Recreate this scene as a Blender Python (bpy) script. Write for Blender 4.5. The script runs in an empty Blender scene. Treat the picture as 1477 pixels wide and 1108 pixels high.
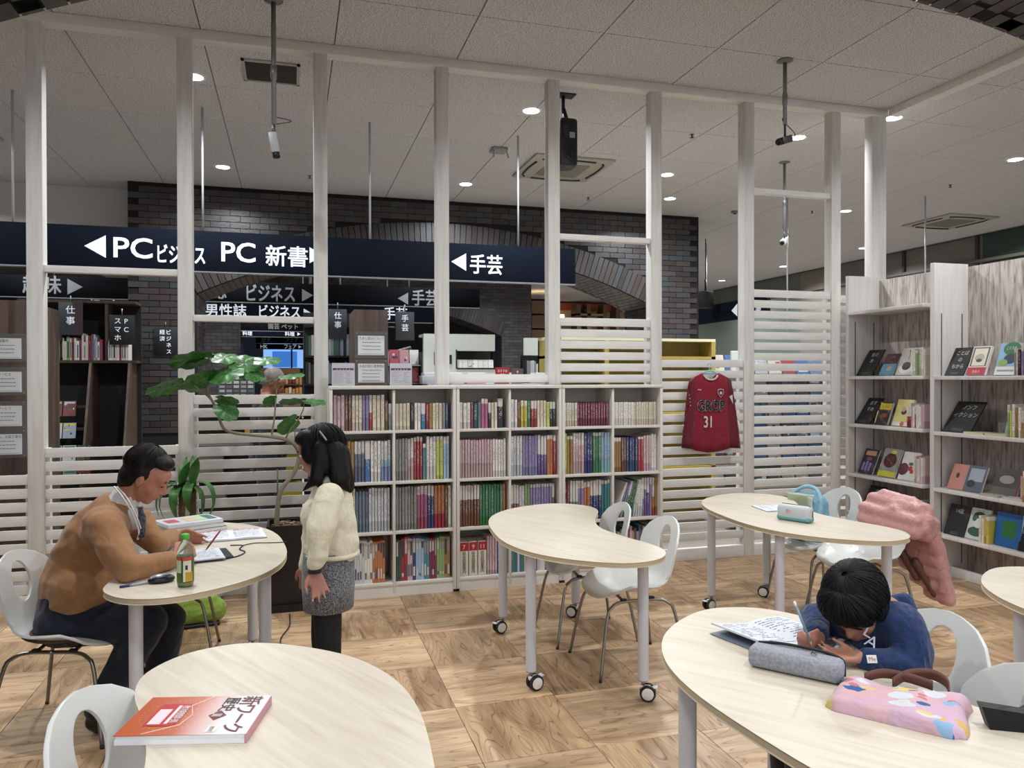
import bpy, bmesh, math, random
from mathutils import Vector, Matrix, noise
R = math.radians
rnd = random.Random(7)
SC = bpy.context.scene
COL = SC.collection

# ------------------------------------------------ camera, world, exposure
cam_d = bpy.data.cameras.new('camera'); cam = bpy.data.objects.new('camera', cam_d); COL.objects.link(cam)
SC.camera = cam
cam_d.sensor_width = 36.0; cam_d.lens = 36.0 * 1097 / 1477; cam_d.clip_end = 100; cam_d.clip_start = .05
cam.matrix_world = (Matrix.Translation((0, 0, 1.55)) @ Matrix.Rotation(R(-16.15), 4, 'Z')
                    @ Matrix.Rotation(R(90 - .4), 4, 'X') @ Matrix.Rotation(R(-.12), 4, 'Z'))
W = bpy.data.worlds.new('world'); SC.world = W; W.use_nodes = True
bg = W.node_tree.nodes['Background']; bg.inputs[0].default_value = (.93, .95, 1.0, 1); bg.inputs[1].default_value = 1.35
SC.view_settings.view_transform = 'Standard'; SC.view_settings.look = 'None'
SC.view_settings.gamma = 1; SC.view_settings.use_curve_mapping = False
SC.view_settings.exposure = 0.08
ROOM_W, STORE_W = 35.0, 52.0          # watts of each downlight in the reading corner / in the shop
CEIL = 4.02

# ------------------------------------------------ materials
def lin(h):
    h = h.lstrip('#'); v = [int(h[i:i + 2], 16) / 255 for i in (0, 2, 4)]
    return tuple((c / 12.92 if c <= .04045 else ((c + .055) / 1.055) ** 2.4) for c in v) + (1,)
_m = {}
def new_mat(name):
    m = bpy.data.materials.new(name); m.use_nodes = True
    return m, m.node_tree.nodes, m.node_tree.links, m.node_tree.nodes['Principled BSDF']
def col(h, rough=.5, metal=0., name=None, bump=0., bscale=200., coat=0.):
    k = (h, rough, metal, bump, bscale)
    if k in _m: return _m[k]
    m, N, L, P = new_mat(name or 'paint_' + h.strip('#'))
    P.inputs['Base Color'].default_value = lin(h); P.inputs['Roughness'].default_value = rough; P.inputs['Metallic'].default_value = metal
    if coat: P.inputs['Coat Weight'].default_value = coat
    if bump:
        t = N.new('ShaderNodeTexNoise'); t.inputs['Scale'].default_value = bscale; t.inputs['Detail'].default_value = 4
        c = N.new('ShaderNodeTexCoord'); L.new(c.outputs['Object'], t.inputs['Vector'])
        b = N.new('ShaderNodeBump'); b.inputs['Strength'].default_value = bump; b.inputs['Distance'].default_value = .01
        L.new(t.outputs['Fac'], b.inputs['Height']); L.new(b.outputs[0], P.inputs['Normal'])
    _m[k] = m
    return m
def emis(h, s):
    m, N, L, P = new_mat('glow_' + h.strip('#')); P.inputs['Emission Color'].default_value = lin(h); P.inputs['Emission Strength'].default_value = s
    P.inputs['Base Color'].default_value = lin(h); return m
def ramp(N, stops):
    r = N.new('ShaderNodeValToRGB'); e = r.color_ramp.elements
    while len(e) < len(stops): e.new(.5)
    for i, (p, c) in enumerate(stops): e[i].position = p; e[i].color = lin(c) if isinstance(c, str) else c
    return r
def wood(name, stops, scale=(1, 1, 1), rot=0., nscale=3., rough=.5, rand=True, bump=.1, detail=6, dist=.6, axis='Z', staves=None, tone=None, lines=None):
    """streaky wood: noise stretched along one axis of the object's own coordinates"""
    m, N, L, P = new_mat(name)
    tc = N.new('ShaderNodeTexCoord'); mp = N.new('ShaderNodeMapping'); mp.inputs['Scale'].default_value = scale; mp.inputs['Rotation'].default_value = (0, 0, rot)
    rm = N.new('ShaderNodeMapping'); rm.inputs['Rotation'].default_value = (0, 0, rot)
    src = tc.outputs['Object']
    if rand:
        oi = N.new('ShaderNodeObjectInfo'); ad = N.new('ShaderNodeVectorMath'); ad.operation = 'ADD'
        mu = N.new('ShaderNodeMath'); mu.operation = 'MULTIPLY'; mu.inputs[1].default_value = 37.
        L.new(oi.outputs['Random'], mu.inputs[0]); L.new(src, ad.inputs[0]); L.new(mu.outputs[0], ad.inputs[1]); src2 = ad.outputs[0]
    else: src2 = src
    if rot:
        L.new(src2, rm.inputs['Vector']); mp.inputs['Rotation'].default_value = (0, 0, 0); L.new(rm.outputs[0], mp.inputs['Vector'])
    else: L.new(src2, mp.inputs['Vector'])
    n = N.new('ShaderNodeTexNoise'); n.inputs['Scale'].default_value = nscale; n.inputs['Detail'].default_value = detail; n.inputs['Distortion'].default_value = dist
    L.new(mp.outputs[0], n.inputs['Vector'])
    r = ramp(N, stops); L.new(n.outputs['Fac'], r.inputs['Fac']); out = r.outputs['Color']
    if lines:                                              # cathedral grain rings
        w = N.new('ShaderNodeTexNoise'); w.inputs['Scale'].default_value = lines[0]; w.inputs['Detail'].default_value = 1.35; w.inputs['Distortion'].default_value = .3
        L.new(mp.outputs[0], w.inputs['Vector'])
        mm = N.new('ShaderNodeMath'); mm.operation = 'MULTIPLY'; mm.inputs[1].default_value = lines[1]; L.new(w.outputs['Fac'], mm.inputs[0])
        fr = N.new('ShaderNodeMath'); fr.operation = 'FRACT'; L.new(mm.outputs[0], fr.inputs[0])
        lr = ramp(N, [(0, (0, 0, 0, 1)), (.80, (0, 0, 0, 1)), (.94, (1, 1, 1, 1)), (1, (.1, .1, .1, 1))]); L.new(fr.outputs[0], lr.inputs['Fac'])
        ms = N.new('ShaderNodeMath'); ms.operation = 'MULTIPLY'; ms.inputs[1].default_value = lines[3]; L.new(lr.outputs['Color'], ms.inputs[0])
        mx = N.new('ShaderNodeMix'); mx.data_type = 'RGBA'; mx.inputs['B'].default_value = lin(lines[2])
        L.new(ms.outputs[0], mx.inputs['Factor']); L.new(out, mx.inputs['A']); out = mx.outputs['Result']
    if tone:                                               # piece to piece tone
        oi2 = N.new('ShaderNodeObjectInfo'); hv = N.new('ShaderNodeHueSaturation')
        mr = N.new('ShaderNodeMapRange'); mr.inputs['To Min'].default_value = tone[0]; mr.inputs['To Max'].default_value = tone[1]
        L.new(oi2.outputs['Random'], mr.inputs['Value']); L.new(mr.outputs[0], hv.inputs['Value']); L.new(out, hv.inputs['Color']); out = hv.outputs['Color']
    if staves:                                             # strips glued side by side inside one tile
        sp = N.new('ShaderNodeSeparateXYZ'); L.new((rm.outputs[0] if rot else src2), sp.inputs[0])
        dv = N.new('ShaderNodeMath'); dv.operation = 'DIVIDE'; dv.inputs[1].default_value = staves[0]; L.new(sp.outputs[staves[1]], dv.inputs[0])
        fl = N.new('ShaderNodeMath'); fl.operation = 'FLOOR'; L.new(dv.outputs[0], fl.inputs[0])
        wn = N.new('ShaderNodeTexWhiteNoise'); wn.noise_dimensions = '1D'; L.new(fl.outputs[0], wn.inputs['W'])
        hv = N.new('ShaderNodeHueSaturation'); mr = N.new('ShaderNodeMapRange'); mr.inputs['To Min'].default_value = staves[2]; mr.inputs['To Max'].default_value = staves[3]
        L.new(wn.outputs['Value'], mr.inputs['Value']); L.new(mr.outputs[0], hv.inputs['Value']); L.new(out, hv.inputs['Color']); out = hv.outputs['Color']
    L.new(out, P.inputs['Base Color']); P.inputs['Roughness'].default_value = rough
    if bump:
        b = N.new('ShaderNodeBump'); b.inputs['Strength'].default_value = bump; b.inputs['Distance'].default_value = .003
        L.new(n.outputs['Fac'], b.inputs['Height']); L.new(b.outputs[0], P.inputs['Normal'])
    return m
def cloth(h, h2=None, rough=.9, scale=60., bump=.25, fine=600., fold=9., foldb=.5):
    m, N, L, P = new_mat('fabric_' + h.strip('#'))
    tc = N.new('ShaderNodeTexCoord'); n = N.new('ShaderNodeTexNoise'); n.inputs['Scale'].default_value = scale; L.new(tc.outputs['Object'], n.inputs['Vector'])
    r = ramp(N, [(.35, h), (.65, h2 or h)]); L.new(n.outputs['Fac'], r.inputs['Fac']); L.new(r.outputs['Color'], P.inputs['Base Color'])
    P.inputs['Roughness'].default_value = rough; P.inputs['Sheen Weight'].default_value = .15
    f = N.new('ShaderNodeTexNoise'); f.inputs['Scale'].default_value = fine; L.new(tc.outputs['Object'], f.inputs['Vector'])
    b = N.new('ShaderNodeBump'); b.inputs['Strength'].default_value = bump; b.inputs['Distance'].default_value = .002; L.new(f.outputs['Fac'], b.inputs['Height'])
    f2 = N.new('ShaderNodeTexNoise'); f2.inputs['Scale'].default_value = fold; f2.inputs['Detail'].default_value = 2; f2.inputs['Distortion'].default_value = 1.35; L.new(tc.outputs['Object'], f2.inputs['Vector'])
    b2 = N.new('ShaderNodeBump'); b2.inputs['Strength'].default_value = foldb; b2.inputs['Distance'].default_value = .03; L.new(f2.outputs['Fac'], b2.inputs['Height'])
    L.new(b.outputs[0], b2.inputs['Normal']); L.new(b2.outputs[0], P.inputs['Normal'])
    return m

WHITE = col('#dcdad4', .45); STEEL = col('#8f8c88', .32, 1.); BLACK = col('#0c0d10', .55); NAVY = col('#070f1d', .8); NAVY_DIM = col('#020408', .9)  # darkest navy: weaker light on some sign boards put into the colour
for _x in (NAVY, NAVY_DIM): _x.node_tree.nodes['Principled BSDF'].inputs['Specular IOR Level'].default_value = .12
PAPER = col('#e6e8ea', .7); LETTER = emis('#e6eef8', .25); LETTER_DIM = col('#77787a', .6)  # dim lettering: letters of less lit signs, shade put into grey
M_POST = wood('whitewashed_pine', [(.25, '#c3c0ba'), (.5, '#d0cec9'), (.75, '#d8d6d2')], (14, 14, 1.2), nscale=2.2, rough=.65, bump=.04, dist=.2)
M_SLAT = wood('painted_slat', [(.3, '#d2d0cb'), (.6, '#dcdad5')], (1.5, 12, 12), nscale=3, rough=.6, bump=.03, dist=.1)
M_TABLE = wood('pale_ash', [(.28, '#bcb19d'), (.44, '#c5bba9'), (.56, '#cac1b0'), (.72, '#cfc7b7')], (1.1, 15, 8), rot=R(57), nscale=2.1, rough=.38, bump=.03, rand=True, detail=5, dist=.9)
M_EDGE = col('#b8a88c', .5)
M_GREY = wood('grey_oak', [(.3, '#72685f'), (.42, '#968c83'), (.54, '#b0a8a1'), (.7, '#bcb5b0')], (10, 10, 1.1), nscale=5, rough=.6, bump=.05, detail=8, dist=.4)
M_LAM = wood('white_laminate', [(.3, '#c2bfbb'), (.6, '#cdcac7')], (20, 20, 1.0), nscale=2, rough=.5, bump=.02)
M_SHELF = col('#d6d2ca', .5)
M_DARKWOOD = wood('dark_walnut', [(.3, '#33261f'), (.5, '#48362c'), (.7, '#5a463a')], (9, 9, .6), nscale=3, rough=.5, bump=.03)
M_FX = wood('oak_tile_x', [(.3, '#9c8060'), (.46, '#b89a78'), (.6, '#c7ab88'), (.8, '#d3ba99')], (1.0, 7, 5), nscale=2.6, rough=.42, lines=(1.2, 15., '#6a4c30', .6), tone=(.86, 1.1), staves=(.11, 'Y', .88, 1.12), dist=.5)
M_FY = wood('oak_tile_y', [(.3, '#8f7354'), (.46, '#ab8c69'), (.6, '#bb9d7a'), (.8, '#c7ab88')], (7, 1.0, 5), nscale=2.6, rough=.42, lines=(1.2, 15., '#5e4026', .72), tone=(.82, 1.04), staves=(.11, 'X', .86, 1.14), dist=.5)
BR = [col(c, .38, bump=.25, bscale=60) for c in ('#3a3331', '#302b2b', '#413b3a', '#393b3e', '#3a3030')]
M_MORTAR = col('#15130f', .9)
PLASTIC = col('#d3d5d2', .28, name='white_plastic')
def ceiling_mat():
    m, N, L, P = new_mat('rock_wool_ceiling')
    tc = N.new('ShaderNodeTexCoord'); mp = N.new('ShaderNodeMapping'); mp.inputs['Scale'].default_value = (1, 2.2, 1); L.new(tc.outputs['Object'], mp.inputs['Vector'])
    n = N.new('ShaderNodeTexNoise'); n.inputs['Scale'].default_value = 95; n.inputs['Detail'].default_value = 1; L.new(mp.outputs[0], n.inputs['Vector'])
    r = ramp(N, [(.39, '#78736f'), (.46, '#d2cfcf')]); L.new(n.outputs['Fac'], r.inputs['Fac']); L.new(r.outputs['Color'], P.inputs['Base Color'])
    P.inputs['Roughness'].default_value = .9
    b = N.new('ShaderNodeBump'); b.inputs['Strength'].default_value = .3; b.inputs['Distance'].default_value = .004; L.new(n.outputs['Fac'], b.inputs['Height']); L.new(b.outputs[0], P.inputs['Normal'])
    return m
M_CEIL = ceiling_mat()

# ------------------------------------------------ mesh builder
_txt = {}
def text_geo(s, bold=.0):
    """flat outline of a word, height-1 font units, left aligned on the baseline"""
    if (s, bold) in _txt: return _txt[(s, bold)]
    cu = bpy.data.curves.new('t', 'FONT'); cu.body = s; cu.resolution_u = 3
    o = bpy.data.objects.new('t', cu); COL.objects.link(o); bpy.context.view_layer.update()
    me = bpy.data.meshes.new_from_object(o.evaluated_get(bpy.context.evaluated_depsgraph_get()))
    V = [tuple(v.co) for v in me.vertices]; Fc = [tuple(p.vertices) for p in me.polygons]
    bpy.data.objects.remove(o); bpy.data.curves.remove(cu); bpy.data.meshes.remove(me)
    _txt[(s, bold)] = (V, Fc); return V, Fc
class MB:
    def __init__(s): s.v = []; s.f = []; s.mi = []; s.mats = []; s.M = Matrix(); s.sm = []
    def mat(s, m):
        if m not in s.mats: s.mats.append(m)
        return s.mats.index(m)
    def add(s, V, F, m=None, M=None, smooth=False):
        T = s.M @ M if M is not None else s.M; b = len(s.v); i = s.mat(m) if m else 0
        s.v += [tuple(T @ Vector(p)) for p in V]; s.f += [tuple(b + k for k in f) for f in F]; s.mi += [i] * len(F); s.sm += [smooth] * len(F); return s
    def box(s, c, d, m=None, M=None):
        x, y, z = c; a, b, h = d[0] / 2, d[1] / 2, d[2] / 2
        V = [(x + i * a, y + j * b, z + k * h) for k in (-1, 1) for j in (-1, 1) for i in (-1, 1)]
        return s.add(V, [(0, 2, 3, 1), (4, 5, 7, 6), (0, 1, 5, 4), (2, 6, 7, 3), (0, 4, 6, 2), (1, 3, 7, 5)], m, M)
    def bbox(s, x0, x1, y0, y1, z0, z1, m=None, M=None): return s.box(((x0 + x1) / 2, (y0 + y1) / 2, (z0 + z1) / 2), (x1 - x0, y1 - y0, z1 - z0), m, M)
    def rbox(s, c, d, r=.005, m=None, M=None):             # box with chamfered edges
        bm = bmesh.new(); bmesh.ops.create_cube(bm, size=1); bmesh.ops.scale(bm, vec=d, verts=bm.verts); bmesh.ops.translate(bm, vec=c, verts=bm.verts)
        bmesh.ops.bevel(bm, geom=bm.edges[:], offset=r, segments=2, affect='EDGES', profile=.5)
        bm.verts.index_update(); V = [tuple(v.co) for v in bm.verts]; F = [tuple(v.index for v in f.verts) for f in bm.faces]; bm.free(); return s.add(V, F, m, M, r > .0045)
    def prism(s, P, z0, z1, m=None, M=None, side=None, smooth=False):
        n = len(P); V = [(x, y, z0) for x, y in P] + [(x, y, z1) for x, y in P]
        s.add(V, [tuple(range(n - 1, -1, -1)), tuple(range(n, 2 * n))], m, M)
        return s.add(V, [(i, (i + 1) % n, n + (i + 1) % n, n + i) for i in range(n)], side or m, M, smooth)
    def lathe(s, pr, n=16, m=None, M=None, smooth=True):     # profile [(r,z)] round local z
        V = []; F = []
        for r, z in pr: V += [(r * math.cos(2 * math.pi * k / n), r * math.sin(2 * math.pi * k / n), z) for k in range(n)]
        for j in range(len(pr) - 1): F += [(j * n + k, j * n + (k + 1) % n, (j + 1) * n + (k + 1) % n, (j + 1) * n + k) for k in range(n)]
        F += [tuple(range(n - 1, -1, -1)), tuple((len(pr) - 1) * n + k for k in range(n))]
        return s.add(V, F, m, M, smooth)
    def tube(s, P, r, n=8, m=None, M=None):
        P = [Vector(p) for p in P]; V = []; F = []; k = len(P); rr = r if isinstance(r, (list, tuple)) else [r] * k
        t0 = (P[1] - P[0]).normalized(); u = t0.orthogonal().normalized()
        for i, p in enumerate(P):
            t = ((P[min(i + 1, k - 1)] - P[max(i - 1, 0)])).normalized()
            u = (u - t * u.dot(t)).normalized(); w = t.cross(u)
            V += [tuple(p + (u * math.cos(2 * math.pi * a / n) + w * math.sin(2 * math.pi * a / n)) * rr[i]) for a in range(n)]
        for j in range(k - 1): F += [(j * n + a, j * n + (a + 1) % n, (j + 1) * n + (a + 1) % n, (j + 1) * n + a) for a in range(n)]
        F += [tuple(range(n - 1, -1, -1)), tuple((k - 1) * n + a for a in range(n))]
        return s.add(V, F, m, M, True)
    def ell(s, c, r, m=None, M=None, n=16, h=10, rot=None):
        V = []; F = []
        for j in range(h + 1):
            a = math.pi * j / h
            for k in range(n): V.append((r[0] * math.sin(a) * math.cos(2 * math.pi * k / n), r[1] * math.sin(a) * math.sin(2 * math.pi * k / n), r[2] * math.cos(a)))
        T = Matrix.Translation(c) @ (rot.to_4x4() if rot else Matrix())
        for j in range(h): F += [(j * n + k, (j + 1) * n + k, (j + 1) * n + (k + 1) % n, j * n + (k + 1) % n) for k in range(n)]
        return s.add(V, F, m, (M @ T if M is not None else T), True)
    def cap(s, p0, p1, r0, r1=None, m=None, n=12, h=4):         # tapered capsule
        r1 = r0 if r1 is None else r1; p0 = Vector(p0); p1 = Vector(p1); d = p1 - p0; l = max(d.length, 1e-4)
        pr = [(r0 * math.sin(math.pi / 2 * j / h) + 1e-5, -r0 * math.cos(math.pi / 2 * j / h)) for j in range(h + 1)] + [(r1 * math.cos(math.pi / 2 * j / h) + 1e-5, l + r1 * math.sin(math.pi / 2 * j / h)) for j in range(h + 1)]
        return s.lathe(pr, n, m, Matrix.Translation(p0) @ d.to_track_quat('Z', 'Y').to_matrix().to_4x4())
    def word(s, t, x, y, size, m, M=None, th=0., sx=1., bold=0., center=False):
        V, F = text_geo(t)
        if not V: return s
        w = max(v[0] for v in V) + min(v[0] for v in V) if center else 0
        offs = [(0, 0)] if not bold else [(0, 0), (bold, 0), (0, bold), (bold, bold)]
        for i, (ox, oy) in enumerate(offs):
            s.add([(x + (v[0] - w / 2) * size * sx + ox, y + v[1] * size + oy, th + i * .0002) for v in V], F, m, M)
        return s
    def rect(s, x0, x1, y0, y1, m, M=None, th=.0): return s.add([(x0, y0, th), (x1, y0, th), (x1, y1, th), (x0, y1, th)], [(0, 1, 2, 3)], m, M)
    def disc(s, x, y, rx, ry, m, M=None, th=.0, n=20, a=0.):
        ca, sa = math.cos(a), math.sin(a)
        return s.add([(x + rx * math.cos(2 * math.pi * k / n) * ca - ry * math.sin(2 * math.pi * k / n) * sa, y + rx * math.cos(2 * math.pi * k / n) * sa + ry * math.sin(2 * math.pi * k / n) * ca, th) for k in range(n)], [tuple(range(n))], m, M)
    def mesh(s, name):
        me = bpy.data.meshes.new(name); me.from_pydata(s.v, [], s.f)
        for m in s.mats: me.materials.append(m)
        me.polygons.foreach_set('material_index', s.mi); me.polygons.foreach_set('use_smooth', s.sm); me.update(); return me
    def build(s, name, m=None, parent=None, loc=(0, 0, 0), rz=0., ang=None):
        if m: s.mats = [m] + [x for x in s.mats if x != m] if not s.mats else s.mats
        o = bpy.data.objects.new(name, s.mesh(name)); COL.objects.link(o); o.location = loc; o.rotation_euler = (0, 0, rz)
        if parent: o.parent = parent
        if ang is not None: o.data.set_sharp_from_angle(angle=R(ang))
        return o
def tag(o, label=None, cat=None, group=None, kind=None):
    if label: o['label'] = label
    if cat: o['category'] = cat
    if group: o['group'] = group
    if kind: o['kind'] = kind
    return o
def empty(name, loc=(0, 0, 0), rz=0., parent=None):
    o = bpy.data.objects.new(name, None); COL.objects.link(o); o.location = loc; o.rotation_euler = (0, 0, rz); o.empty_display_size = .1
    if parent: o.parent = parent
    return o
def thing(name, label, cat, loc=(0, 0, 0), rz=0., group=None): return tag(empty(name, loc, rz), label, cat, group)
def dup(o, parent=None, label=None, loc=None, rz=None):
    c = o.copy(); COL.objects.link(c); c.parent = parent
    if loc is not None: c.location = loc
    if rz is not None: c.rotation_euler = (0, 0, rz)
    if label: c['label'] = label
    for ch in list(o.children): dup(ch, c)
    return c
def ref(me, name, parent, loc, sc=(1, 1, 1), rot=(0, 0, 0)):
    o = bpy.data.objects.new(name, me); COL.objects.link(o); o.parent = parent; o.location = loc; o.scale = sc; o.rotation_euler = rot; return o
def T(x, y, z, rx=0, ry=0, rz=0):
    return Matrix.Translation((x, y, z)) @ Matrix.Rotation(R(rz), 4, 'Z') @ Matrix.Rotation(R(ry), 4, 'Y') @ Matrix.Rotation(R(rx), 4, 'X')
def smooth_path(P, n=6):
    P = [Vector(p) for p in P]; out = []
    for i in range(len(P) - 1):
        p0, p1, p2, p3 = P[max(i - 1, 0)], P[i], P[i + 1], P[min(i + 2, len(P) - 1)]
        for k in range(n):
            t = k / n; out.append(.5 * ((2 * p1) + (-p0 + p2) * t + (2 * p0 - 5 * p1 + 4 * p2 - p3) * t * t + (-p0 + 3 * p1 - 3 * p2 + p3) * t ** 3))
    return out + [P[-1]]
# ================================================ THE SETTING
# ---- floor: basket-weave parquet tiles .49 x .54 m, every tile an object
floor = MB().bbox(-3.4, 5.6, -1.5, 6.2, -.06, -.006, M_MORTAR).build('floor'); floor['kind'] = 'structure'
def tile_mesh(m):
    b = MB().rbox((0, 0, -.006), (.4895, .5375, .012), .0012, m); b.sm = [False] * len(b.sm); return b.mesh('floor_tile')
TX, TY = tile_mesh(M_FX), tile_mesh(M_FY)
for i in range(-7, 11):
    for j in range(-3, 6):
        if i > 8 and j > 4: continue
        ref(TX if (i + j) % 2 else TY, 'floor_tile', floor, (.735 + .492 * i + .246, 3.51 + .54 * (j - 1) + .27, rnd.uniform(-.0004, .0004)))
sf = MB().bbox(-8, 14, -6, 34, -.10, -.062, col('#8d867c', .5)).build('floor'); sf['kind'] = 'structure'

# ---- ceiling: rock-wool panels .92 x .905 m with thin joints
ceil = MB().bbox(-8, 13, -3, 33, CEIL + .012, CEIL + .06, col('#6a6663', .9)).build('ceiling'); ceil['kind'] = 'structure'
pm = MB().rbox((0, 0, .007), (.914, .899, .014), .002, M_CEIL); pm.sm = [False] * len(pm.sm); pm = pm.mesh('ceiling_panel')
rest = MB(); cells = []
for i in range(-4, 13):
    for j in range(-3, 31): cells.append((-.61 + .922 * i + .461, 5.055 + .905 * (j - 3) + .4525))
cells = [c for c in cells if c[1] > 1.5]
cells.sort(key=lambda c: abs(c[0] - 2) * .3 + c[1])
for k, (x, y) in enumerate(cells):
    if k < 230: ref(pm, 'ceiling_panel', ceil, (x, y, CEIL), rot=(0, 0, 0))
    else: rest.bbox(x - .457, x + .457, y - .45, y + .45, CEIL, CEIL + .013, M_CEIL)
o = rest.build('ceiling_panel', parent=ceil); o['kind'] = 'stuff'

# ---- partition of whitewashed posts, beam, rails and slats
part = empty('wall_back', (0, 5.84, 0)); part['kind'] = 'structure'
YP = 5.83
posts = [-1.65, -.718, .21, 1.122, 2.03, 2.935, 3.822, 4.72, 5.19]
for x in posts:
    w = .098 if x < 5 else .155
    MB().rbox((x, YP - 5.84, (CEIL - .07) / 2), (w, .1, CEIL - .07), .003, M_POST).build('post', parent=part, ang=30)
MB().rbox((1.6, YP - 5.84, CEIL - .036), (7.36, .11, .07), .003, M_SLAT).build('beam', parent=part, ang=30)
MB().rbox((-2.6, YP - 5.84, CEIL - .036), (1.02, .11, .07), .003, M_SLAT).build('beam', parent=part, ang=30)
for x0, x1, z in ((-1.60, -.77, 2.30), (-.668, .16, 1.985), (2.08, 2.885, 2.70), (3.87, 4.67, 3.19)):
    MB().rbox(((x0 + x1) / 2, -.01, z), (x1 - x0, .07, .045), .003, M_SLAT).build('rail', parent=part, ang=30)
def bay(x0, x1, ztop, zbot=.1):
    w = x1 - x0; b = MB().rbox((0, 0, 0), (w, .018, .065), .002, M_SLAT); me = b.mesh('slat'); me.set_sharp_from_angle(angle=R(30))
    z = ztop - .0325
    while z > zbot + .03:
        ref(me, 'slat', part, ((x0 + x1) / 2, .02 - .055, z)); z -= .0925
    for x in (x0 + .012, x1 - .012):
        MB().bbox(x - .012, x + .012, -.02, .03, .0, ztop, M_POST).build('batten', parent=part)
    MB().rbox(((x0 + x1) / 2, -.03, .05), (w, .05, .1), .003, M_SLAT).build('bottom_rail', parent=part, ang=30)
for k, zt in enumerate((1.087, 1.437, 1.47, 1.585, 2.044, 1.709, 2.326)):
    bay(posts[k] + .049, posts[k + 1] - .049, zt)
bay(4.769, 5.112, 2.3); bay(-2.55, -1.699, .91)
MB().rbox((-2.6, YP - 5.84, (CEIL - .07) / 2), (.098, .1, CEIL - .07), .003, M_POST).build('post', parent=part, ang=30)
# beam that runs back along the ceiling from the corner post
tr = empty('trim_1', (5.27, 3.4, CEIL - .036)); tr['kind'] = 'structure'
MB().rbox((.05, -.3, 0), (.11, 5.3, .07), .003, M_SLAT).build('beam', parent=tr, ang=30)

# ---- arched brick walls
AX0, AX1, PX0, PX1 = -1.15, 5.2, -1.95, 6.0
def arch_z(x): return -4.0 + math.sqrt(max(7.36 ** 2 - (x - 2.02) ** 2, 0))
def arch_wall(name, y0, th, bricks):
    root = empty(name, (0, y0, 0)); root['kind'] = 'structure'
    n = 28; arc = [(AX0 + (AX1 - AX0) * k / n, arch_z(AX0 + (AX1 - AX0) * k / n)) for k in range(n + 1)]
    b = MB(); mm = M_MORTAR if bricks else M_BRICKTEX
    # body built of convex strips so the arch stays a true opening
    b.bbox(PX0, AX0, 0, th, 0, CEIL, mm); b.bbox(AX1, PX1, 0, th, 0, CEIL, mm)
    for k in range(n):
        (xa, za), (xb, zb) = arc[k], arc[k + 1]
        V = [(xa, 0, za), (xb, 0, zb), (xb, 0, CEIL), (xa, 0, CEIL), (xa, th, za), (xb, th, zb), (xb, th, CEIL), (xa, th, CEIL)]
        b.add(V, [(0, 1, 2, 3), (5, 4, 7, 6), (4, 5, 1, 0)], mm)
    b.build('core', parent=root)
    return root
def brick_tex():
    m, N, L, P = new_mat('distant_brick'); tc = N.new('ShaderNodeTexCoord'); s = N.new('ShaderNodeSeparateXYZ'); c = N.new('ShaderNodeCombineXYZ')
    ad = N.new('ShaderNodeMath'); L.new(tc.outputs['Object'], s.inputs[0]); L.new(s.outputs['X'], ad.inputs[0]); L.new(s.outputs['Y'], ad.inputs[1]); L.new(ad.outputs[0], c.inputs['X']); L.new(s.outputs['Z'], c.inputs['Y'])
    t = N.new('ShaderNodeTexBrick'); t.inputs['Scale'].default_value = 1; t.inputs['Brick Width'].default_value = .24; t.inputs['Row Height'].default_value = .08; t.inputs['Mortar Size'].default_value = .006
    t.inputs['Color1'].default_value = lin('#332d2f'); t.inputs['Color2'].default_value = lin('#4a484a'); t.inputs['Mortar'].default_value = lin('#15130f'); L.new(c.outputs[0], t.inputs['Vector'])
    L.new(t.outputs['Color'], P.inputs['Base Color']); P.inputs['Roughness'].default_value = .45; return m
M_BRICKTEX = brick_tex()
def brick_mesh(w, d, h, m):
    b = MB().rbox((0, 0, 0), (w, d, h), .002, m); b.sm = [False] * len(b.sm)
    bm = bmesh.new(); bmesh.ops.create_cube(bm, size=1); bmesh.ops.scale(bm, vec=(w, d, h), verts=bm.verts)
    me = bpy.data.meshes.new('brick'); bm.to_mesh(me); bm.free(); me.materials.append(m); return me
BM = [brick_mesh(.232, .02, .0715, m) for m in BR]
w1 = arch_wall('wall_middle', 10.42, .95, True)
pos = []
r = 0; z = .035
while z < CEIL - .03:
    x = PX0 + (.118 if r % 2 == 0 else 0.0)
    while x < PX1 + .1:
        za = arch_z(x) + .36 if AX0 - .12 < x < AX1 + .12 else 0
        if z - .036 > za and x + .116 < PX1 + .02 and x - .116 > PX0 - .02 and z > .9: pos.append((x, z))
        x += .24
    z += .0795; r += 1
pos.sort(key=lambda p: p[0])
restb = MB()
for k, (x, z) in enumerate(pos):
    if k < 300: ref(rnd.choice(BM), 'brick', w1, (x, -.004 + rnd.uniform(-.001, .002), z))
    else: restb.box((x, -.004 + rnd.uniform(-.001, .002), z), (.232, .02, .0715), rnd.choice(BR))
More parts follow.
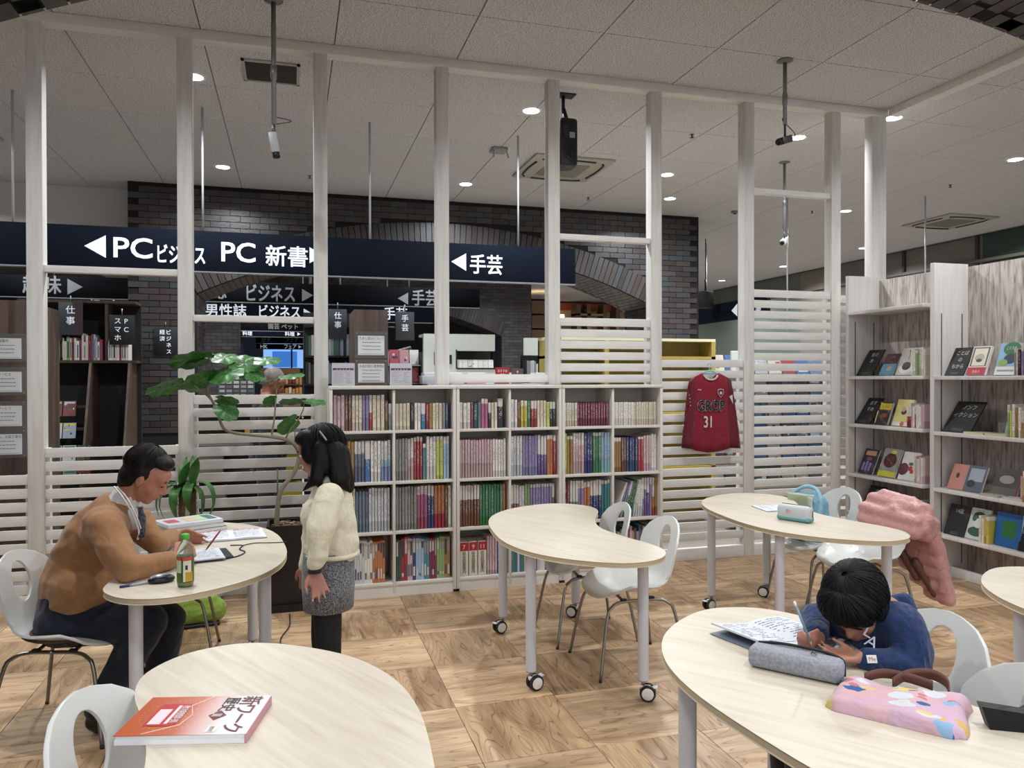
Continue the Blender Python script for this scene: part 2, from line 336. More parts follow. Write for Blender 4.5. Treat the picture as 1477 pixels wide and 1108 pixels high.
# pillar quoins beside the arch below the voussoirs come from the same coursing
o = restb.build('brick', parent=w1); o['kind'] = 'stuff'
R0 = 7.36; a0 = math.acos((AX0 - 2.02) / R0); a1 = math.acos((AX1 - 2.02) / R0)
VM = [brick_mesh(.07, .022, .34, m) for m in BR]
nv = 84
for k in range(nv):
    a = a0 + (a1 - a0) * (k + .5) / nv
    ref(rnd.choice(VM), 'voussoir', w1, (2.02 + (R0 + .175) * math.cos(a), -.006, -4 + (R0 + .175) * math.sin(a)), rot=(0, math.pi / 2 - a, 0))
def soffit(root, th, y_off, sel, individual):
    sb = MB(); n = 84
    ms = [brick_mesh(.07, .222, .02, m) for m in BR]
    for k in range(n):
        a = a0 + (a1 - a0) * (k + .5) / n
        for q in range(5):
            y = .115 + .235 * q - (.117 if k % 2 else 0); ln = .222
            if y < 0: y, ln = .06, .11
            if y + .11 > th: y, ln = th - .05, .1
            x, z = 2.02 + R0 * math.cos(a), -4 + R0 * math.sin(a)
            if individual and sel(x): ref(rnd.choice(ms), 'brick', root, (x, y, z), (1, ln / .222, 1), (0, math.pi / 2 - a, 0))
            else: sb.box((0, 0, 0), (.07, ln, .02), rnd.choice(BR), Matrix.Translation((x, y, z)) @ Matrix.Rotation(math.pi / 2 - a, 4, 'Y'))
    if sb.v: o = sb.build('soffit_brick', parent=root); o['kind'] = 'stuff'
    jb = MB()
    for X, s in ((AX0, 1), (AX1, -1)):
        for rr in range(33):
            for q in range(4):
                y = .118 + .24 * q - (.12 if rr % 2 else 0)
                if y < .1: y = .08
                if y > th - .1: continue
                jb.box((X, y, .04 + .0795 * rr), (.02, .225 if y > .1 else .15, .0715), rnd.choice(BR))
    o = jb.build('jamb_brick', parent=root); o['kind'] = 'stuff'
soffit(w1, .95, 0, None, False)
w0 = arch_wall('wall_front', 1.95, .95, True)
soffit(w0, .95, 0, lambda x: x < .2 or x > 2.9, True)
w2 = arch_wall('wall_far', 18.9, .95, False)
vb = MB()
for k in range(nv):
    a = a0 + (a1 - a0) * (k + .5) / nv
    vb.box((0, 0, 0), (.07, .02, .34), rnd.choice(BR), Matrix.Translation((2.02 + (R0 + .175) * math.cos(a), -.006, -4 + (R0 + .175) * math.sin(a))) @ Matrix.Rotation(math.pi / 2 - a, 4, 'Y'))
o = vb.build('voussoir', parent=w2); o['kind'] = 'stuff'
# ceiling bulkheads each side of the brick wall
bk = MB().bbox(-6, PX0, 10.9, 11.1, 3.15, CEIL, col('#c4c0bd', .8)).build('trim_2'); bk['kind'] = 'structure'

# ---- far shop walls
wr = empty('wall_right', (11.5, 0, 0)); wr['kind'] = 'structure'
for y0, y1, c in ((4, 9.2, '#77755c'), (9.2, 10.4, '#34463f'), (10.4, 14.0, '#77706a'), (14.0, 15.3, '#857d74'), (15.3, 21, '#6b756a'), (21, 33, '#7c776e')):
    MB().bbox(0, .15, y0, y1, 0, CEIL, col(c, .7)).build('panel', parent=wr)
for k in range(18): MB().bbox(-.02, 0, 8.3 + .05 * k, 8.33 + .05 * k, 2.3, 3.9, col('#6a6a52', .7)).build('batten', parent=wr)
for y in (10.45, 12.1, 13.0): MB().bbox(-.05, 0, y, y + .06, 0, CEIL, col('#3a3733', .7)).build('mullion', parent=wr)
MB().bbox(-.06, 0, 4, 33, 3.55, 3.6, col('#6b665f', .7)).build('cornice', parent=wr)
wf = MB().bbox(-8, 13, 32.6, 32.8, 0, CEIL, col('#8f8b85', .8)).build('wall_far'); wf['kind'] = 'structure'
wl = MB().bbox(-8, -7.8, -4, 33, 0, CEIL, col('#77736f', .8)).build('wall_left'); wl['kind'] = 'structure'
# daylit shop window far down the aisle
wn = empty('window_1', (-.1, 30, 0)); wn['kind'] = 'structure'
MB().bbox(-.95, .65, 0, .05, 1.95, 3.0, emis('#86b4ef', 1.0)).build('pane', parent=wn)
MB().bbox(-.6, .3, -.03, 0, 2.0, 2.6, emis('#3f76c9', .9)).build('poster', parent=wn)
for x in (-.95, .1, .65): MB().bbox(x - .03, x + .03, -.08, 0, 1.9, 3.05, col('#5b6a6c', .5)).build('frame', parent=wn)
for z in (1.93, 2.72, 3.03): MB().bbox(-1, .7, -.08, 0, z - .03, z + .03, col('#5b6a6c', .5)).build('frame', parent=wn)

# ---- recessed downlights
dl = MB().lathe([(.0, .0), (.075, 0.0), (.075, .001)], 20, emis('#f4fbff', 14.)).mesh('lamp_disc')
rg = MB()
V = []; F = []; n = 24
for rr, zz in ((.075, -.001), (.092, -.006), (.098, 0)): V += [(rr * math.cos(2 * math.pi * k / n), rr * math.sin(2 * math.pi * k / n), zz) for k in range(n)]
for j in range(2): F += [(j * n + k, j * n + (k + 1) % n, (j + 1) * n + (k + 1) % n, (j + 1) * n + k) for k in range(n)]
rg.add(V, F, WHITE, smooth=True); rg = rg.mesh('trim_ring')
def light_data(name, w, c=(1, .985, .96), spread=150):
    l = bpy.data.lights.new(name, 'AREA'); l.shape = 'DISK'; l.size = .15; l.energy = w; l.color = c; l.spread = R(spread); return l
LR = light_data('room_light', ROOM_W, (.98, .985, 1.0)); LS = light_data('store_light', STORE_W, (.93, .97, 1.0))
spots = [(-.75, 4.0), (2.13, 4.0), (4.75, 3.9), (-.75, 1.2), (2.13, 1.2), (4.9, 1.2), (-3.4, 4.0), (-.75, -1.6), (2.13, -1.6)] + [(4.38, 8.35), (5.50, 5.95)] + \
        [(x, y) for y in (6.7, 9.45, 12.05, 14.5, 17.0) for x in (-3.6, -.76, 2.13, 5.0, 7.88, 10.45) if not (x > 10 and y < 9)] + [(7.0, 20.5), (9.6, 20.8)]  # last two lamps added to brighten the far ceiling
word_pos = {(-.75, 4.0): 'above the writing man', (2.13, 4.0): 'above the middle table'}
for k, (x, y) in enumerate(spots):
    room = k < 9 or k == 10
    o = thing('ceiling_downlight', ('round recessed downlight over the study tables' if k < 9 else 'round recessed downlight in the shop ceiling beyond the slatted partition'), 'ceiling light', (x, y, CEIL - .002), 0, 'downlights over the study tables' if k < 9 else 'downlights of the shop ceiling')
    if k == 10: tag(o, 'bright round downlight right beside the corner post of the partition', 'ceiling light', 'downlight by the corner post')
    ref(dl, 'lens', o, (0, 0, -.001)); ref(rg, 'trim_ring', o, (0, 0, 0))
    l = bpy.data.objects.new('lamp', LR if room and k != 10 else LS); COL.objects.link(l); l.parent = o; l.location = (0, 0, -.012)
# ---- ventilation grille
o = thing('ceiling_vent', 'dark square air grille in the shop ceiling beyond the partition', 'vent', (-.147, 6.42, CEIL - .003))
MB().bbox(-.2, .2, -.2, .2, -.004, .0, col('#171512', .8)).build('backing', parent=o)
fr = MB()
for a, b, c, d in ((-.22, .22, .195, .22), (-.22, .22, -.22, -.195), (-.22, -.195, -.22, .22), (.195, .22, -.22, .22)): fr.bbox(a, b, c, d, -.012, 0, col('#a8a4a0', .6))
fr.build('frame', parent=o)
for k in range(13): MB().box((0, -.18 + .03 * k, -.008), (.39, .012, .002), col('#4d4944', .6), T(0, 0, 0)).build('louvre', parent=o)
# ---- cassette air conditioners
def ac(loc, label, rz=0.):
    o = thing('cassette_air_conditioner', label, 'air conditioner', loc, rz)
    MB().rbox((0, 0, -.012), (.95, .95, .03), .01, col('#a9a59a', .5)).build('panel', parent=o, ang=30)
    g = MB().rbox((0, 0, -.03), (.5, .5, .02), .005, col('#8f8b7c', .6))
    g.build('intake_grille', parent=o, ang=30)
    for k in range(12): MB().box((0, -.22 + .04 * k, -.041), (.48, .012, .004), col('#7a7668', .6)).build('grille_bar', parent=o)
    for q in range(4):
        a = MB().tube(smooth_path([(-.26, .40, -.03), (0, .415, -.03), (.26, .40, -.03), (.36, .36, -.03)]), .014, 6, col('#2a2925', .5), T(0, 0, 0, 0, 0, 90 * q)); a.build('air_slot', parent=o)
    return o
ac((3.05, 8.4, CEIL - .002), 'square cassette air conditioner in the ceiling behind the black projector')
ac((9.95, 9.6, CEIL - .002), 'distant cassette air conditioner above the grey oak bookcase')
ac((-3.3, 8.5, CEIL - .002), 'cassette air conditioner half hidden at the far left edge')
# ---- small ceiling fittings
for x, y in ((.22, 9.56), (3.9, 6.9), (3.89, 9.68), (7.39, 9.57), (4.2, 3.95), (8.1, 7.8)):
    near = y < 5
    o = MB().lathe([(.012, 0), (.02, -.006), (.008, -.01), (.008, -.03), (.022, -.032), (.022, -.036)], 10, col('#5a5550', .4, .6)).build('sprinkler_head', loc=(x, y, CEIL))
    tag(o, 'small sprinkler head at the edge of the right-hand brick arch' if near else 'small sprinkler head on the shop ceiling', 'sprinkler', None if near else 'sprinklers on the shop ceiling')
o = thing('wireless_access_point', 'grey flat box with two short antennas on the ceiling', 'router', (2.144, 7.9, CEIL))
MB().rbox((0, 0, -.02), (.17, .17, .035), .012, col('#8f8b88', .5)).build('case', parent=o, ang=30)
for x in (-.07, .07): MB().tube([(x, -.06, -.03), (x * 1.15, -.1, -.12)], .007, 6, col('#8f8b88', .5)).build('antenna', parent=o)
o = tag(MB().lathe([(.05, 0), (.055, -.015), (.04, -.03)], 14, col('#7b7774', .5)).lathe([(.02, -.03), (.018, -.045)], 10, BLACK).build('smoke_detector', loc=(6.3, 9.9, CEIL)), 'small round smoke detector on the shop ceiling', 'detector')
# ================================================ FURNITURE
half = [(-.40, 0), (-.385, .3), (-.32, .55), (-.19, .76), (.0, .91), (.17, .965), (.33, .90), (.42, .74), (.41, .56), (.33, .33), (.275, .12)]
def kidney(L=.865, Wd=.91, off=0., n=6):
    pts = half + [(.265, 0)] + [(u, -v) for u, v in half[::-1] if v > 0]
    P = [(u * Wd, v * L) for u, v in pts]; N = len(P); out = []
    for i in range(N):
        p0, p1, p2, p3 = P[i - 1], P[i], P[(i + 1) % N], P[(i + 2) % N]
        for k in range(n):
            t = k / n; out.append(tuple(.5 * ((2 * p1[q]) + (-p0[q] + p2[q]) * t + (2 * p0[q] - 5 * p1[q] + 4 * p2[q] - p3[q]) * t * t + (-p0[q] + 3 * p1[q] - 3 * p2[q] + p3[q]) * t ** 3) for q in (0, 1)))
    if off:
        res = []; M_ = len(out)
        for i in range(M_):
            a, b = Vector(out[i - 1]), Vector(out[(i + 1) % M_]); d = (b - a).normalized(); res.append((out[i][0] - d.y * off, out[i][1] + d.x * off))
        out = res
    return out
K0 = kidney(); KI = kidney(off=.003); area = sum(K0[i - 1][0] * K0[i][1] - K0[i][0] * K0[i - 1][1] for i in range(len(K0)))
if area > 0: KI = kidney(off=.003)
M_LEG = col('#c2c2c6', .4, name='leg_enamel')
def make_table():
    t = empty('kidney_table')
    b = MB(); n = len(K0)
    rings = [(KI, .688), (K0, .691), (K0, .709), (KI, .712)]
    V = [(x, y, z) for P, z in rings for x, y in P]
    b.add(V, [tuple(range(n))], M_EDGE); b.add(V, [tuple(3 * n + k for k in range(n))][:1], M_TABLE)
    b.add(V, [(j * n + k, j * n + (k + 1) % n, (j + 1) * n + (k + 1) % n, (j + 1) * n + k) for j in range(3) for k in range(n)], M_EDGE, smooth=False)
    o = b.build('tabletop', parent=t)
    bm = bmesh.new(); bm.from_mesh(o.data); bmesh.ops.remove_doubles(bm, verts=bm.verts, dist=1e-5); bmesh.ops.recalc_face_normals(bm, faces=bm.faces); bm.to_mesh(o.data); bm.free()
    for k, (u, v) in enumerate(((-.24, .44), (-.24, -.44), (.27, .645), (.27, -.645))):
        lg = MB().lathe([(.0265, .10), (.0265, .68)], 20, M_LEG).lathe([(.028, .675), (.04, .686), (.04, .689)], 16, STEEL).lathe([(.0255, .095), (.0265, .10)], 16, col('#8f8f92', .5)).build('leg', parent=t, loc=(u, v, 0), ang=40)
        an = (20, 200, -35, 160)[k]
        c = MB(); M = T(0, 0, 0, 0, 0, an)
        c.lathe([(.009, .07), (.009, .098)], 10, STEEL, M)
        c.rbox((-.012, 0, .062), (.05, .022, .022), .006, col('#dcdcda', .4), M)
        for s in (-1, 1):
            Mw = M @ Matrix.Translation((-.022, .017 * s, .0385)) @ Matrix.Rotation(R(-90 * s), 4, 'X')
            c.lathe([(.024, -.010), (.036, -.010), (.0385, -.005), (.0385, .005), (.036, .010), (.028, .010)], 24, col('#101112', .6), Mw)
            c.lathe([(.0285, .006), (.0285, .0115), (.024, .0135), (.0, .0138)], 20, col('#d9d6d0', .35), Mw)
        if k != 2: c.rbox((-.066, 0, .052), (.03, .03, .008), .003, col('#e2e2e0', .4), M @ T(0, 0, 0, 0, 12, 0))
        c.build('caster', parent=lg, ang=50)
    return t
tables = [((1.424, 4.007), 6.172, 'pale kidney-shaped table on casters in the middle, nothing on it'),
          ((-.406, 4.013), 3.251, 'pale kidney-shaped table on casters where the man in brown is writing'),
          ((-.068, 1.704), 3.062, 'pale kidney-shaped table in the foreground with one orange workbook on it'),
          ((2.887, 4.051), 6.175, 'pale kidney-shaped table with the white and teal pencil case, by the grey bookcase'),
          ((1.409, 1.602), .11, 'pale kidney-shaped table where the boy in navy is writing'),
          ((2.895, 1.781), .042, 'pale kidney-shaped table cut off by the right edge of the picture')]
t0 = make_table()
for k, (p, a, lb) in enumerate(tables):
    t = t0 if k == 0 else dup(t0); t.location = (*p, 0); t.rotation_euler = (0, 0, a); tag(t, lb, 'table', 'kidney-shaped study tables')

# ---- moulded chairs with an oval hole in the back
def shell_mesh():
    prof = smooth_path([(.225, 0, .385), (.20, 0, .408), (.12, 0, .415), (.0, 0, .408), (-.11, 0, .418), (-.175, 0, .455), (-.205, 0, .53), (-.225, 0, .62), (-.248, 0, .71), (-.27, 0, .785)], 8)
    # arc length
    s = [0];
    for a, b in zip(prof, prof[1:]): s.append(s[-1] + (b - a).length)
    Ltot = s[-1]; nt, ns = 54, 24
    def at(l):
        l = min(max(l, 0), Ltot)
        for i in range(len(s) - 1):
            if s[i + 1] >= l: f = (l - s[i]) / (s[i + 1] - s[i]); p = prof[i].lerp(prof[i + 1], f); d = (prof[i + 1] - prof[i]).normalized(); return p, d
        return prof[-1], (prof[-1] - prof[-2]).normalized()
    keys = [(0, .0), (.015, .10), (.05, .165), (.11, .205), (.2, .222), (.3, .222), (.38, .205), (.47, .185), (.56, .175), (.66, .19), (.76, .205), (.84, .20), (.91, .165), (.96, .115), (.99, .055), (1, .0)]
    def hw(t):
        for (a, wa), (b, wb) in zip(keys, keys[1:]):
            if b >= t: f = (t - a) / (b - a); return wa + (wb - wa) * f
        return 0
    import itertools
    ts = [.5 - .5 * math.cos(math.pi * (k / nt)) for k in range(nt + 1)]; ts = [.55 * t + .45 * (k / nt) for k, t in enumerate(ts)]
    P2 = []; hc = Ltot * .815; ha, hb = .062, .092
    for t in ts:
        w = max(hw(t), .004)
        for q in range(ns + 1): P2.append([(-1 + 2 * q / ns) * w, t * Ltot, w, t])
    F = []
    ins = lambda p: (p[0] / ha) ** 2 + ((p[1] - hc) / hb) ** 2 < 1
    for j in range(nt):
        for q in range(ns):
            f = (j * (ns + 1) + q, j * (ns + 1) + q + 1, (j + 1) * (ns + 1) + q + 1, (j + 1) * (ns + 1) + q)
            if not all(ins(P2[i]) for i in f): F.append(f)
    for p in P2:
        if ins(p):
            dx, dy = p[0] / ha, (p[1] - hc) / hb; l = math.hypot(dx, dy) or 1; p[0] = dx / l * ha; p[1] = hc + dy / l * hb
    V = []
    for a, l, w, t in P2:
        p, d = at(l); nrm = Vector((d.z, 0, -d.x))
        lift = (.055 if .1 < t < .6 else .045) * min(1, t * 5) * (abs(a) / .21) ** 2.2
        v = p + nrm * lift; V.append((v.x, a, v.z))
    me = bpy.data.meshes.new('shell'); me.from_pydata(V, [], F); me.materials.append(PLASTIC)
    bm = bmesh.new(); bm.from_mesh(me); bmesh.ops.remove_doubles(bm, verts=bm.verts, dist=.0012)
    loose = [v for v in bm.verts if not v.link_faces]; bmesh.ops.delete(bm, geom=loose, context='VERTS')
    bmesh.ops.smooth_vert(bm, verts=[v for v in bm.verts if not v.is_boundary], factor=.5, use_axis_x=True, use_axis_y=True, use_axis_z=True)
    bmesh.ops.recalc_face_normals(bm, faces=bm.faces)
    bm.to_mesh(me); bm.free(); me.polygons.foreach_set('use_smooth', [True] * len(me.polygons)); return me
SHELL = shell_mesh()
def make_chair():
    c = empty('shell_chair')
    o = ref(SHELL, 'seat_shell', c, (0, 0, 0))
    md = o.modifiers.new('s', 'SOLIDIFY'); md.thickness = .011; md.offset = 0
    md = o.modifiers.new('b', 'BEVEL'); md.width = .004; md.segments = 2; md.limit_method = 'ANGLE'; md.angle_limit = R(50)
    for s in (-1, 1):
        MB().tube(smooth_path([(.0, .145 * s, .378), (.10, .15 * s, .378), (.16, .165 * s, .36), (.195, .18 * s, .30), (.25, .222 * s, .0)], 5), .0085, 10, STEEL).lathe([(.0095, 0), (.0095, .012)], 8, BLACK, Matrix.Translation((.25, .222 * s, 0))).build('leg', parent=c)
        MB().tube(smooth_path([(.0, .145 * s, .378), (-.10, .15 * s, .378), (-.16, .165 * s, .36), (-.195, .18 * s, .30), (-.25, .222 * s, .0)], 5), .0085, 10, STEEL).lathe([(.0095, 0), (.0095, .012)], 8, BLACK, Matrix.Translation((-.25, .222 * s, 0))).build('leg', parent=c)
    f = MB()
    for x in (-.07, .09): f.tube([(x, -.15, .380), (x, -.08, .392), (x, .08, .392), (x, .15, .380)], .008, 8, STEEL)
    for x in (-.07, .09):
        for y in (-.15, .15): f.rbox((x, y, .389), (.03, .02, .012), .002, BLACK)
    f.build('seat_frame', parent=c)
    return c
c0 = make_chair()
chairs = [((1.755, 3.81), 180, 'white shell chair nearest the viewer at the middle table'),
          ((1.71, 4.32), 179, 'white shell chair tucked behind the middle table, nearer the white bookshelf'),
          ((-.95, 3.82), -16, 'white shell chair with a brown seat pad under the man in brown'),
          ((-.66, 4.56), 2, 'white shell chair hidden behind the man, only its thin legs showing under his table'),
          ((-.262, 1.99), -20, 'white shell chair back in the bottom left corner at the foreground table'),
          ((3.42, 3.97), 176, 'white shell chair with the pink padded coat over its back'),
          ((3.47, 4.44), 182, 'white shell chair behind the light blue rucksack'),
          ((1.80, 1.975), 184, 'white shell chair the boy in navy sits on'),
          ((1.66, 1.50), 186, 'white shell chair in the bottom right corner holding a black bag')]
for k, (p, a, lb) in enumerate(chairs):
    c = c0 if k == 0 else dup(c0); c.location = (*p, 0); c.rotation_euler = (0, 0, R(a)); tag(c, lb, 'chair', 'white shell chairs around the study tables')
    if k == 2:
        MB().ell((-.01, 0, .432), (.185, .19, .022), col('#5d4b38', .9, bump=.3), n=24, h=8).build('seat_pad', parent=c)

# ---- low white bookshelf in three units
SB = [(.250, 1.146), (1.150, 1.962), (1.966, 2.806)]
ZS = [.098, .463, .820, 1.184]          # top faces of the shelf boards
Y0, Y1 = 5.42, 5.765
cub = []
for k, (xa, xb) in enumerate(SB):
    u = thing('bookshelf_unit', ('white open bookshelf unit, left one of three, behind the standing girl', 'white open bookshelf unit, middle one of three', 'white open bookshelf unit, right one of three, next to the red shirt')[k], 'bookshelf', ((xa + xb) / 2, Y0, 0), 0, 'low white bookshelf units')
    w = xb - xa; h = w / 2
    for s in (-1, 1): MB().rbox((s * (h - .011), .172, .75), (.022, .345, 1.46), .0015, M_SHELF).build('side_panel', parent=u, ang=30)
    MB().rbox((0, .170, 1.489), (w, .35, .022), .0015, M_SHELF).build('top_panel', parent=u, ang=30)
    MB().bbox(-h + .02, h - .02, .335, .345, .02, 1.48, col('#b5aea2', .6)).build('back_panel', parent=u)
    MB().bbox(-h + .022, h - .022, .012, .03, 0, .078, M_SHELF).build('kick_board', parent=u)
    MB().rbox((0, .172, .75), (.018, .325, 1.44), .0015, M_SHELF).build('divider', parent=u, ang=30)
    for z in ZS:
        for s in (-1, 1): MB().rbox((s * (h - .022 + .009) / 2, .169, z - .01), (h - .031, .325, .02), .0015, M_SHELF).build('shelf', parent=u, ang=30)
    cub += [(xa + .024, (xa + xb) / 2 - .011), ((xa + xb) / 2 + .011, xb - .024)]
# ---- books: one mesh with rounded spine, paper block and covers; spine print is procedural
def book_mat(name, dens):
    m, N, L, P = new_mat(name)
    oi = N.new('ShaderNodeObjectInfo'); tc = N.new('ShaderNodeTexCoord'); sp = N.new('ShaderNodeSeparateXYZ'); L.new(tc.outputs['Generated'], sp.inputs[0])
    # bands of a second tone near the foot or head
    wn = N.new('ShaderNodeTexWhiteNoise'); wn.noise_dimensions = '1D'; L.new(oi.outputs['Alpha'], wn.inputs['W'])
    st = N.new('ShaderNodeMath'); st.operation = 'LESS_THAN'; L.new(sp.outputs['Z'], st.inputs[0])
    mr = N.new('ShaderNodeMapRange'); mr.inputs['To Min'].default_value = -.1; mr.inputs['To Max'].default_value = .38; L.new(wn.outputs['Value'], mr.inputs['Value']); L.new(mr.outputs[0], st.inputs[1])
    hv = N.new('ShaderNodeHueSaturation'); hv.inputs['Value'].default_value = .7; hv.inputs['Saturation'].default_value = 1.1; hm = N.new('ShaderNodeMapRange'); hm.inputs['To Min'].default_value = .44; hm.inputs['To Max'].default_value = .56
    L.new(oi.outputs['Alpha'], hm.inputs['Value']); L.new(hm.outputs[0], hv.inputs['Hue']); L.new(oi.outputs['Color'], hv.inputs['Color'])
    mx = N.new('ShaderNodeMix'); mx.data_type = 'RGBA'; L.new(st.outputs[0], mx.inputs['Factor']); L.new(oi.outputs['Color'], mx.inputs['A']); L.new(hv.outputs['Color'], mx.inputs['B'])
    # pale title field on the upper part of many spines
    w2 = N.new('ShaderNodeMath'); w2.operation = 'MULTIPLY'; w2.inputs[1].default_value = 7.31; L.new(oi.outputs['Alpha'], w2.inputs[0]); w3 = N.new('ShaderNodeTexWhiteNoise'); w3.noise_dimensions = '1D'; L.new(w2.outputs[0], w3.inputs['W'])
    g1 = N.new('ShaderNodeMapRange'); g1.inputs['To Min'].default_value = .45; g1.inputs['To Max'].default_value = 1.6; L.new(w3.outputs['Value'], g1.inputs['Value'])
    g2 = N.new('ShaderNodeMath'); g2.operation = 'GREATER_THAN'; L.new(sp.outputs['Z'], g2.inputs[0]); L.new(g1.outputs[0], g2.inputs[1]); g3 = N.new('ShaderNodeMath'); g3.operation = 'MULTIPLY'; g3.inputs[1].default_value = .85; L.new(g2.outputs[0], g3.inputs[0])
    mw = N.new('ShaderNodeMix'); mw.data_type = 'RGBA'; mw.inputs['B'].default_value = lin('#d6d3cc'); L.new(g3.outputs[0], mw.inputs['Factor']); L.new(mx.outputs['Result'], mw.inputs['A']); mx = mw
    # column of small printed marks
    mp = N.new('ShaderNodeMapping'); mp.inputs['Scale'].default_value = (3, 1, 21); cv = N.new('ShaderNodeVectorMath'); cv.operation = 'ADD'
    rm = N.new('ShaderNodeMath'); rm.operation = 'MULTIPLY'; rm.inputs[1].default_value = 50; L.new(oi.outputs['Random'], rm.inputs[0])
    L.new(tc.outputs['Generated'], mp.inputs['Vector']); L.new(mp.outputs[0], cv.inputs[0]); L.new(rm.outputs[0], cv.inputs[1])
    vn = N.new('ShaderNodeTexVoronoi'); vn.inputs['Scale'].default_value = 1.6; vn.distance = 'CHEBYCHEV'; L.new(cv.outputs[0], vn.inputs['Vector'])
    th = N.new('ShaderNodeMath'); th.operation = 'LESS_THAN'; th.inputs[1].default_value = .30; L.new(vn.outputs['Distance'], th.inputs[0])
    xa = N.new('ShaderNodeMath'); xa.operation = 'SUBTRACT'; xa.inputs[1].default_value = .5; L.new(sp.outputs['X'], xa.inputs[0]); ab = N.new('ShaderNodeMath'); ab.operation = 'ABSOLUTE'; L.new(xa.outputs[0], ab.inputs[0])
    xl = N.new('ShaderNodeMath'); xl.operation = 'LESS_THAN'; xl.inputs[1].default_value = .27; L.new(ab.outputs[0], xl.inputs[0])
    zz = N.new('ShaderNodeMath'); zz.operation = 'GREATER_THAN'; zz.inputs[1].default_value = .42 - dens * .2; L.new(sp.outputs['Z'], zz.inputs[0])
    z2 = N.new('ShaderNodeMath'); z2.operation = 'LESS_THAN'; z2.inputs[1].default_value = .93; L.new(sp.outputs['Z'], z2.inputs[0])
    m1 = N.new('ShaderNodeMath'); m1.operation = 'MULTIPLY'; m2 = N.new('ShaderNodeMath'); m2.operation = 'MULTIPLY'; m3 = N.new('ShaderNodeMath'); m3.operation = 'MULTIPLY'
    L.new(th.outputs[0], m1.inputs[0]); L.new(xl.outputs[0], m1.inputs[1]); L.new(m1.outputs[0], m2.inputs[0]); L.new(zz.outputs[0], m2.inputs[1]); L.new(m2.outputs[0], m3.inputs[0]); L.new(z2.outputs[0], m3.inputs[1])
    # dark print on light spines, light print on dark ones
    bw = N.new('ShaderNodeRGBToBW'); L.new(oi.outputs['Color'], bw.inputs[0]); lt = N.new('ShaderNodeMath'); lt.operation = 'LESS_THAN'; lt.inputs[1].default_value = .16; L.new(bw.outputs[0], lt.inputs[0])
    ink = N.new('ShaderNodeMix'); ink.data_type = 'RGBA'; ink.inputs['A'].default_value = lin('#2b2a30'); ink.inputs['B'].default_value = lin('#c9c6bd'); L.new(lt.outputs[0], ink.inputs['Factor'])
    m4 = N.new('ShaderNodeMath'); m4.operation = 'MULTIPLY'; m4.inputs[1].default_value = .95; L.new(m3.outputs[0], m4.inputs[0])
    m_ = N.new('ShaderNodeMix'); m_.data_type = 'RGBA'; L.new(m4.outputs[0], m_.inputs['Factor']); L.new(mx.outputs['Result'], m_.inputs['A']); L.new(ink.outputs['Result'], m_.inputs['B'])
    L.new(m_.outputs['Result'], P.inputs['Base Color']); P.inputs['Roughness'].default_value = .35
    return m
M_SPINE = book_mat('book_spine', .5); M_PAGES = col('#d8d3c4', .9)
def book_mesh():
    b = MB()        # unit book: spine at y=0, depth 1, height 1
    t = .5; pr = [(-t, .06), (-t * .82, .0), (t * .82, .0), (t, .06), (t, 1), (t * .8, 1), (t * .8, .07), (-t * .8, .07), (-t * .8, 1), (-t, 1)]
    b.prism(pr, 0, 1, M_SPINE)
    b.bbox(-t * .79, t * .79, .07, .96, .012, .985, M_PAGES); return b.mesh('book')
BOOK = book_mesh()
palette = {'white': '#dedbd4', 'cream': '#d0c7b2', 'grey': '#8f8e8b', 'black': '#222226', 'red': '#96303a', 'crimson': '#743245', 'pink': '#a85f80', 'rose': '#c7aaae', 'orange': '#b3734a', 'brown': '#6d4a38', 'yellow': '#bfb255', 'ochre': '#9a7a44', 'green': '#447a58', 'light green': '#86a070', 'dark green': '#2b4f46', 'teal': '#44838a', 'blue': '#41699c', 'navy': '#35406f', 'light blue': '#97b0c8', 'purple': '#655284', 'violet': '#8b83a8', 'silver': '#c6c9cc', 'lime': '#bcc263', 'slate': '#6b7889'}
ROWN = ('bottom', 'third', 'second', 'top'); COLN = ('first', 'second', 'third', 'fourth', 'fifth', 'sixth')
used = {}
def put_book(x, y, z, t, h, d, cname, label, group, rz=0., lean=0., parent=None):
    c = lin(palette[cname]); j = rnd.uniform(.93, 1.07)
    o = bpy.data.objects.new('book', BOOK); COL.objects.link(o); o.location = (x, y, z); o.scale = (t * .92, d, h); o.rotation_euler = (0, lean, rz)
    o.color = (min(c[0] * j, 1), min(c[1] * j, 1), min(c[2] * j, 1), (sum(ord(q) * (i + 3) for i, q in enumerate(label)) % 97) / 97 if group and group.startswith(cname) else rnd.random()); tag(o, label, 'book', group); return o
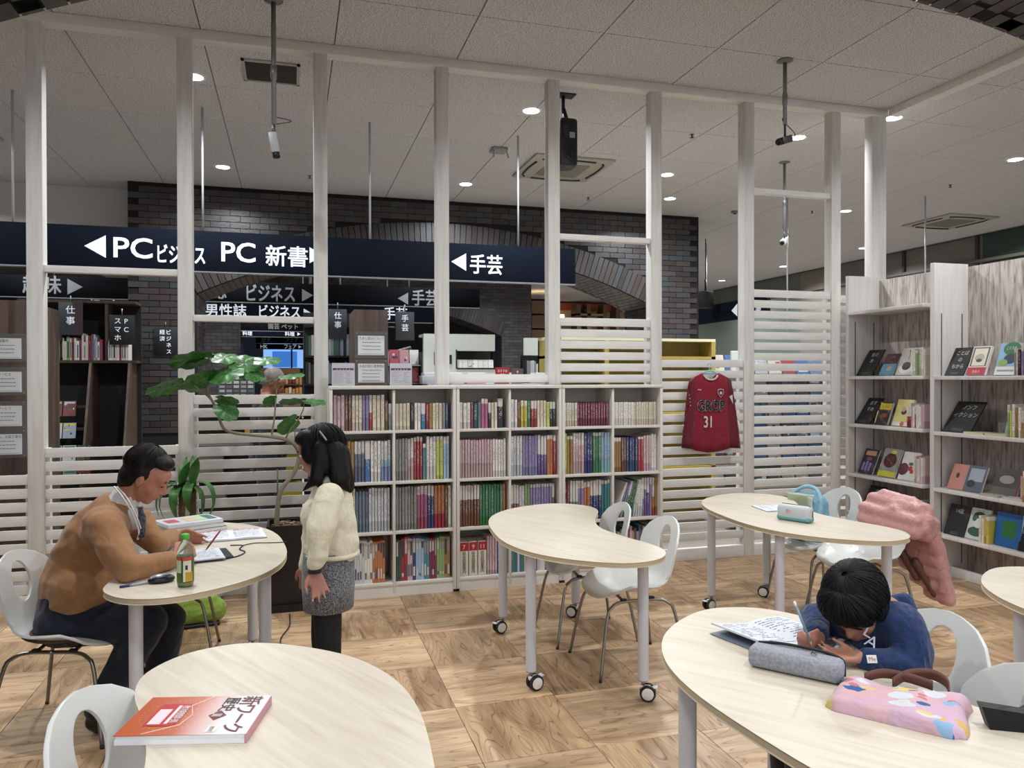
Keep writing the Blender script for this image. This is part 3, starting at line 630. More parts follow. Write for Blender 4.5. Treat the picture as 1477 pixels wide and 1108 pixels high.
# every compartment: runs of (how many, colour, thickness cm, height cm), from left to right
G = {
 (3, 0): [(3, 'rose', 2.2, 25), (2, 'brown', 2, 25), (3, 'cream', 2, 25), (2, 'violet', 2, 25), (1, 'red', 2, 25), (3, 'cream', 2.4, 25), (2, 'brown', 2.2, 21), (2, 'grey', 2, 19), (1, 'teal', 2, 19), (1, 'crimson', 2, 19), (2, 'light green', 2, 19), (1, 'orange', 2.2, 19)],
 (3, 1): [(4, 'cream', 2.2, 19), (1, 'black', 2.4, 19), (2, 'white', 2, 19), (1, 'blue', 3, 19), (1, 'red', 2, 19), (1, 'ochre', 2, 19), (3, 'cream', 2, 19), (1, 'grey', 2, 19), (1, 'navy', 2, 19), (1, 'yellow', 2.2, 21), (1, 'rose', 2, 21)],
 (3, 2): [(3, 'white', 2.4, 19), (1, 'crimson', 1.6, 19), (1, 'dark green', 3, 19), (1, 'slate', 2, 19), (2, 'pink', 2.2, 22), (1, 'black', 2, 19), (2, 'cream', 2, 19), (1, 'black', 4, 22), (2, 'grey', 3, 21), (1, 'yellow', 2.4, 21), (2, 'white', 2, 21)],
 (3, 3): [(2, 'white', 2.2, 21), (1, 'brown', 2, 20), (2, 'yellow', 2.2, 20), (1, 'green', 2.2, 20), (2, 'red', 2.2, 20), (3, 'cream', 2, 20), (1, 'lime', 2.2, 19), (4, 'black', 2, 19)],
 (3, 4): [(5, 'cream', 1.8, 18), (13, 'crimson', 1.8, 18)],
 (3, 5): [(8, 'white', 1.8, 18), (9, 'cream', 1.8, 18)],
 (2, 0): [(4, 'grey', 2, 29), (2, 'ochre', 2, 29), (3, 'slate', 2, 29), (1, 'blue', 3.4, 29), (3, 'white', 2, 29), (3, 'light blue', 2, 29), (2, 'silver', 1.8, 29), (3, 'crimson', 2, 26), (1, 'orange', 1.8, 26)],
 (2, 1): [(4, 'grey', 1.8, 30), (2, 'rose', 1.8, 30), (3, 'red', 1.8, 31), (1, 'teal', 2.2, 26), (3, 'white', 2, 31), (2, 'lime', 2.2, 31), (4, 'light blue', 1.9, 31), (3, 'purple', 1.9, 31), (3, 'blue', 1.9, 31)],
 (2, 2): [(12, 'rose', 1.75, 28), (7, 'white', 1.75, 28), (4, 'cream', 1.7, 28)],
 (2, 3): [(4, 'silver', 1.9, 30), (5, 'violet', 2, 30), (3, 'purple', 2, 30), (2, 'orange', 2.1, 30), (6, 'red', 2, 30)],
 (2, 4): [(1, 'lime', 2, 31), (2, 'ochre', 2, 29), (4, 'rose', 1.9, 31), (3, 'navy', 2, 31), (3, 'green', 2, 31), (5, 'light blue', 2, 31), (2, 'lime', 2, 27)],
 (2, 5): [(3, 'ochre', 1.9, 27), (2, 'brown', 1.8, 27), (4, 'navy', 2, 27), (2, 'red', 2, 27), (3, 'rose', 1.9, 28), (2, 'white', 2, 29), (3, 'slate', 2, 29), (3, 'pink', 2, 29)],
 (1, 0): [(4, 'crimson', 1.8, 31), (3, 'cream', 1.8, 31), (4, 'slate', 1.9, 29), (7, 'silver', 1.8, 31), (3, 'rose', 2, 31)],
 (1, 1): [(7, 'grey', 1.8, 31), (3, 'pink', 2.2, 31), (2, 'navy', 2, 31), (3, 'orange', 2.1, 31), (1, 'brown', 2.2, 31), (4, 'white', 1.9, 31), (1, 'teal', 1.8, 31), (2, 'rose', 1.9, 31)],
 (1, 2): [(7, 'brown', 1.8, 30), (8, 'green', 1.85, 30), (2, 'orange', 1.8, 30), (4, 'slate', 1.8, 30)],
 (1, 3): [(3, 'crimson', 1.8, 29), (2, 'silver', 1.8, 28), (2, 'light green', 1.8, 29), (8, 'violet', 1.8, 29), (3, 'crimson', 1.8, 29), (2, 'grey', 1.8, 28)],
 (1, 4): [(2, 'crimson', 1.9, 30), (3, 'green', 1.9, 30), (2, 'violet', 1.9, 30), (2, 'orange', 2.2, 29), (4, 'navy', 2, 30), (6, 'teal', 1.9, 30)],
 (1, 5): [],
 (0, 0): [(3, 'white', 1.9, 30), (2, 'rose', 1.8, 30), (2, 'teal', 1.8, 30), (5, 'silver', 1.8, 30), (3, 'white', 1.9, 30), (5, 'orange', 1.85, 30)],
 (0, 1): [(2, 'dark green', 1.9, 30), (2, 'red', 2.4, 31), (2, 'rose', 1.8, 30), (1, 'navy', 2.6, 31), (3, 'light blue', 2, 30), (2, 'teal', 2, 30), (3, 'crimson', 1.9, 30), (3, 'light green', 1.9, 30), (2, 'ochre', 2.2, 30)],
}
STUFF = MB()
for (r, c), runs in G.items():
    xa, xb = cub[c]; x = xa + .004; seen = {}
    for n, cn, t, h in runs:
        if r == 0:
            for q in range(n):
                tt = t / 100 * .97; hh = h / 100 * rnd.uniform(.97, 1.02)
                if x + tt > xb: break
                STUFF.bbox(x, x + tt * .94, Y0 + .04, Y0 + .25, ZS[0], ZS[0] + hh, col(palette[cn], .4)); z_ = ZS[0] + hh * rnd.uniform(.55, .8)
                STUFF.bbox(x + tt * .15, x + tt * .8, Y0 + .0385, Y0 + .04, z_, ZS[0] + hh * .95, col(rnd.choice(('#b9b4aa', '#8f8a84', '#3a3a40')), .5)); STUFF.bbox(x + tt * .2, x + tt * .75, Y0 + .0385, Y0 + .04, ZS[0] + hh * .1, ZS[0] + hh * rnd.uniform(.15, .4), col(rnd.choice(('#c9c4ba', '#55515a')), .5)); x += tt
            continue
        t = t / 100 * 1.2; h = h / 100
        if x + t > xb: break
        k = seen.get(cn, 0); seen[cn] = k + 1
        where = '%s row, %s compartment of the white bookshelf' % (ROWN[r], COLN[c])
        n_fit = min(n, int((xb - x) / t)); plural = 'matching ' if n_fit > 1 else ''
        ext = '' if not k else (' further right' if k == 1 else ' furthest right')
        lb = '%s %s-spined book%s%s, %s' % ('one of' if n_fit > 1 else 'single', cn, 's' if n_fit > 1 else '', ext, where)
        g = '%s-spined books%s, %s' % (cn, ext, where) if n_fit > 1 else None
        for q in range(n_fit):
            put_book(x + t / 2, Y0 + .035 + rnd.uniform(0, .012), ZS[r] + .0005, t * rnd.uniform(.93, 1.), h * rnd.uniform(.985, 1.01), min(.75 * h, .24), cn, lb, g); x += t
# leaning books in the compartment next to the partition
x = cub[5][0] + .01
for q, (cn, le) in enumerate([('white', 20), ('purple', 18), ('violet', 17), ('green', 15), ('green', 14), ('dark green', 13), ('green', 12), ('silver', 8), ('white', 6), ('white', 4), ('white', 3)]):
    put_book(x + .012, Y0 + .045, ZS[1] + .001, .018, .29, .21, cn, 'slanting %s-spined book in the third row beside the red shirt' % cn, 'slanting books in the right-hand compartment, third row', 0, R(le)); x += .021 + .0025 * (q < 3)
for q, cn in enumerate(('violet', 'purple', 'purple', 'violet', 'orange', 'ochre')):
    put_book(x + .012, Y0 + .05, ZS[1] + .001, .021, .30, .21, cn, 'upright %s-spined book at the right end of the third row' % cn, 'upright books at the right end of the third row'); x += .0225
# the rest of the bottom row hides behind tables and chairs: one mass of books
bm_ = STUFF
for c in range(2, 6):
    x = cub[c][0] + .004
    if c == 2:
        for q in range(3):
            b = thing('book', 'thick reference book with red cap and the numeral ' + ('seven', 'nine', 'eleven')[q] + ', bottom row', 'book', (x + .034, Y0 + .04, ZS[0] + .0005), 0)
            MB().rbox((0, .09, .125), (.062, .18, .25), .004, col('#d3cfc0', .5)).build('cover', parent=b, ang=30)
            p = MB(); M = T(0, -.0009, 0, 90, 0, 0); red = col('#a51f2b', .5)
            p.rect(-.03, .03, .185, .248, red, M); p.word(('7', '9', '11')[q], 0, .198, .045, WHITE, M, .0006, center=True)
            for i, ch in enumerate('総合図書案内'): p.word(ch, 0, .155 - i * .027, .03, BLACK, M, .0006, center=True)
            p.build('cover_print', parent=b); x += .069
        for q in range(4): put_book(x + .01, Y0 + .04, ZS[0], .019, .285, .2, 'rose', 'one of the rose-spined books right of the thick red-capped volumes, bottom row', 'rose books, bottom row'); x += .02
        for q in range(6): put_book(x + .01, Y0 + .04, ZS[0], .019, .29, .2, 'blue', 'one of the blue-spined books right of the thick red-capped volumes, bottom row', 'blue books, bottom row'); x += .02
        continue
    while x < cub[c][1] - .02:
        t = rnd.uniform(.015, .022); h = rnd.uniform(.24, .30)
        bm_.bbox(x, x + t * .95, Y0 + .045, Y0 + .25, ZS[0], ZS[0] + h, col(palette[rnd.choice(('blue', 'green', 'silver', 'rose', 'grey', 'cream', 'brown'))], .4)); x += t
o = bm_.build('packed_books'); tag(o, 'packed books in the bottom row, mostly hidden behind table and chair legs', 'books', None, 'stuff')

# ---- grey oak display bookcase along the right side: two bays
XB, XF = 5.10, 4.77
def side(name, parent, y, ztop, th=.04):
    o = MB().rbox(((XB - XF) / 2, 0, ztop / 2), (XB - XF, th, ztop), .002, M_LAM)
    for x in (.07, .27): o.bbox(x - .004, x + .004, -th / 2 - .0015, -th / 2 + .001, .1, 2.05, col('#2e2a27', .5))
    return o.build(name, parent=parent, loc=(0, y, 0), ang=30)
bays = [('wide grey oak display bay next to the slatted partition', 4.82, 5.72, 2.43, (2.135, 1.565, 1.145, .705, .37)),
        ('grey oak display bay cut off by the right edge of the picture', 3.30, 4.78, 2.42, (1.562, 1.135, .70, .352))]
for k, (lb, ya, yb, zt, zs) in enumerate(bays):
    u = thing('display_bookcase', lb, 'bookcase', (XF, (ya + yb) / 2, 0), 0, 'grey oak display bookcases'); m = (ya + yb) / 2
    side('side_panel', u, yb - .02 - m, 2.44 if k else 2.46)
    if k: side('side_panel', u, ya + .02 - m, 2.44)
    MB().rbox((XB - XF + .012, 0, zt / 2), (.024, yb - ya, zt), .002, M_GREY).build('back_panel', parent=u, ang=30)
    MB().rbox((.18, 0, .04), (.02, yb - ya - .05, .08), .002, M_LAM).build('kick_board', parent=u, ang=30)
    for z in zs: MB().rbox(((XB - XF) / 2 - .004, -.0 if k == 0 else 0, z - .0125), (XB - XF + .01, yb - ya - (.045 if k == 0 else .085), .028), .002, M_LAM).build('shelf', parent=u, ang=30)
MB_end = MB().rbox((.08, 0, 1.22), (.16, .03, 2.44), .002, M_LAM)
# ================================================ PEOPLE
def smooth_union(mb, name, m, parent, vox=.008, it=6, fold=0., fscale=9., stretch=(1, 1, 1), mats=None):
    """one continuous surface grown round overlapping tapered volumes"""
    me = mb.mesh('tmp'); o = bpy.data.objects.new('tmp', me); COL.objects.link(o)
    r = o.modifiers.new('r', 'REMESH'); r.mode = 'VOXEL'; r.voxel_size = vox
    if it: s = o.modifiers.new('s', 'SMOOTH'); s.iterations = it; s.factor = .5
    bpy.context.view_layer.update()
    m2 = bpy.data.meshes.new_from_object(o.evaluated_get(bpy.context.evaluated_depsgraph_get())); bpy.data.objects.remove(o); bpy.data.meshes.remove(me)
    if fold:
        for v in m2.vertices:
            p = v.co; q = Vector((p.x * stretch[0], p.y * stretch[1], p.z * stretch[2])) * fscale
            n = noise.noise(q + Vector((noise.noise(q * .7) * 2, 0, 0))); n = .55 * n + .75 * (.32 - abs(noise.noise(q * 1.3 + Vector((5, 3, 1)))) * 1.9) * max(0, .35 + noise.noise(q * .45 + Vector((9, 2, 4))) * 1.6); v.co = p + v.normal * fold * .55 * n * 1.6
    m2.materials.clear(); m2.materials.append(m)
    m2.polygons.foreach_set('use_smooth', [True] * len(m2.polygons)); m2.name = name
    o = bpy.data.objects.new(name, m2); COL.objects.link(o); o.parent = parent; return o
def hand(mb, wrist, d, across, sc=1., curl=(25, 35, 25), thumb=1, spread=6, tcurl=20):
    """palm and five fingers; d = finger direction, across = towards the thumb side"""
    w = Vector(wrist); d = Vector(d).normalized(); a = Vector(across); a = (a - d * a.dot(d)).normalized(); nrm = d.cross(a) * thumb  # nrm: palm side
    L = .075 * sc
    kn = []
    for k, off in enumerate((.027, .009, -.009, -.026)):
        k0 = w + a * off * .55 * sc; k1 = w + d * (L - abs(k - 1) * .004 * sc) + a * off * sc; kn.append(k1); mb.cap(k0, k1, .013 * sc, .0105 * sc, n=8, h=3)
    for k, (ln) in enumerate((.068, .076, .070, .055)):
        ang = R((1.5 - k) * spread); p = kn[k]; cur = (d * math.cos(ang) + a * math.sin(ang)).normalized(); tot = 0
        for j, fr in enumerate((.45, .31, .26)):
            tot += curl[j]; c_, s_ = math.cos(R(tot)), math.sin(R(tot)); dd = cur * c_ + nrm * s_
            q = p + dd * ln * fr * sc; mb.cap(p, q, (.0093 - j * .0009) * sc, (.0084 - j * .0009) * sc, n=8, h=3); p = q
    p = w + d * .018 * sc + a * .020 * sc; dd = (d * .62 + a * .75 + nrm * .25).normalized(); q = p + dd * .036 * sc; mb.cap(p, q, .0135 * sc, .0108 * sc, n=8, h=3)
    dd = (d * .9 + a * (.35 - tcurl / 60) + nrm * .35).normalized(); r_ = q + dd * .03 * sc; mb.cap(q, r_, .0105 * sc, .009 * sc, n=8, h=3)
    dd = (d * .9 - a * tcurl / 60 + nrm * .45).normalized(); mb.cap(r_, r_ + dd * .022 * sc, .0092 * sc, .0078 * sc, n=8, h=3)
def head(mb, c, rot, s=1.):
    """skull, jaw, nose, ears, lips; local x = face direction, y = left, z = up"""
    M = Matrix.Translation(c) @ rot.to_4x4()
    def e(p, r): mb.ell((0, 0, 0), tuple(v * s for v in r), None, M @ Matrix.Translation(Vector(p) * s), 18, 12)
    e((-.012, 0, .02), (.098, .076, .098)); e((.022, 0, -.03), (.070, .060, .085)); e((.052, 0, -.092), (.026, .030, .022)); e((.055, 0, .03), (.042, .060, .045))
    for q in (-1, 1):
        e((.045, .035 * q, -.035), (.034, .026, .034)); e((.0, .077 * q, -.012), (.017, .010, .031)); e((.083, .030 * q, .018), (.012, .022, .006)); e((.076, .031 * q, .0), (.014, .015, .010)); e((.092, .010 * q, -.036), (.010, .009, .008))
    mb.cap(M @ Vector((.088 * s, 0, .008 * s)), M @ Vector((.106 * s, 0, -.032 * s)), .008 * s, .0105 * s, n=8, h=3)
    e((.086, 0, -.060), (.012, .024, .006)); e((.083, 0, -.070), (.012, .021, .007))
    return M
def face_bits(M, s, parent, brow, closed=True):
    b = MB()
    for q in (-1, 1):
        if not closed: b.ell((0, 0, 0), (.012 * s, .014 * s, .009 * s), col('#e8e4de', .3), M @ Matrix.Translation(Vector((.080, .031 * q, .0)) * s), 12, 8)
        b.ell((0, 0, 0), (.0052 * s, .017 * s, .0028 * s), col('#1a1210', .5), M @ Matrix.Translation(Vector((.0885, .031 * q, -.003)) * s), 12, 6)
    o = b.build('eye', parent=parent)
    b = MB()
    for q in (-1, 1): b.ell((0, 0, 0), (.004 * s, .018 * s, .0036 * s), col(brow, .8), M @ Matrix.Translation(Vector((.094, .031 * q, .022)) * s), 10, 6)
    b.build('eyebrow', parent=parent)
    b = MB(); b.ell((0, 0, 0), (.004 * s, .020 * s, .0045 * s), col('#8a4a42', .5), M @ Matrix.Translation(Vector((.0945, 0, -.0645)) * s), 12, 6); b.build('lips', parent=parent)
def hair_mat(h, h2):
    m, N, L, P = new_mat('hair_' + h.strip('#')); tc = N.new('ShaderNodeTexCoord'); mp = N.new('ShaderNodeMapping'); mp.inputs['Scale'].default_value = (150, 150, 8); L.new(tc.outputs['Object'], mp.inputs['Vector'])
    n = N.new('ShaderNodeTexNoise'); n.inputs['Scale'].default_value = 1.5; n.inputs['Detail'].default_value = 3; L.new(mp.outputs[0], n.inputs['Vector'])
    r = ramp(N, [(.35, h), (.75, h2)]); L.new(n.outputs['Fac'], r.inputs['Fac']); L.new(r.outputs['Color'], P.inputs['Base Color']); P.inputs['Roughness'].default_value = .5; P.inputs['Specular IOR Level'].default_value = .22
    b = N.new('ShaderNodeBump'); b.inputs['Strength'].default_value = .35; b.inputs['Distance'].default_value = .002; L.new(n.outputs['Fac'], b.inputs['Height']); L.new(b.outputs[0], P.inputs['Normal']); return m
def skin(h):
    m, N, L, P = new_mat('skin'); P.inputs['Base Color'].default_value = lin(h); P.inputs['Roughness'].default_value = .5
    P.inputs['Subsurface Weight'].default_value = .08; P.inputs['Subsurface Radius'].default_value = (.01, .004, .002); return m
class Fig:      # figure frame: x to the right of the view, y away from it, z up; at() places a joint seen at a spot of the photo, y metres deeper than the root
    def __init__(s, px, d):
        s.d = d; s.u0 = (px - 738.5) / 1097 * d; a = R(16.15)
        s.loc = (d * math.sin(a) + s.u0 * math.cos(a), d * math.cos(a) - s.u0 * math.sin(a), 0)
    def at(s, px, py, y=0.): d = s.d + y; return Vector(((px - 738.5) / 1097 * d - s.u0, y, 1.55 - (py - 546.3) * d / 1097))
def strands(M, s, parent, m, c, rad, n, t0, t1, r=.0022, seed=1, fringe=0, drop=None):
    """fine locks combed from the crown over the head"""
    q = random.Random(seed); b = MB()
    for i in range(n):
        az = q.uniform(0, 2 * math.pi); end = t1(az) * q.uniform(.9, 1.08); off = q.uniform(1.0, 1.045); P = []; sw = q.uniform(-.25, .25)
        for k in range(8):
            th = t0 + (end - t0) * k / 7; a = az + sw * (k / 7)
            P.append(M @ (Vector((c[0] + rad[0] * off * math.sin(th) * math.cos(a), c[1] + rad[1] * off * math.sin(th) * math.sin(a), c[2] + rad[2] * off * math.cos(th))) * s))
        if drop:
            for k in range(1, 4): P.append(P[7] + Vector((0, 0, -drop(az) * q.uniform(.8, 1.1) * k / 3)))
        k_ = len(P); b.tube(P, [r * (1.2 - .9 * j / (k_ - 1)) for j in range(k_)], 4, m)
    o = b.build('hair_strands', parent=parent); o['kind'] = 'stuff'
HAIR = hair_mat('#050506', '#121113')
def rotm(fx, pitch=0., roll=0.):   # face towards heading fx degrees (0 = +x), pitch down positive
    return Matrix.Rotation(R(fx), 3, 'Z') @ Matrix.Rotation(R(pitch), 3, 'Y') @ Matrix.Rotation(R(roll), 3, 'X')

# ---- man in a brown jumper, writing
g = Fig(150, 3.46); A = g.at
man = thing('person', 'seated grey-haired man in a brown jumper and tie, writing at the left table'.replace('grey-haired ', ''), 'person', g.loc, R(-16.15))
SK = skin('#a8705a')
b = MB(); hc = A(211, 686); HR = rotm(8, 30)
pel = A(103, 882); che = A(140, 770); nb = A(176, 730); sr = A(150, 762, -.17); sl = A(196, 752, .17)
HM = head(b, hc, HR, 1.0)
b.cap(nb, hc + HR @ Vector((-.035, 0, -.06)), .062, .055); b.cap(pel, che, .11, .115); b.cap(che, nb, .115, .06)
er, wr_ = A(184, 822, -.30), A(250, 806, -.10); el_, wl_ = A(226, 785, .16), A(252, 772, .36)
b.cap(sr, er, .05, .042); b.cap(er, wr_, .042, .028); b.cap(sl, el_, .05, .042); b.cap(el_, wl_, .042, .028); b.cap(sr, sl, .045, .045)
hand(b, wr_, A(292, 782, .02) - wr_, (0, .6, .9), 1.12, (38, 55, 40), -1, 5, 30)
hand(b, wl_, (.8, .4, -.25), (0, -.4, .9), 1.05, (10, 15, 10), 1, 6, 10)
kn_r, an_r = A(212, 898, -.10), A(142, 1026, -.14); kn_l, an_l = A(240, 893, .14), A(226, 992, .18)
for s_, kn, an in ((-1, kn_r, an_r), (1, kn_l, an_l)):
    hp = pel + Vector((0, .1 * s_, -.0)); b.cap(hp, kn, .08, .055); b.cap(kn, an, .055, .035); b.cap(an, an + Vector((.14, 0, -.03)), .035, .025)
smooth_union(b, 'body', SK, man, .0065, 3)
face_bits(HM, 1.0, man, '#2a201c')
h = MB(); S = 1.0
def hell(p, r, MM=None, s=S): h.ell((0, 0, 0), tuple(v * s for v in r), None, (MM or HM) @ Matrix.Translation(Vector(p) * s), 18, 12)
hell((-.035, 0, .045), (.092, .084, .090)); hell((-.055, 0, -.02), (.060, .074, .075)); hell((.02, 0, .088), (.065, .068, .040)); hell((-.02, .066, .015), (.045, .019, .05)); hell((-.02, -.066, .015), (.045, .019, .05)); hell((-.065, 0, -.06), (.038, .055, .04)); hell((.048, 0, .088), (.032, .055, .022))
smooth_union(h, 'hair', hair_mat('#080708', '#241d1b'), man, .006, 3, .002, 60, (1, 1, .2))
c = MB()
c.cap(A(104, 868), A(112, 838), .150, .158); c.cap(A(112, 838), A(133, 778), .158, .140); c.cap(A(133, 778), A(160, 742), .140, .105); c.cap(A(160, 742), A(176, 730), .105, .075)
c.cap(sr, A(170, 800, -.25), .080, .068); c.cap(A(170, 800, -.25), er, .068, .058); c.cap(er, wr_ + (er - wr_) * .12, .058, .041)
c.cap(sl, el_, .078, .058); c.cap(el_, wl_ + (el_ - wl_) * .15, .058, .042); c.cap(A(150, 762, -.12), A(150, 770, .12), .105, .105); c.cap(A(118, 850, -.05), A(118, 850, .06), .15, .15)
TAN = cloth('#8f6640', '#986e46', scale=30, fold=6, foldb=.35)
smooth_union(c, 'jumper', TAN, man, .010, 7, .020, 7, (.8, 1, 1.5))
c = MB(); c.cap(nb + Vector((-.012, 0, .0)), nb + Vector((.028, 0, .058)), .070, .063); c.cap(nb + Vector((.03, -.02, -.01)), nb + Vector((.068, -.03, -.07)), .040, .030)
smooth_union(c, 'shirt_collar', col('#cfcfd0', .7), man, .006, 3)
c = MB(); c.tube([A(201, 731, -.045), A(204, 745, -.06), A(203, 760, -.075), A(202, 775, -.09)], [.008, .017, .020, .017], 8, cloth('#20222f', '#4d505f', scale=90)); c.build('tie', parent=man)
c = MB(); c.tube(smooth_path([A(164, 701, -.05), A(177, 717, -.095), A(191, 742, -.11), A(199, 765, -.10), A(197, 778, -.10)], 4), .0045, 6, col('#d8d4cc', .8)); c.tube(smooth_path([A(168, 701, -.055), A(182, 717, -.10), A(195, 742, -.11), A(202, 762, -.10)], 4), .0032, 6, col('#d8d4cc', .8)); c.build('neckline_trim', parent=man)
c = MB()
for s_, kn, an in ((-1, kn_r, an_r), (1, kn_l, an_l)):
    hp = A(104, 888) + Vector((0, .085 * s_, 0)); c.cap(hp, kn, .115, .083); c.cap(kn, an + Vector((0, 0, .02)), .083, .066)
c.cap(A(100, 880, -.04), A(100, 880, .06), .14, .14)
smooth_union(c, 'trousers', cloth('#0d1322', '#121a2c', fold=8), man, .009, 6, .007, 9)
for an in (an_r, an_l):
    c = MB(); c.cap(an + Vector((-.02, 0, -.045)), an + Vector((.16, 0, -.058)), .044, .038); c.cap(an + Vector((.0, 0, -.01)), an + Vector((.0, 0, -.05)), .048, .046); c.M = Matrix.Diagonal((1, 1, 1, 1))
    smooth_union(c, 'shoe', col('#121317', .35), man, .008, 3)
pn = tag(MB().tube([(0, 0, 0), (.055, .01, .075)], .004, 8, col('#8c2f2a', .4)).tube([(0, 0, 0), (-.008, -.001, -.011)], [.004, .0012], 8, STEEL).build('pen', loc=Vector(man.location) + Matrix.Rotation(R(-16.15), 3, 'Z') @ A(298, 790, .03)), 'red pen held in the fingers of the man in brown', 'pen')

strands(HM, 1.0, man, hair_mat('#080708', '#2b2220'), (-.03, 0, .045), (.096, .088, .094), 240, .15, lambda a: 1.45 + .35 * (1 - math.cos(a)) / 2 - .25 * max(0, math.cos(a)), .0018, 3)
# ---- girl standing behind, facing left
g = Fig(468, 3.3); A = g.at
girl = thing('person', 'standing girl with long black hair, cream sweatshirt and grey tweed skirt', 'person', g.loc, R(-16.15))
b = MB(); hc = A(462, 652); HR = rotm(172, 10); s_h = .93
HM = head(b, hc, HR, s_h)
nb = A(476, 700); pel = A(476, 820)
b.cap(hc + HR @ Vector((-.02, 0, -.06)), nb, .042, .045); b.cap(nb, A(474, 760), .07, .10); b.cap(A(474, 760), pel, .10, .088)
shn, shf = A(474, 718, -.13), A(474, 718, .13); en, wn_ = A(459, 775, -.17), A(452, 822, -.17); ef, wf_ = A(452, 775, .15), A(440, 815, .12)
b.cap(shn, shf, .045, .045); b.cap(shn, en, .036, .03); b.cap(en, wn_, .03, .021); b.cap(shf, ef, .036, .03); b.cap(ef, wf_, .03, .021)
hand(b, wn_, A(462, 858, -.18) - wn_, (-.9, -.2, .1), .92, (12, 22, 15), -1, 9, 5)
hand(b, wf_, (.0, -.1, -1), (-1, 0, 0), .85, (15, 20, 15), 1, 5, 5)
for s_, x0, x1, x2 in ((-1, 470, 472, 477), (1, 470, 466, 470)):
    hp = A(x0, 850, .045 * s_); kn = A(x1, 920, .055 * s_); an = A(x2, 1040, .07 * s_)
    b.cap(hp, kn, .060, .050); b.cap(kn, an, .052, .032); b.cap(an + Vector((.02, 0, -.02)), an + Vector((-.12, 0, -.035)), .03, .022)
smooth_union(b, 'body', skin('#9c6a58'), girl, .0065, 3)
face_bits(HM, s_h, girl, '#1a1412', False)
h = MB()
for p, r in (((-.02, 0, .035), (.103, .086, .092)), ((-.06, 0, -.03), (.066, .078, .09)), ((.03, .03, .075), (.07, .05, .045)), ((.03, -.03, .075), (.07, .05, .045)), ((.02, .074, .01), (.045, .016, .06)), ((.02, -.074, .01), (.045, .016, .06))): hell(p, r, HM, s_h)
for (x0, y0, d0, x1, y1, d1, r0, r1) in ((484, 655, .0, 496, 700, .0, .062, .045), (480, 650, -.04, 490, 690, -.06, .055, .045), (478, 655, .05, 490, 690, .07, .055, .045), (490, 690, -.05, 502, 706, -.06, .04, .012), (486, 690, -.03, 488, 708, -.08, .035, .008), (494, 695, .03, 505, 700, .05, .04, .014),
                                         (462, 645, -.065, 455, 690, -.085, .034, .026), (455, 690, -.085, 436, 708, -.09, .026, .004), (468, 660, -.07, 460, 700, -.09, .03, .010), (448, 632, -.05, 440, 655, -.06, .014, .005), (452, 640, .07, 450, 690, .09, .03, .02)):
    h.cap(A(x0, y0, d0), A(x1, y1, d1), r0, r1)
smooth_union(h, 'hair', HAIR, girl, .006, 3, .003, 60, (1, 1, .08))
strands(HM, s_h, girl, HAIR, (-.02, 0, .035), (.107, .090, .096), 260, .1, lambda a: 1.75 if math.cos(a) < .6 else 1.25, .0022, 5)
c = MB().cap(A(461, 622, -.07), A(470, 634, -.085), .004, .004, col('#8f8f94', .4)); c.build('hair_clip', parent=girl)
c = MB()
c.cap(A(478, 704), A(475, 745), .085, .115); c.cap(A(475, 745), A(476, 782), .115, .122); c.cap(A(476, 782), A(478, 794), .122, .105); c.cap(shn + Vector((0, .01, 0)), shf, .060, .060)
c.cap(shn, A(462, 760, -.18), .062, .060); c.cap(A(462, 760, -.18), A(458, 795, -.18), .060, .050); c.cap(A(458, 795, -.18), A(453, 815, -.175), .050, .034); c.cap(shf, ef, .06, .056); c.cap(ef, wf_, .05, .034)
c.cap(A(470, 745, -.03), A(470, 745, .05), .11, .11)
smooth_union(c, 'sweatshirt', cloth('#cfc8ae', '#d6cfb8', fold=10, foldb=.35), girl, .0088, 5, .012, 8, (1, 1, 1.3))
c = MB().tube([(.0, 0, 0)] and [A(478, 797, 0) + Vector((.110 * math.cos(a) * 1.0, .122 * math.sin(a), -.004 * math.cos(a))) for a in [math.pi * 2 * k / 24 for k in range(25)]], .010, 8, cloth('#c9c2a6', scale=200)); c.build('hem_band', parent=girl)
c = MB(); mp = [(.100, 812), (.112, 835), (.115, 872)]
n = 28; V = []; F = []
for r_, py in ((.104, 793), (.112, 815), (.112, 845), (.106, 876), (.100, 876), (.10, 800)):
    z = A(476, py).z; cx = A(476, py).x - .01; V += [(cx + r_ * 1.0 * math.cos(2 * math.pi * k / n), r_ * 1.14 * math.sin(2 * math.pi * k / n), z) for k in range(n)]
for j in range(5): F += [(j * n + k, j * n + (k + 1) % n, (j + 1) * n + (k + 1) % n, (j + 1) * n + k) for k in range(n)]
c.add(V, F, cloth('#26292f', '#85878b', scale=170, bump=.8, fine=300, fold=8, foldb=.2), smooth=True); c.build('skirt', parent=girl)
c = MB()
for s_, x0, x1, x2 in ((-1, 470, 472, 477), (1, 470, 466, 470)):
    hp = A(x0, 850, .045 * s_); kn = A(x1, 920, .055 * s_); an = A(x2, 1040, .07 * s_); c.cap(hp, kn, .066, .057); c.cap(kn, an, .057, .037); c.cap(an + Vector((.02, 0, -.02)), an + Vector((-.12, 0, -.035)), .034, .026)
smooth_union(c, 'tights', col('#07070b', .8), girl, .007, 4)
c = MB().lathe([(.026, -.012), (.031, -.008), (.031, .012), (.026, .014)], 16, cloth('#141520'), Matrix.Translation(A(453, 822, -.173))); c.build('cuff', parent=girl)

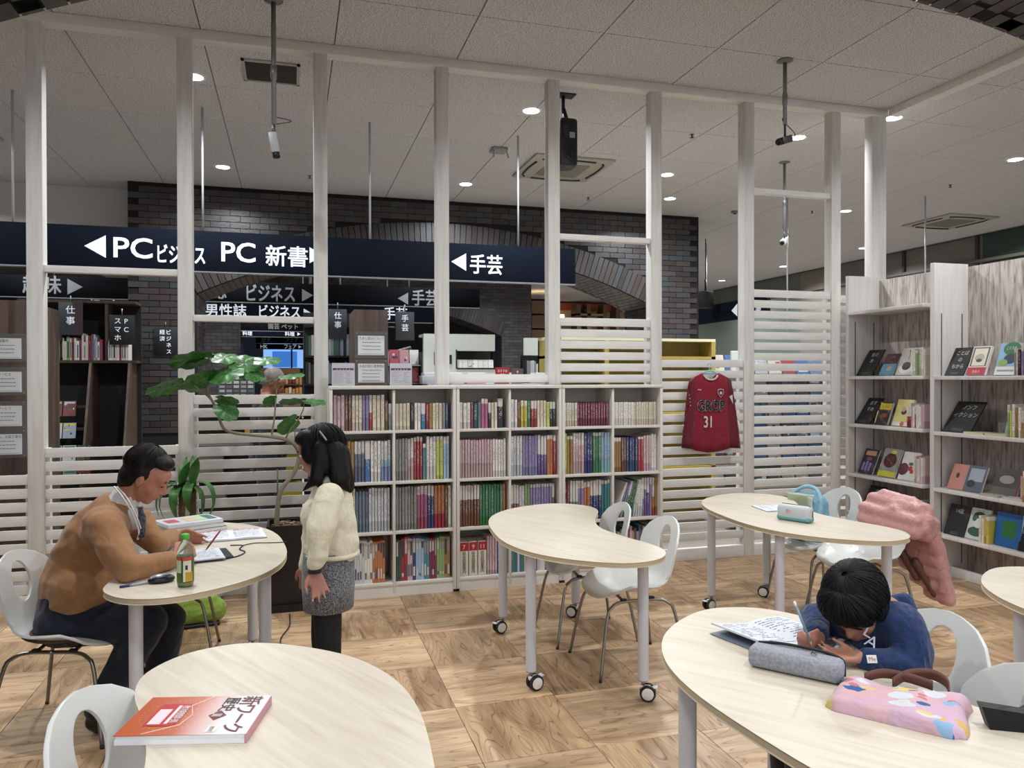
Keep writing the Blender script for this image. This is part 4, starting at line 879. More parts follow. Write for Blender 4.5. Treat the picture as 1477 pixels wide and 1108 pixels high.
# ---- boy bent over his workbook
g = Fig(1235, 2.29); A = g.at
boy = thing('person', 'boy with black hair in a navy hoodie, bent over a workbook with a pencil', 'person', g.loc, R(-16.15))
b = MB(); hc = A(1236, 871, .0); HR = rotm(222, 44); s_h = .93
HM = head(b, hc, HR, s_h)
nb = A(1276, 888, .07); pel = Vector((.12, .10, .50)); che = A(1282, 935, .05)
b.cap(hc + HR @ Vector((-.03, 0, -.055)), nb, .042, .045); b.cap(pel, che, .10, .10); b.cap(che, nb, .10, .06)
shn, shf = A(1300, 905, -.04), A(1212, 893, .16)
en, wn_ = A(1318, 966, -.10), A(1243, 951, -.10); ef, wf_ = A(1190, 915, .12), A(1180, 922, .03)
ef = A(1176, 893, .17)
b.cap(shn, shf, .045, .045); b.cap(shn, en, .036, .03); b.cap(en, wn_, .03, .022); b.cap(shf, ef, .036, .03); b.cap(ef, wf_, .03, .022)
hand(b, wn_, A(1180, 944, -.08) - wn_, (-.15, .95, .25), .80, (8, 16, 12), -1, 8, 5)
hand(b, wf_, A(1166, 936, -.03) - wf_, (.2, -.5, .85), .80, (45, 60, 45), 1, 4, 35)
for s_ in (-1, 1):
    hp = pel + Vector((.0, .07 * s_, -.03)); kn = hp + Vector((-.30, -.08, .0)); an = kn + Vector((.02, 0, -.40)); b.cap(hp, kn, .065, .048); b.cap(kn, an, .045, .03); b.cap(an, an + Vector((-.12, -.03, -.02)), .03, .022)
smooth_union(b, 'body', skin('#a87560'), boy, .0058, 3)
face_bits(HM, s_h, boy, '#1a1412')
h = MB()
for p, r in (((-.012, 0, .036), (.107, .094, .098)), ((-.05, 0, -.02), (.072, .084, .075)), ((.045, 0, .062), (.062, .080, .060)), ((.05, .05, .04), (.05, .035, .052)), ((.05, -.05, .04), (.05, .035, .052)), ((.0, .082, .0), (.045, .014, .042)), ((.0, -.082, .0), (.045, .014, .042))): hell(p, r, HM, s_h)
strands(HM, s_h, boy, HAIR, (-.010, 0, .034), (.112, .098, .102), 420, .08, lambda a: 1.62 + .35 * (1 - math.cos(a)) / 2 + .12 * max(0, math.cos(a)), .0026, 8)
strands(HM, s_h, boy, HAIR, (.042, 0, .052), (.074, .092, .070), 260, .1, lambda a: 1.75 if math.cos(a) > -.3 else 1.1, .0026, 11)
for k in range(9):
    y = -.07 + .0175 * k; h.cap(HM @ Vector((.092 * s_h - abs(y) * .35, y * s_h, .065 * s_h)), HM @ Vector((.103 * s_h - abs(y) * .4, (y * 1.02 + .005 * (-1) ** k) * s_h, (.012 - .004 * (k % 3)) * s_h)), .013, .003)
smooth_union(h, 'hair', HAIR, boy, .0055, 4, .002, 60, (1, 1, .15))
c = MB()
c.cap(pel + Vector((0, 0, -.02)), A(1284, 950, .05), .118, .118); c.cap(A(1284, 950, .05), che, .118, .112); c.cap(che, A(1270, 903, .07), .112, .075); c.cap(shn, shf, .068, .064)
c.cap(shn, A(1318, 940, -.08), .066, .058); c.cap(A(1318, 940, -.08), en, .058, .048); c.cap(en, wn_ + (en - wn_) * .12, .050, .036); c.cap(shf, ef, .062, .052); c.cap(ef, wf_ + (ef - wf_) * .2, .052, .036)
NV = cloth('#12264d', '#16305c', fold=12, foldb=.55)
smooth_union(c, 'hoodie', NV, boy, .0068, 6, .012, 10)
c = MB(); hd = [A(1285, 873, .10), A(1305, 868, .09), A(1312, 884, .07), A(1300, 898, .06), A(1275, 893, .10)]
for p, q in zip(hd, hd[1:]): c.cap(p, q, .026, .026)
c.cap(A(1296, 880, .13), A(1302, 905, .13), .04, .05)
smooth_union(c, 'hood', NV, boy, .006, 4, .004, 10)
LM = Matrix.Translation(A(1255, 921, -.074)) @ Matrix.Rotation(R(-20), 4, 'Z') @ Matrix.Rotation(R(72), 4, 'X') @ Matrix.Rotation(R(-28), 4, 'Z')
c = MB(); c.word('L', -.022, -.004, .05, col('#c9cdd6', .7), LM, 0); c.word('A', -.006, -.026, .05, col('#c9cdd6', .7), LM, 0.001); c.build('chest_letters', parent=boy)
c = MB(); c.rbox((0, 0, 0), (.028, .022, .003), .001, col('#d8d4d2', .7), Matrix.Translation(A(1258, 953, -.142)) @ Matrix.Rotation(R(65), 4, 'X')); c.word('Me', -.010, -.005, .016, col('#8a5a55', .7), Matrix.Translation(A(1258, 953, -.142)) @ Matrix.Rotation(R(65), 4, 'X'), .0022); c.build('sleeve_tag', parent=boy)
c = MB()
for s_ in (-1, 1):
    hp = pel + Vector((.0, .07 * s_, -.02)); kn = hp + Vector((-.30, -.08, .0)); an = kn + Vector((.02, 0, -.36)); c.cap(hp, kn, .082, .062); c.cap(kn, an, .06, .048)
smooth_union(c, 'trousers', cloth('#15171d', '#1d2027'), boy, .009, 5)
c = MB()
for s_ in (-1, 1):
    p = pel + Vector((-.28, -.08 + .07 * s_, -.46)); c.cap(p, p + Vector((-.13, -.03, 0)), .035, .03)
smooth_union(c, 'shoes', col('#15161a', .6), boy, .008, 2)
BR_ = Matrix.Rotation(R(-16.15), 3, 'Z')
p0, p1 = A(1172, 935, -.03), A(1146, 870, -.08)
pc = MB(); d_ = (p1 - p0); pc.tube([(0, 0, 0), tuple(d_ * .12)], [.001, .0038], 8, col('#c9a877', .6)); pc.tube([tuple(d_ * .12), tuple(d_ * .55), tuple(d_ * .9)], .0038, 8, col('#7f9db0', .4)); pc.tube([tuple(d_ * .9), tuple(d_)], .0039, 8, col('#d8dde0', .4))
pc = pc.build('pencil', loc=Vector(boy.location) + BR_ @ p0, rz=R(-16.15)); tag(pc, "patterned pencil in the boy's writing hand", 'pencil')

# ---- shopper seen beyond the partition
g = Fig(392, 6.94); A = g.at
shopper = thing('person', 'grey-haired person in a black jacket seen beyond the slatted partition', 'person', g.loc, R(-16.15))
b = MB(); hc = A(396, 550); HR = rotm(-5, 28); HM = head(b, hc, HR, 1.0); nb = A(386, 577); pel = Vector((-.02, 0, .92))
b.cap(hc + HR @ Vector((-.03, 0, -.06)), nb, .055, .06); b.cap(nb, A(386, 610), .09, .14); b.cap(A(386, 610), pel, .14, .14)
for s_ in (-1, 1):
    sh = A(384, 590, .19 * s_); e_ = A(384, 635, .24 * s_); w_ = A(410, 630, .15 * s_); b.cap(sh, e_, .05, .04); b.cap(e_, w_, .04, .03); hand(b, w_, (1, 0, -.1), (0, 0, 1), 1., (20, 30, 20), s_)
    hp = pel + Vector((0, .1 * s_, -.05)); kn = hp + Vector((0, 0, -.4)); an = kn + Vector((0, 0, -.42)); b.cap(hp, kn, .085, .06); b.cap(kn, an, .06, .04); b.cap(an, an + Vector((.15, 0, -.02)), .04, .03)
smooth_union(b, 'body', skin('#8c5a44'), shopper, .009, 2)
face_bits(HM, 1., shopper, '#6a625c')
h = MB()
for p, r in (((-.03, 0, .04), (.095, .084, .088)), ((-.055, 0, -.02), (.06, .074, .07))): hell(p, r, HM, 1.)
smooth_union(h, 'hair', hair_mat('#5b5552', '#8f8883'), shopper, .007, 2, .003, 60)
c = MB(); c.cap(A(386, 592), A(386, 640), .15, .17); c.cap(A(386, 640), A(386, 672), .17, .17)
for s_ in (-1, 1): c.cap(A(384, 592, .17 * s_), A(384, 635, .24 * s_), .075, .065); c.cap(A(384, 635, .24 * s_), A(408, 630, .16 * s_), .062, .045)
c.cap(nb, A(386, 592), .085, .14); smooth_union(c, 'jacket', cloth('#08090c', '#101116'), shopper, .012, 4, .008, 8)
c = MB()
for s_ in (-1, 1): hp = pel + Vector((0, .09 * s_, -.02)); c.cap(hp, hp + Vector((0, 0, -.42)), .11, .08); c.cap(hp + Vector((0, 0, -.42)), hp + Vector((0, 0, -.82)), .08, .07)
smooth_union(c, 'trousers', cloth('#1b1c20'), shopper, .013, 3)
c = MB()
for s_ in (-1, 1): p = pel + Vector((-.03, .1 * s_, -.875)); c.cap(p, p + Vector((.2, 0, 0)), .045, .035)
smooth_union(c, 'shoes', BLACK, shopper, .01, 2)
# ================================================ HANGING SIGNS (lettering faces the room)
def hsign(label, x0, x1, y, z0, z1, words, rods=(), c=NAVY, letter=None, strip=True):
    o = thing('hanging_sign', label, 'sign', ((x0 + x1) / 2, y, z0)); w = x1 - x0; hh = z1 - z0
    MB().rbox((0, .03, hh / 2), (w, .06, hh), .003, c).build('board', parent=o, ang=30)
    if strip: MB().bbox(-w / 2, w / 2, -.002, .062, -.012, .0, col('#8b8e90', .4, .6)).build('bottom_rail', parent=o)
    M = Matrix.Translation((-(x0 + x1) / 2, -.002, -z0)) @ Matrix.Rotation(R(90), 4, 'X'); b = MB(); letter = letter or LETTER
    for t, x, z, s, sx in words:
        if t == '<': b.add([(x, z, 0), (x + s, z - s * .58, 0), (x + s, z + s * .58, 0)], [(0, 1, 2)], letter, M)
        elif t == '>': b.add([(x, z - s * .58, 0), (x + s, z, 0), (x, z + s * .58, 0)], [(0, 1, 2)], letter, M)
        else: b.word(t, x, z, s, letter, M, 0, sx, s * .026)
        b.build('arrow' if t in '<>' else 'lettering', parent=o); b = MB()
    for x in rods: MB().tube([(x - (x0 + x1) / 2, .03, hh), (x - (x0 + x1) / 2, .03, CEIL - z0)], .011, 8, col('#b9bcc0', .35, .3)).build('hanging_rod', parent=o)
    return o
hsign('long navy sign reading PC and business, PC new books and handicraft, nearest the partition', -3.6, 2.83, 7.4, 2.53, 2.895,
      [('<', -1.73, 2.715, .17, 1), ('PC', -1.52, 2.625, .25, 1.12), ('ビジネス', -1.165, 2.60, .185, .57), ('PC', -.63, 2.625, .25, 1.05), ('新書', -.235, 2.615, .205, .95), ('>', .165, 2.715, .13, 1),
       ('<', 1.52, 2.71, .15, 1), ('手芸', 1.70, 2.615, .205, .85)], (-2.28, -.77, .73, 2.22))
hsign('less lit hanging sign with letters painted dim grey, first one behind the brick arch', -5.5, 3.03, 12.4, 2.74, 3.05,
      [('趣味', -3.70, 2.81, .28, .9), ('>', -3.12, 2.90, .2, 1), ('誌', -1.22, 2.79, .27, 1), ('ビジネス', -.70, 2.77, .29, .66), ('>', .16, 2.87, .17, 1), ('<', 1.66, 2.86, .17, 1), ('手芸', 1.88, 2.77, .28, .8)], (-3.3, -.55, .3, .75, 1.85), NAVY_DIM, LETTER_DIM)
hsign('navy hanging sign reading hobby, men\'s magazines and business, under the black one', -5.8, 2.55, 14.1, 2.60, 2.90,
      [('趣味', -3.25, 2.66, .26, .9), ('男性誌', -1.44, 2.655, .24, .95), ('ビジネス', -.58, 2.65, .25, .74), ('>', .21, 2.73, .14, 1), ('手芸', 1.62, 2.66, .25, .9)], (-1.8, .2, 1.7), NAVY)
hsign('less lit sign with letters painted dim grey for gardening and pets, further down the aisle', -1.06, .6, 17.5, 2.61, 2.80, [('園芸 ペット', -.5, 2.66, .13, .95), ('>', .3, 2.70, .08, 1)], (-.9, .4), NAVY_DIM, LETTER_DIM)
hsign('small navy cookery sign down the aisle', -1.1, .6, 18.4, 2.53, 2.655, [('料理', -1.08, 2.56, .12, .9), ('料理', -.15, 2.56, .12, .9), ('>', .13, 2.60, .07, 1)], (-.9, .4), NAVY)
hsign('less lit history and fair sign painted dim, far down the aisle', -1.05, .4, 24.5, 2.66, 2.85, [('歴史', -.9, 2.70, .17, .9), ('フェア', -.2, 2.70, .17, .8)], (-.8, .2), NAVY_DIM, LETTER_DIM)
hsign('farthest small navy sign reading HK above the bright window', -1.12, .4, 26.4, 2.55, 2.72, [('HK', -1.0, 2.57, .17, 1), ('フェア', -.25, 2.57, .17, .8), ('>', .22, 2.63, .1, 1)], (-.8, .2), NAVY)
# sign that runs into the depth on the right, seen through the top slats
o = thing('hanging_sign', 'navy sign beam running away behind the right brick pillar, white arrow at its end', 'sign', (7.3, 12.6, 2.55))
MB().rbox((0, 0, .16), (.06, 4.2, .32), .003, NAVY).build('board', parent=o, ang=30)
M = Matrix.Translation((-.033, 0, 0)) @ Matrix.Rotation(R(-90), 4, 'Z') @ Matrix.Rotation(R(90), 4, 'X')
b = MB(); b.add([(1.08, .16, 0), (1.26, .05, 0), (1.26, .27, 0)], [(0, 1, 2)], LETTER, M); b.word('文庫', 1.6, .06, .22, LETTER, M, 0, .8, .003); b.build('lettering', parent=o)
for y in (-1.5, -.2, 1.5): MB().tube([(0, y, .32), (0, y, CEIL - 2.55)], .011, 8, col('#b9bcc0', .35, .3)).build('hanging_rod', parent=o)
for (x, y, zb, lb) in ((8.3, 8.4, 2.2, 'thin pale rod hanging above the grey oak bookcase'), (6.55, 9.0, 2.1, 'thin pale rod hanging just right of the third camera, near the corner post')):
    tag(MB().tube([(0, 0, 0), (0, 0, CEIL - zb)], .010, 8, col('#b9bcc0', .35, .3)).build('hanging_rod', loc=(x, y, zb)), lb, 'rod')
def vboard(label, x, y, z, w, hh, txt, c, c2=None, s=.085, cols=1):
    o = thing('category_board', label, 'sign', (x, y, z)); MB().rbox((0, .01, hh / 2), (w, .02, hh), .003, c).build('board', parent=o, ang=30)
    b = MB(); M = Matrix.Translation((0, -.002, 0)) @ Matrix.Rotation(R(90), 4, 'X')
    if c2: b.rect(w * .1, w / 2, .002, hh - .002, c2, M).build('colour_field', parent=o); b = MB()
    n = len(txt)
    for q, line in enumerate(txt):
        xx = (n / 2 - q - .5) * s * 1.15
        for k, ch in enumerate(line): b.word(ch, xx, hh - s * 1.25 * (k + 1), s, LETTER, M, .001, 1, .001, True)
        b.build('lettering', parent=o); b = MB()
    MB().tube([(0, .01, hh), (0, .01, hh + .07)], .006, 6, STEEL).build('bracket', parent=o); return o
DG = col('#34383f', .5)
vboard('grey and maroon board reading work above the far left bookshelves', -2.33, 9.37, 2.04, .235, .36, ['仕事'], DG, col('#3a2227', .5), .095)
vboard('dark grey board reading work just right of the first tall post behind the girl', .455, 7.97, 1.96, .18, .305, ['仕事'], DG, None, .075)
vboard('dark grey board reading handicraft, right of the brown panel with two notices', 1.0, 6.98, 1.905, .17, .26, ['手芸'], DG, None, .068)
vboard('black board reading PC smartphone on the left brick pillar', -1.82, 9.38, 1.94, .26, .33, ['PC', 'スマホ'], BLACK, None, .075)
vboard('small black category board on the left brick pillar above the plant', -1.52, 10.385, 1.86, .27, .34, ['ビジネス', '経済'], BLACK, None, .065)

MB().tube([(-.20, .012, .12), (-.06, .012, .12)], .006, 6, STEEL).build('side_arm', parent=[q for q in bpy.data.objects if q.get('label', '').startswith('dark grey board reading handicraft')][0])
# ================================================ CEILING-HUNG CAMERAS AND PROJECTOR
def cam_unit(name, label, x, y, zc, plate=True, yaw=0., tilt=25, c='#9a9c9f'):
    o = thing(name, label, 'camera', (x, y, CEIL))
    if plate: MB().lathe([(.06, 0), (.062, -.008), (.02, -.02), (.0, -.02)], 20, col('#77797b', .4, .5)).build('ceiling_plate', parent=o)
    MB().tube([(0, 0, -.01), (0, 0, zc - CEIL + .12)], .016, 12, col('#8a8c8e', .4, .6)).build('pole', parent=o); MB().lathe([(.02, -.005), (.02, .08)], 12, col('#8a8c8e', .4, .6), Matrix.Translation((0, 0, (zc - CEIL) * .55))).build('pole_collar', parent=o)
    M = Matrix.Translation((0, 0, zc - CEIL)) @ Matrix.Rotation(R(yaw), 4, 'Z') @ Matrix.Rotation(R(tilt), 4, 'Y')
    b = MB(); b.rbox((0, 0, 0), (.13, .058, .055), .006, col(c, .4), M); b.build('camera_body', parent=o, ang=40)
    MB().lathe([(.022, 0), (.024, .035), (.017, .035), (.015, .028)], 16, BLACK, M @ T(.062, 0, 0, 0, 90, 0)).build('lens', parent=o)
    MB().tube([(0, 0, zc - CEIL + .03), (0, 0, zc - CEIL + .13)], .009, 8, col('#3a3a3c', .4)).build('ball_joint', parent=o)
    MB().tube(smooth_path([tuple(M @ Vector((-.06, 0, 0))), tuple(M @ Vector((-.12, .02, .02))), (-.02 if yaw > 90 else .11, .0, zc - CEIL + .15), (0, 0, zc - CEIL + .17)]), .004, 6, col('#4a4a4c', .5)).build('cable', parent=o)
    return o
cam_unit('ceiling_camera', 'small silver camera pointing down on the pole at the top left', -.105, 5.2, 3.09, True, 0, 80)
cam_unit('ceiling_camera', 'black camera on the grey ceiling pole at the top right, in front of the partition', 3.69, 5.1, 3.40, True, 200, 20, '#2a2b2d')
cam_unit('ceiling_camera', 'white camera hanging lower on a bright pole behind the right bay of the partition', 5.42, 7.5, 3.12, True, 215, 25, '#a9abad')
o = thing('projector', 'black projector hung upright from the ceiling behind the middle post', 'projector', (2.30, 6.25, CEIL))
MB().rbox((0, 0, -.005), (.16, .12, .012), .003, BLACK).build('ceiling_plate', parent=o, ang=30)
MB().tube([(-.02, 0, 0), (-.02, 0, -.16)], .015, 10, BLACK).tube([(-.02, 0, -.12), (.02, 0, -.24)], .018, 10, BLACK).build('arm', parent=o)
b = MB().rbox((0, 0, -.43), (.17, .20, .42), .035, col('#0b0c10', .35)); b.build('housing', parent=o, ang=40)
MB().lathe([(.035, 0), (.035, .02), (.025, .02)], 16, col('#1c1e24', .2), Matrix.Translation((0, -.10, -.55)) @ Matrix.Rotation(R(90), 4, 'X')).build('lens', parent=o)
b = MB(); M = Matrix.Translation((0, -.1015, 0)) @ Matrix.Rotation(R(90), 4, 'X'); b.rect(.0, .05, -.40, -.35, col('#8a8c90', .6), M)
for k in range(5): b.rect(-.05, -.01, -.30 - .02 * k, -.292 - .02 * k, col('#3c3f45', .6), M)
b.build('rating_label', parent=o)
o = thing('speaker', 'black loudspeaker hanging from the ceiling beyond the right pillar', 'speaker', (7.05, 12.0, 2.80)); MB().rbox((0, 0, .14), (.22, .2, .30), .02, BLACK).build('cabinet', parent=o, ang=40); MB().tube([(0, 0, .29), (0, 0, .5)], .02, 8, BLACK).tube([(0, 0, .5), (0, 0, CEIL - 2.8)], .008, 8, BLACK).build('bracket', parent=o)

# ================================================ WHAT STANDS BEYOND THE PARTITION
def notice(parent, x, y, z, w, hh, lines, hd=None):
    o = empty('notice', (x, y, z), 0, parent)
    MB().rbox((0, -.004, hh / 2), (w, .004, hh), .001, col('#55504c', .3)).build('acrylic_plate', parent=o)
    b = MB(); M = Matrix.Translation((0, -.0068, 0)) @ Matrix.Rotation(R(90), 4, 'X'); b.rect(-w * .41, w * .41, hh * .12, hh * .84, PAPER, M)
    ink = col('#3a3d42', .7); b.rect(-w * .38, w * .38, hh * .155, hh * .165, ink, M, .0004)
    if hd: b.word(hd, -w * .37, hh * .70, hh * .125, ink, M, .0006, .82)
    for k in range(lines):
        xx = -w * .28; 
        while xx < w * .25: l = rnd.uniform(.01, .022); b.rect(xx, xx + l, hh * (.58 - .13 * k), hh * (.60 - .13 * k), ink, M, .0004); xx += l + .004
    b.build('printed_sheet', parent=o)
    b = MB()
    for sx in (-1, 1):
        for z_ in (.07, .93): b.lathe([(.006, 0), (.006, .008), (.004, .01)], 10, STEEL, Matrix.Translation((sx * w * .45, -.006, hh * z_)) @ Matrix.Rotation(R(90), 4, 'X'))
    b.build('screw_cap', parent=o)['kind'] = 'stuff'
o = thing('bookcase', 'dark walnut bookcase end at the far left carrying four framed notices', 'bookcase', (-2.35, 6.9, 0))
MB().rbox((0, .45, 1.09), (.64, .9, 2.18), .003, M_DARKWOOD).build('body', parent=o, ang=30)
for k, (z, hd) in enumerate(((1.69, 'カード 会員募集中'), (1.425, 'お取り置きサービス'), (1.155, '送料無料でサービス'), (.93, 'どんな本でも、お取り寄せします。'))): notice(o, .14, -.0, z, .36, .225, 3, hd)
o = thing('bookcase', 'tall dark walnut panel with two framed notices standing behind the white bookshelf', 'bookcase', (.685, 6.9, 0))
MB().rbox((0, .3, 1.085), (.30, .6, 2.17), .003, M_DARKWOOD).build('body', parent=o, ang=30)
notice(o, 0, 0, 1.735, .285, .24, 3, 'ためし読みについて'); notice(o, 0, 0, 1.49, .285, .235, 4, 'お会計前の 飲食物は')
for x, lb in ((.363, 'printed price sheet leaning on the white bookshelf, left of the framed notices'), (.785, 'printed price sheet leaning on the white bookshelf, right of the framed notices')):
    o = thing('price_sheet', lb, 'paper', (x, 5.70, 1.5)); MB().rbox((0, 0, .0835), (.165, .004, .167), .001, col('#b9bac2', .7)).build('card', parent=o)
    b = MB(); M = Matrix.Translation((0, -.003, 0)) @ Matrix.Rotation(R(90), 4, 'X'); b.rect(-.075, .075, .115, .13, col('#5d3f49', .7), M)
    for k in range(8): b.rect(-.072, -.072 + rnd.uniform(.04, .1), .100 - .011 * k, .102 - .011 * k, col('#8c8790', .7), M); b.rect(.02, .02 + rnd.uniform(.02, .05), .097 - .011 * k, .099 - .011 * k, col('#6f6a72', .7), M)
    for k in range(5): b.word('☆', -.05 + .022 * k, .117, .012, PAPER, M, .0005)
    b.build('print', parent=o)
    MB().bbox(-.03, .03, .002, .05, 0, .004, col('#b9bac2', .5)).build('stand_foot', parent=o)
# slanted magazine case on the left
o = thing('magazine_case', 'dark walnut magazine case with slanted side panels left of the brick pillar', 'bookcase', (-2.1, 9.4, 0))
MB().bbox(-.75, .42, .0, .35, 1.735, 1.765, M_DARKWOOD).build('shelf', parent=o); MB().bbox(-.75, .42, .30, .34, 0, 2.42, col('#15110f', .8)).build('back_panel', parent=o)
MB().bbox(-.75, .42, 0, .32, 2.40, 2.43, M_DARKWOOD).build('shelf', parent=o)
for x in (-.35, .10): MB().bbox(x, x + .03, .02, .3, 1.765, 2.41, M_DARKWOOD).build('divider', parent=o)
for x in (-.66, -.03, .36): 
    MB().prism([(.3, 0), (-.62, 0), (-.06, 1.735), (.3, 1.735)], -.012, .012, M_DARKWOOD, Matrix.Translation((x, 0, 0)) @ Matrix.Rotation(R(90), 4, 'Z') @ Matrix.Rotation(R(90), 4, 'X')).build('side_panel', parent=o)
for k in range(4): MB().box((-.35, -.0 - .12 * k + .05, 1.25 - .24 * k), (.58, .02, .03), M_DARKWOOD).build('ledge', parent=o)
def mag_cover(x, y, z, w, hh, c, label, group, tilt=15, art=None, into=None):
    if into:
        M = Matrix.Translation((x, y, z)) @ Matrix.Rotation(R(90 - tilt), 4, 'X'); into.box((0, hh / 2, -.003), (w, hh, .006), col(c, .4), M)
        for k in range(3): a, d = sorted((rnd.uniform(-.45, .45) * w, rnd.uniform(-.45, .45) * w)); e = rnd.uniform(.1, .7) * hh; into.rect(a, d, e, e + .15 * hh, col(rnd.choice(('#b8c7d8', '#a33a3f', '#d0d3d6', '#253a66')), .5), M, .0006 + .0003 * k)
        return
    m = thing('magazine', label, 'magazine', (x, y, z)); M = Matrix.Rotation(R(90 - tilt), 4, 'X')
    MB().box((0, hh / 2, -.003), (w, hh, .006), col(c, .4), M).build('cover', parent=m); b = MB()
    p = ('#c9b93a', '#b8c7d8', '#a33a3f', '#3d6a58', '#d0d3d6', '#253a66')
    for k in range(5): a, d = sorted((rnd.uniform(-.45, .45) * w, rnd.uniform(-.45, .45) * w)); e = rnd.uniform(.08, .8) * hh; b.rect(a, d, e, e + rnd.uniform(.02, .15) * hh, col(rnd.choice(p), .5), M, .0006 + .0003 * k)
    b.rect(-.42 * w, .42 * w, .82 * hh, .95 * hh, col(rnd.choice(p), .5), M, .0008); b.build('cover_print', parent=m); return m
for r_ in range(4):
    for q in range(4):
        if q == 3 and r_ < 2: continue
        mag_cover(-2.62 + .135 * q + .03 * r_, 9.37 - .13 * r_, 1.15 - .235 * r_, .125, .17, rnd.choice(('#3b4f4a', '#b3b6b0', '#6f2f30', '#8f9ba8')), '%s magazine facing out in the slanted case, %s tier' % (('leftmost', 'second', 'third', 'rightmost')[q], ('top', 'second', 'third', 'lowest')[r_]), 'magazines in the slanted case, %s tier' % ('top', 'second', 'third', 'lowest')[r_])
x = -2.62; LOW = MB()
for k in range(34):
    t = rnd.uniform(.016, .034); h_ = rnd.uniform(.20, .30)
    if -2.03 < x < -1.97: x += .04
    LOW.bbox(x, x + t * .94, 9.42, 9.6, 1.7655, 1.7655 + h_, col(rnd.choice(('#c9c6bd', '#8f9296', '#97b0c8', '#cfc7b2', '#1e1e22', '#96303a', '#86a070', '#dedbd4')), .4)); LOW.bbox(x + t * .25, x + t * .7, 9.4185, 9.42, 1.79, 1.7655 + h_ * .8, col(rnd.choice(('#2b2a30', '#b9b4aa', '#4a5a7a')), .5)); x += t * 1.05
    if x > -1.73: break
tag(LOW.build('packed_books'), 'row of books on the dark walnut shelf at the left, beyond the partition', 'books', None, 'stuff')
# black shelves with books right behind the girl's post
o = thing('bookcase', 'black bookcase full of small white books, between the two work and handicraft boards', 'bookcase', (.42, 8.0, 0))
MB().bbox(-.3, .42, .28, .3, 0, 2.25, BLACK).build('back_panel', parent=o)
for z in (1.2, 1.5, 1.79, 2.1): MB().bbox(-.3, .42, 0, .3, z - .02, z, BLACK).build('shelf', parent=o)
LOW = MB()
for z in (1.5, 1.79):
    x = .14
    while x < .80: t = rnd.uniform(.016, .03); LOW.bbox(x, x + t * .95, 8.02, 8.2, z + .0005, z + rnd.uniform(.19, .24), col(palette[rnd.choice(('white', 'black', 'grey', 'white', 'purple', 'green', 'light blue'))], .4)); x += t * 1.04
tag(LOW.build('packed_books'), 'small white and dark books packed in the black bookcase beside the framed notices', 'books', None, 'stuff')
# white display wall with recess of magazines, behind the big arch
o = thing('display_wall', 'pale display wall with a dark recess of face-out magazines, under the big brick arch', 'display', (2.72, 12.5, 0)); PW = col('#cdd1c8', .6)
MB().bbox(-.62, -.06, 0, .1, .3, 2.30, PW).bbox(-.06, .60, 0, .1, 2.02, 2.30, PW).bbox(-.06, .60, 0, .1, .3, 1.73, PW).bbox(-.62, .60, .1, .5, 2.26, 2.30, PW).build('panel', parent=o)
MB().bbox(-.06, .60, .3, .34, 1.7, 2.05, BLACK).bbox(-.08, -.06, -.01, .32, 1.72, 2.04, BLACK).bbox(-.06, .6, -.01, .32, 1.71, 1.73, BLACK).build('recess', parent=o)
MB().bbox(-.45, -.33, -.015, 0, 1.78, 2.0, BLACK).bbox(-.2, -.15, -.015, 0, 1.80, 1.95, BLACK).build('frame', parent=o)
LOW = MB()
for k in range(7): mag_cover(2.715 + .09 * k, 12.52, 1.735, .085, .14, rnd.choice(('#d2d5cc', '#c3b7ae', '#e0e2da')), 'pale magazine standing in the recess of the display wall', '', 8, None, LOW)
tag(LOW.build('packed_magazines'), 'row of pale magazines in the dark recess of the display wall', 'magazines', None, 'stuff')
o = thing('display_wall', 'small pale panel above books, right of the far brick pillar', 'display', (3.75 * 1.0 + .38, 13.0, 0)); MB().bbox(-.12, .5, 0, .1, 1.97, 2.28, PW).build('panel', parent=o); MB().bbox(-.12, .5, 0, .3, 1.55, 1.6, BLACK).bbox(-.12, .5, .28, .3, 1.55, 1.97, BLACK).build('recess', parent=o)
LOW = MB()
for k in range(9): LOW.bbox(4.02 + .035 * k, 4.05 + .035 * k, 13.03, 13.2, 1.6, 1.6 + rnd.uniform(.2, .3), col(rnd.choice(('#c6c9cc', '#dedbd4', '#8f8e8b', '#222226')), .4))
tag(LOW.build('packed_books'), 'grey and white books standing under the small pale panel', 'books', None, 'stuff')
# wooden cube shelving of the stationery corner, far right of centre
WD = col('#7a6248', .6); WDL = col('#b79a75', .6)
wc = thing('cube_shelving', 'light wooden cube shelving under an orange band, seen through the big arch', 'shelving', (8.2, 22.5, 0))
MB().bbox(-2.0, 2.4, .5, .55, 0, 3.98, col('#cdb491', .7)).build('back_panel', parent=wc); MB().bbox(-2.0, 2.4, .40, .5, 3.74, 3.97, col('#b0563a', .7)).build('orange_band', parent=wc)
for x in (-1.55, -1.2, -.62, -.25, .45, .80, 1.35, 1.8): MB().bbox(x, x + .13, 0, .5, 0, 3.90, WD).build('upright', parent=wc)
for x0, x1, z in ((-1.55, -.5, 3.58), (.45, 1.35, 3.55), (-2.0, 2.3, 3.24), (-2.0, 2.3, 2.8), (-2.0, 2.3, 2.2), (-2.0, 2.3, 1.6)): MB().bbox(x0, x1, 0, .5, z, z + .06, WDL).build('shelf', parent=wc)
ws = thing('cube_shelving', 'dark-backed wooden shelving turned sideways, left of the cube shelving with the orange band', 'shelving', (6.35, 19.95, 0))
for z in (1.7, 2.1, 2.5, 2.9, 3.3, 3.7): MB().bbox(0, .5, 0, 2.2, z, z + .04, WDL).build('shelf', parent=ws)
for y in (0, .7, 1.4, 2.15): MB().bbox(0, .5, y, y + .05, 0, 3.74, WD).build('upright', parent=ws)
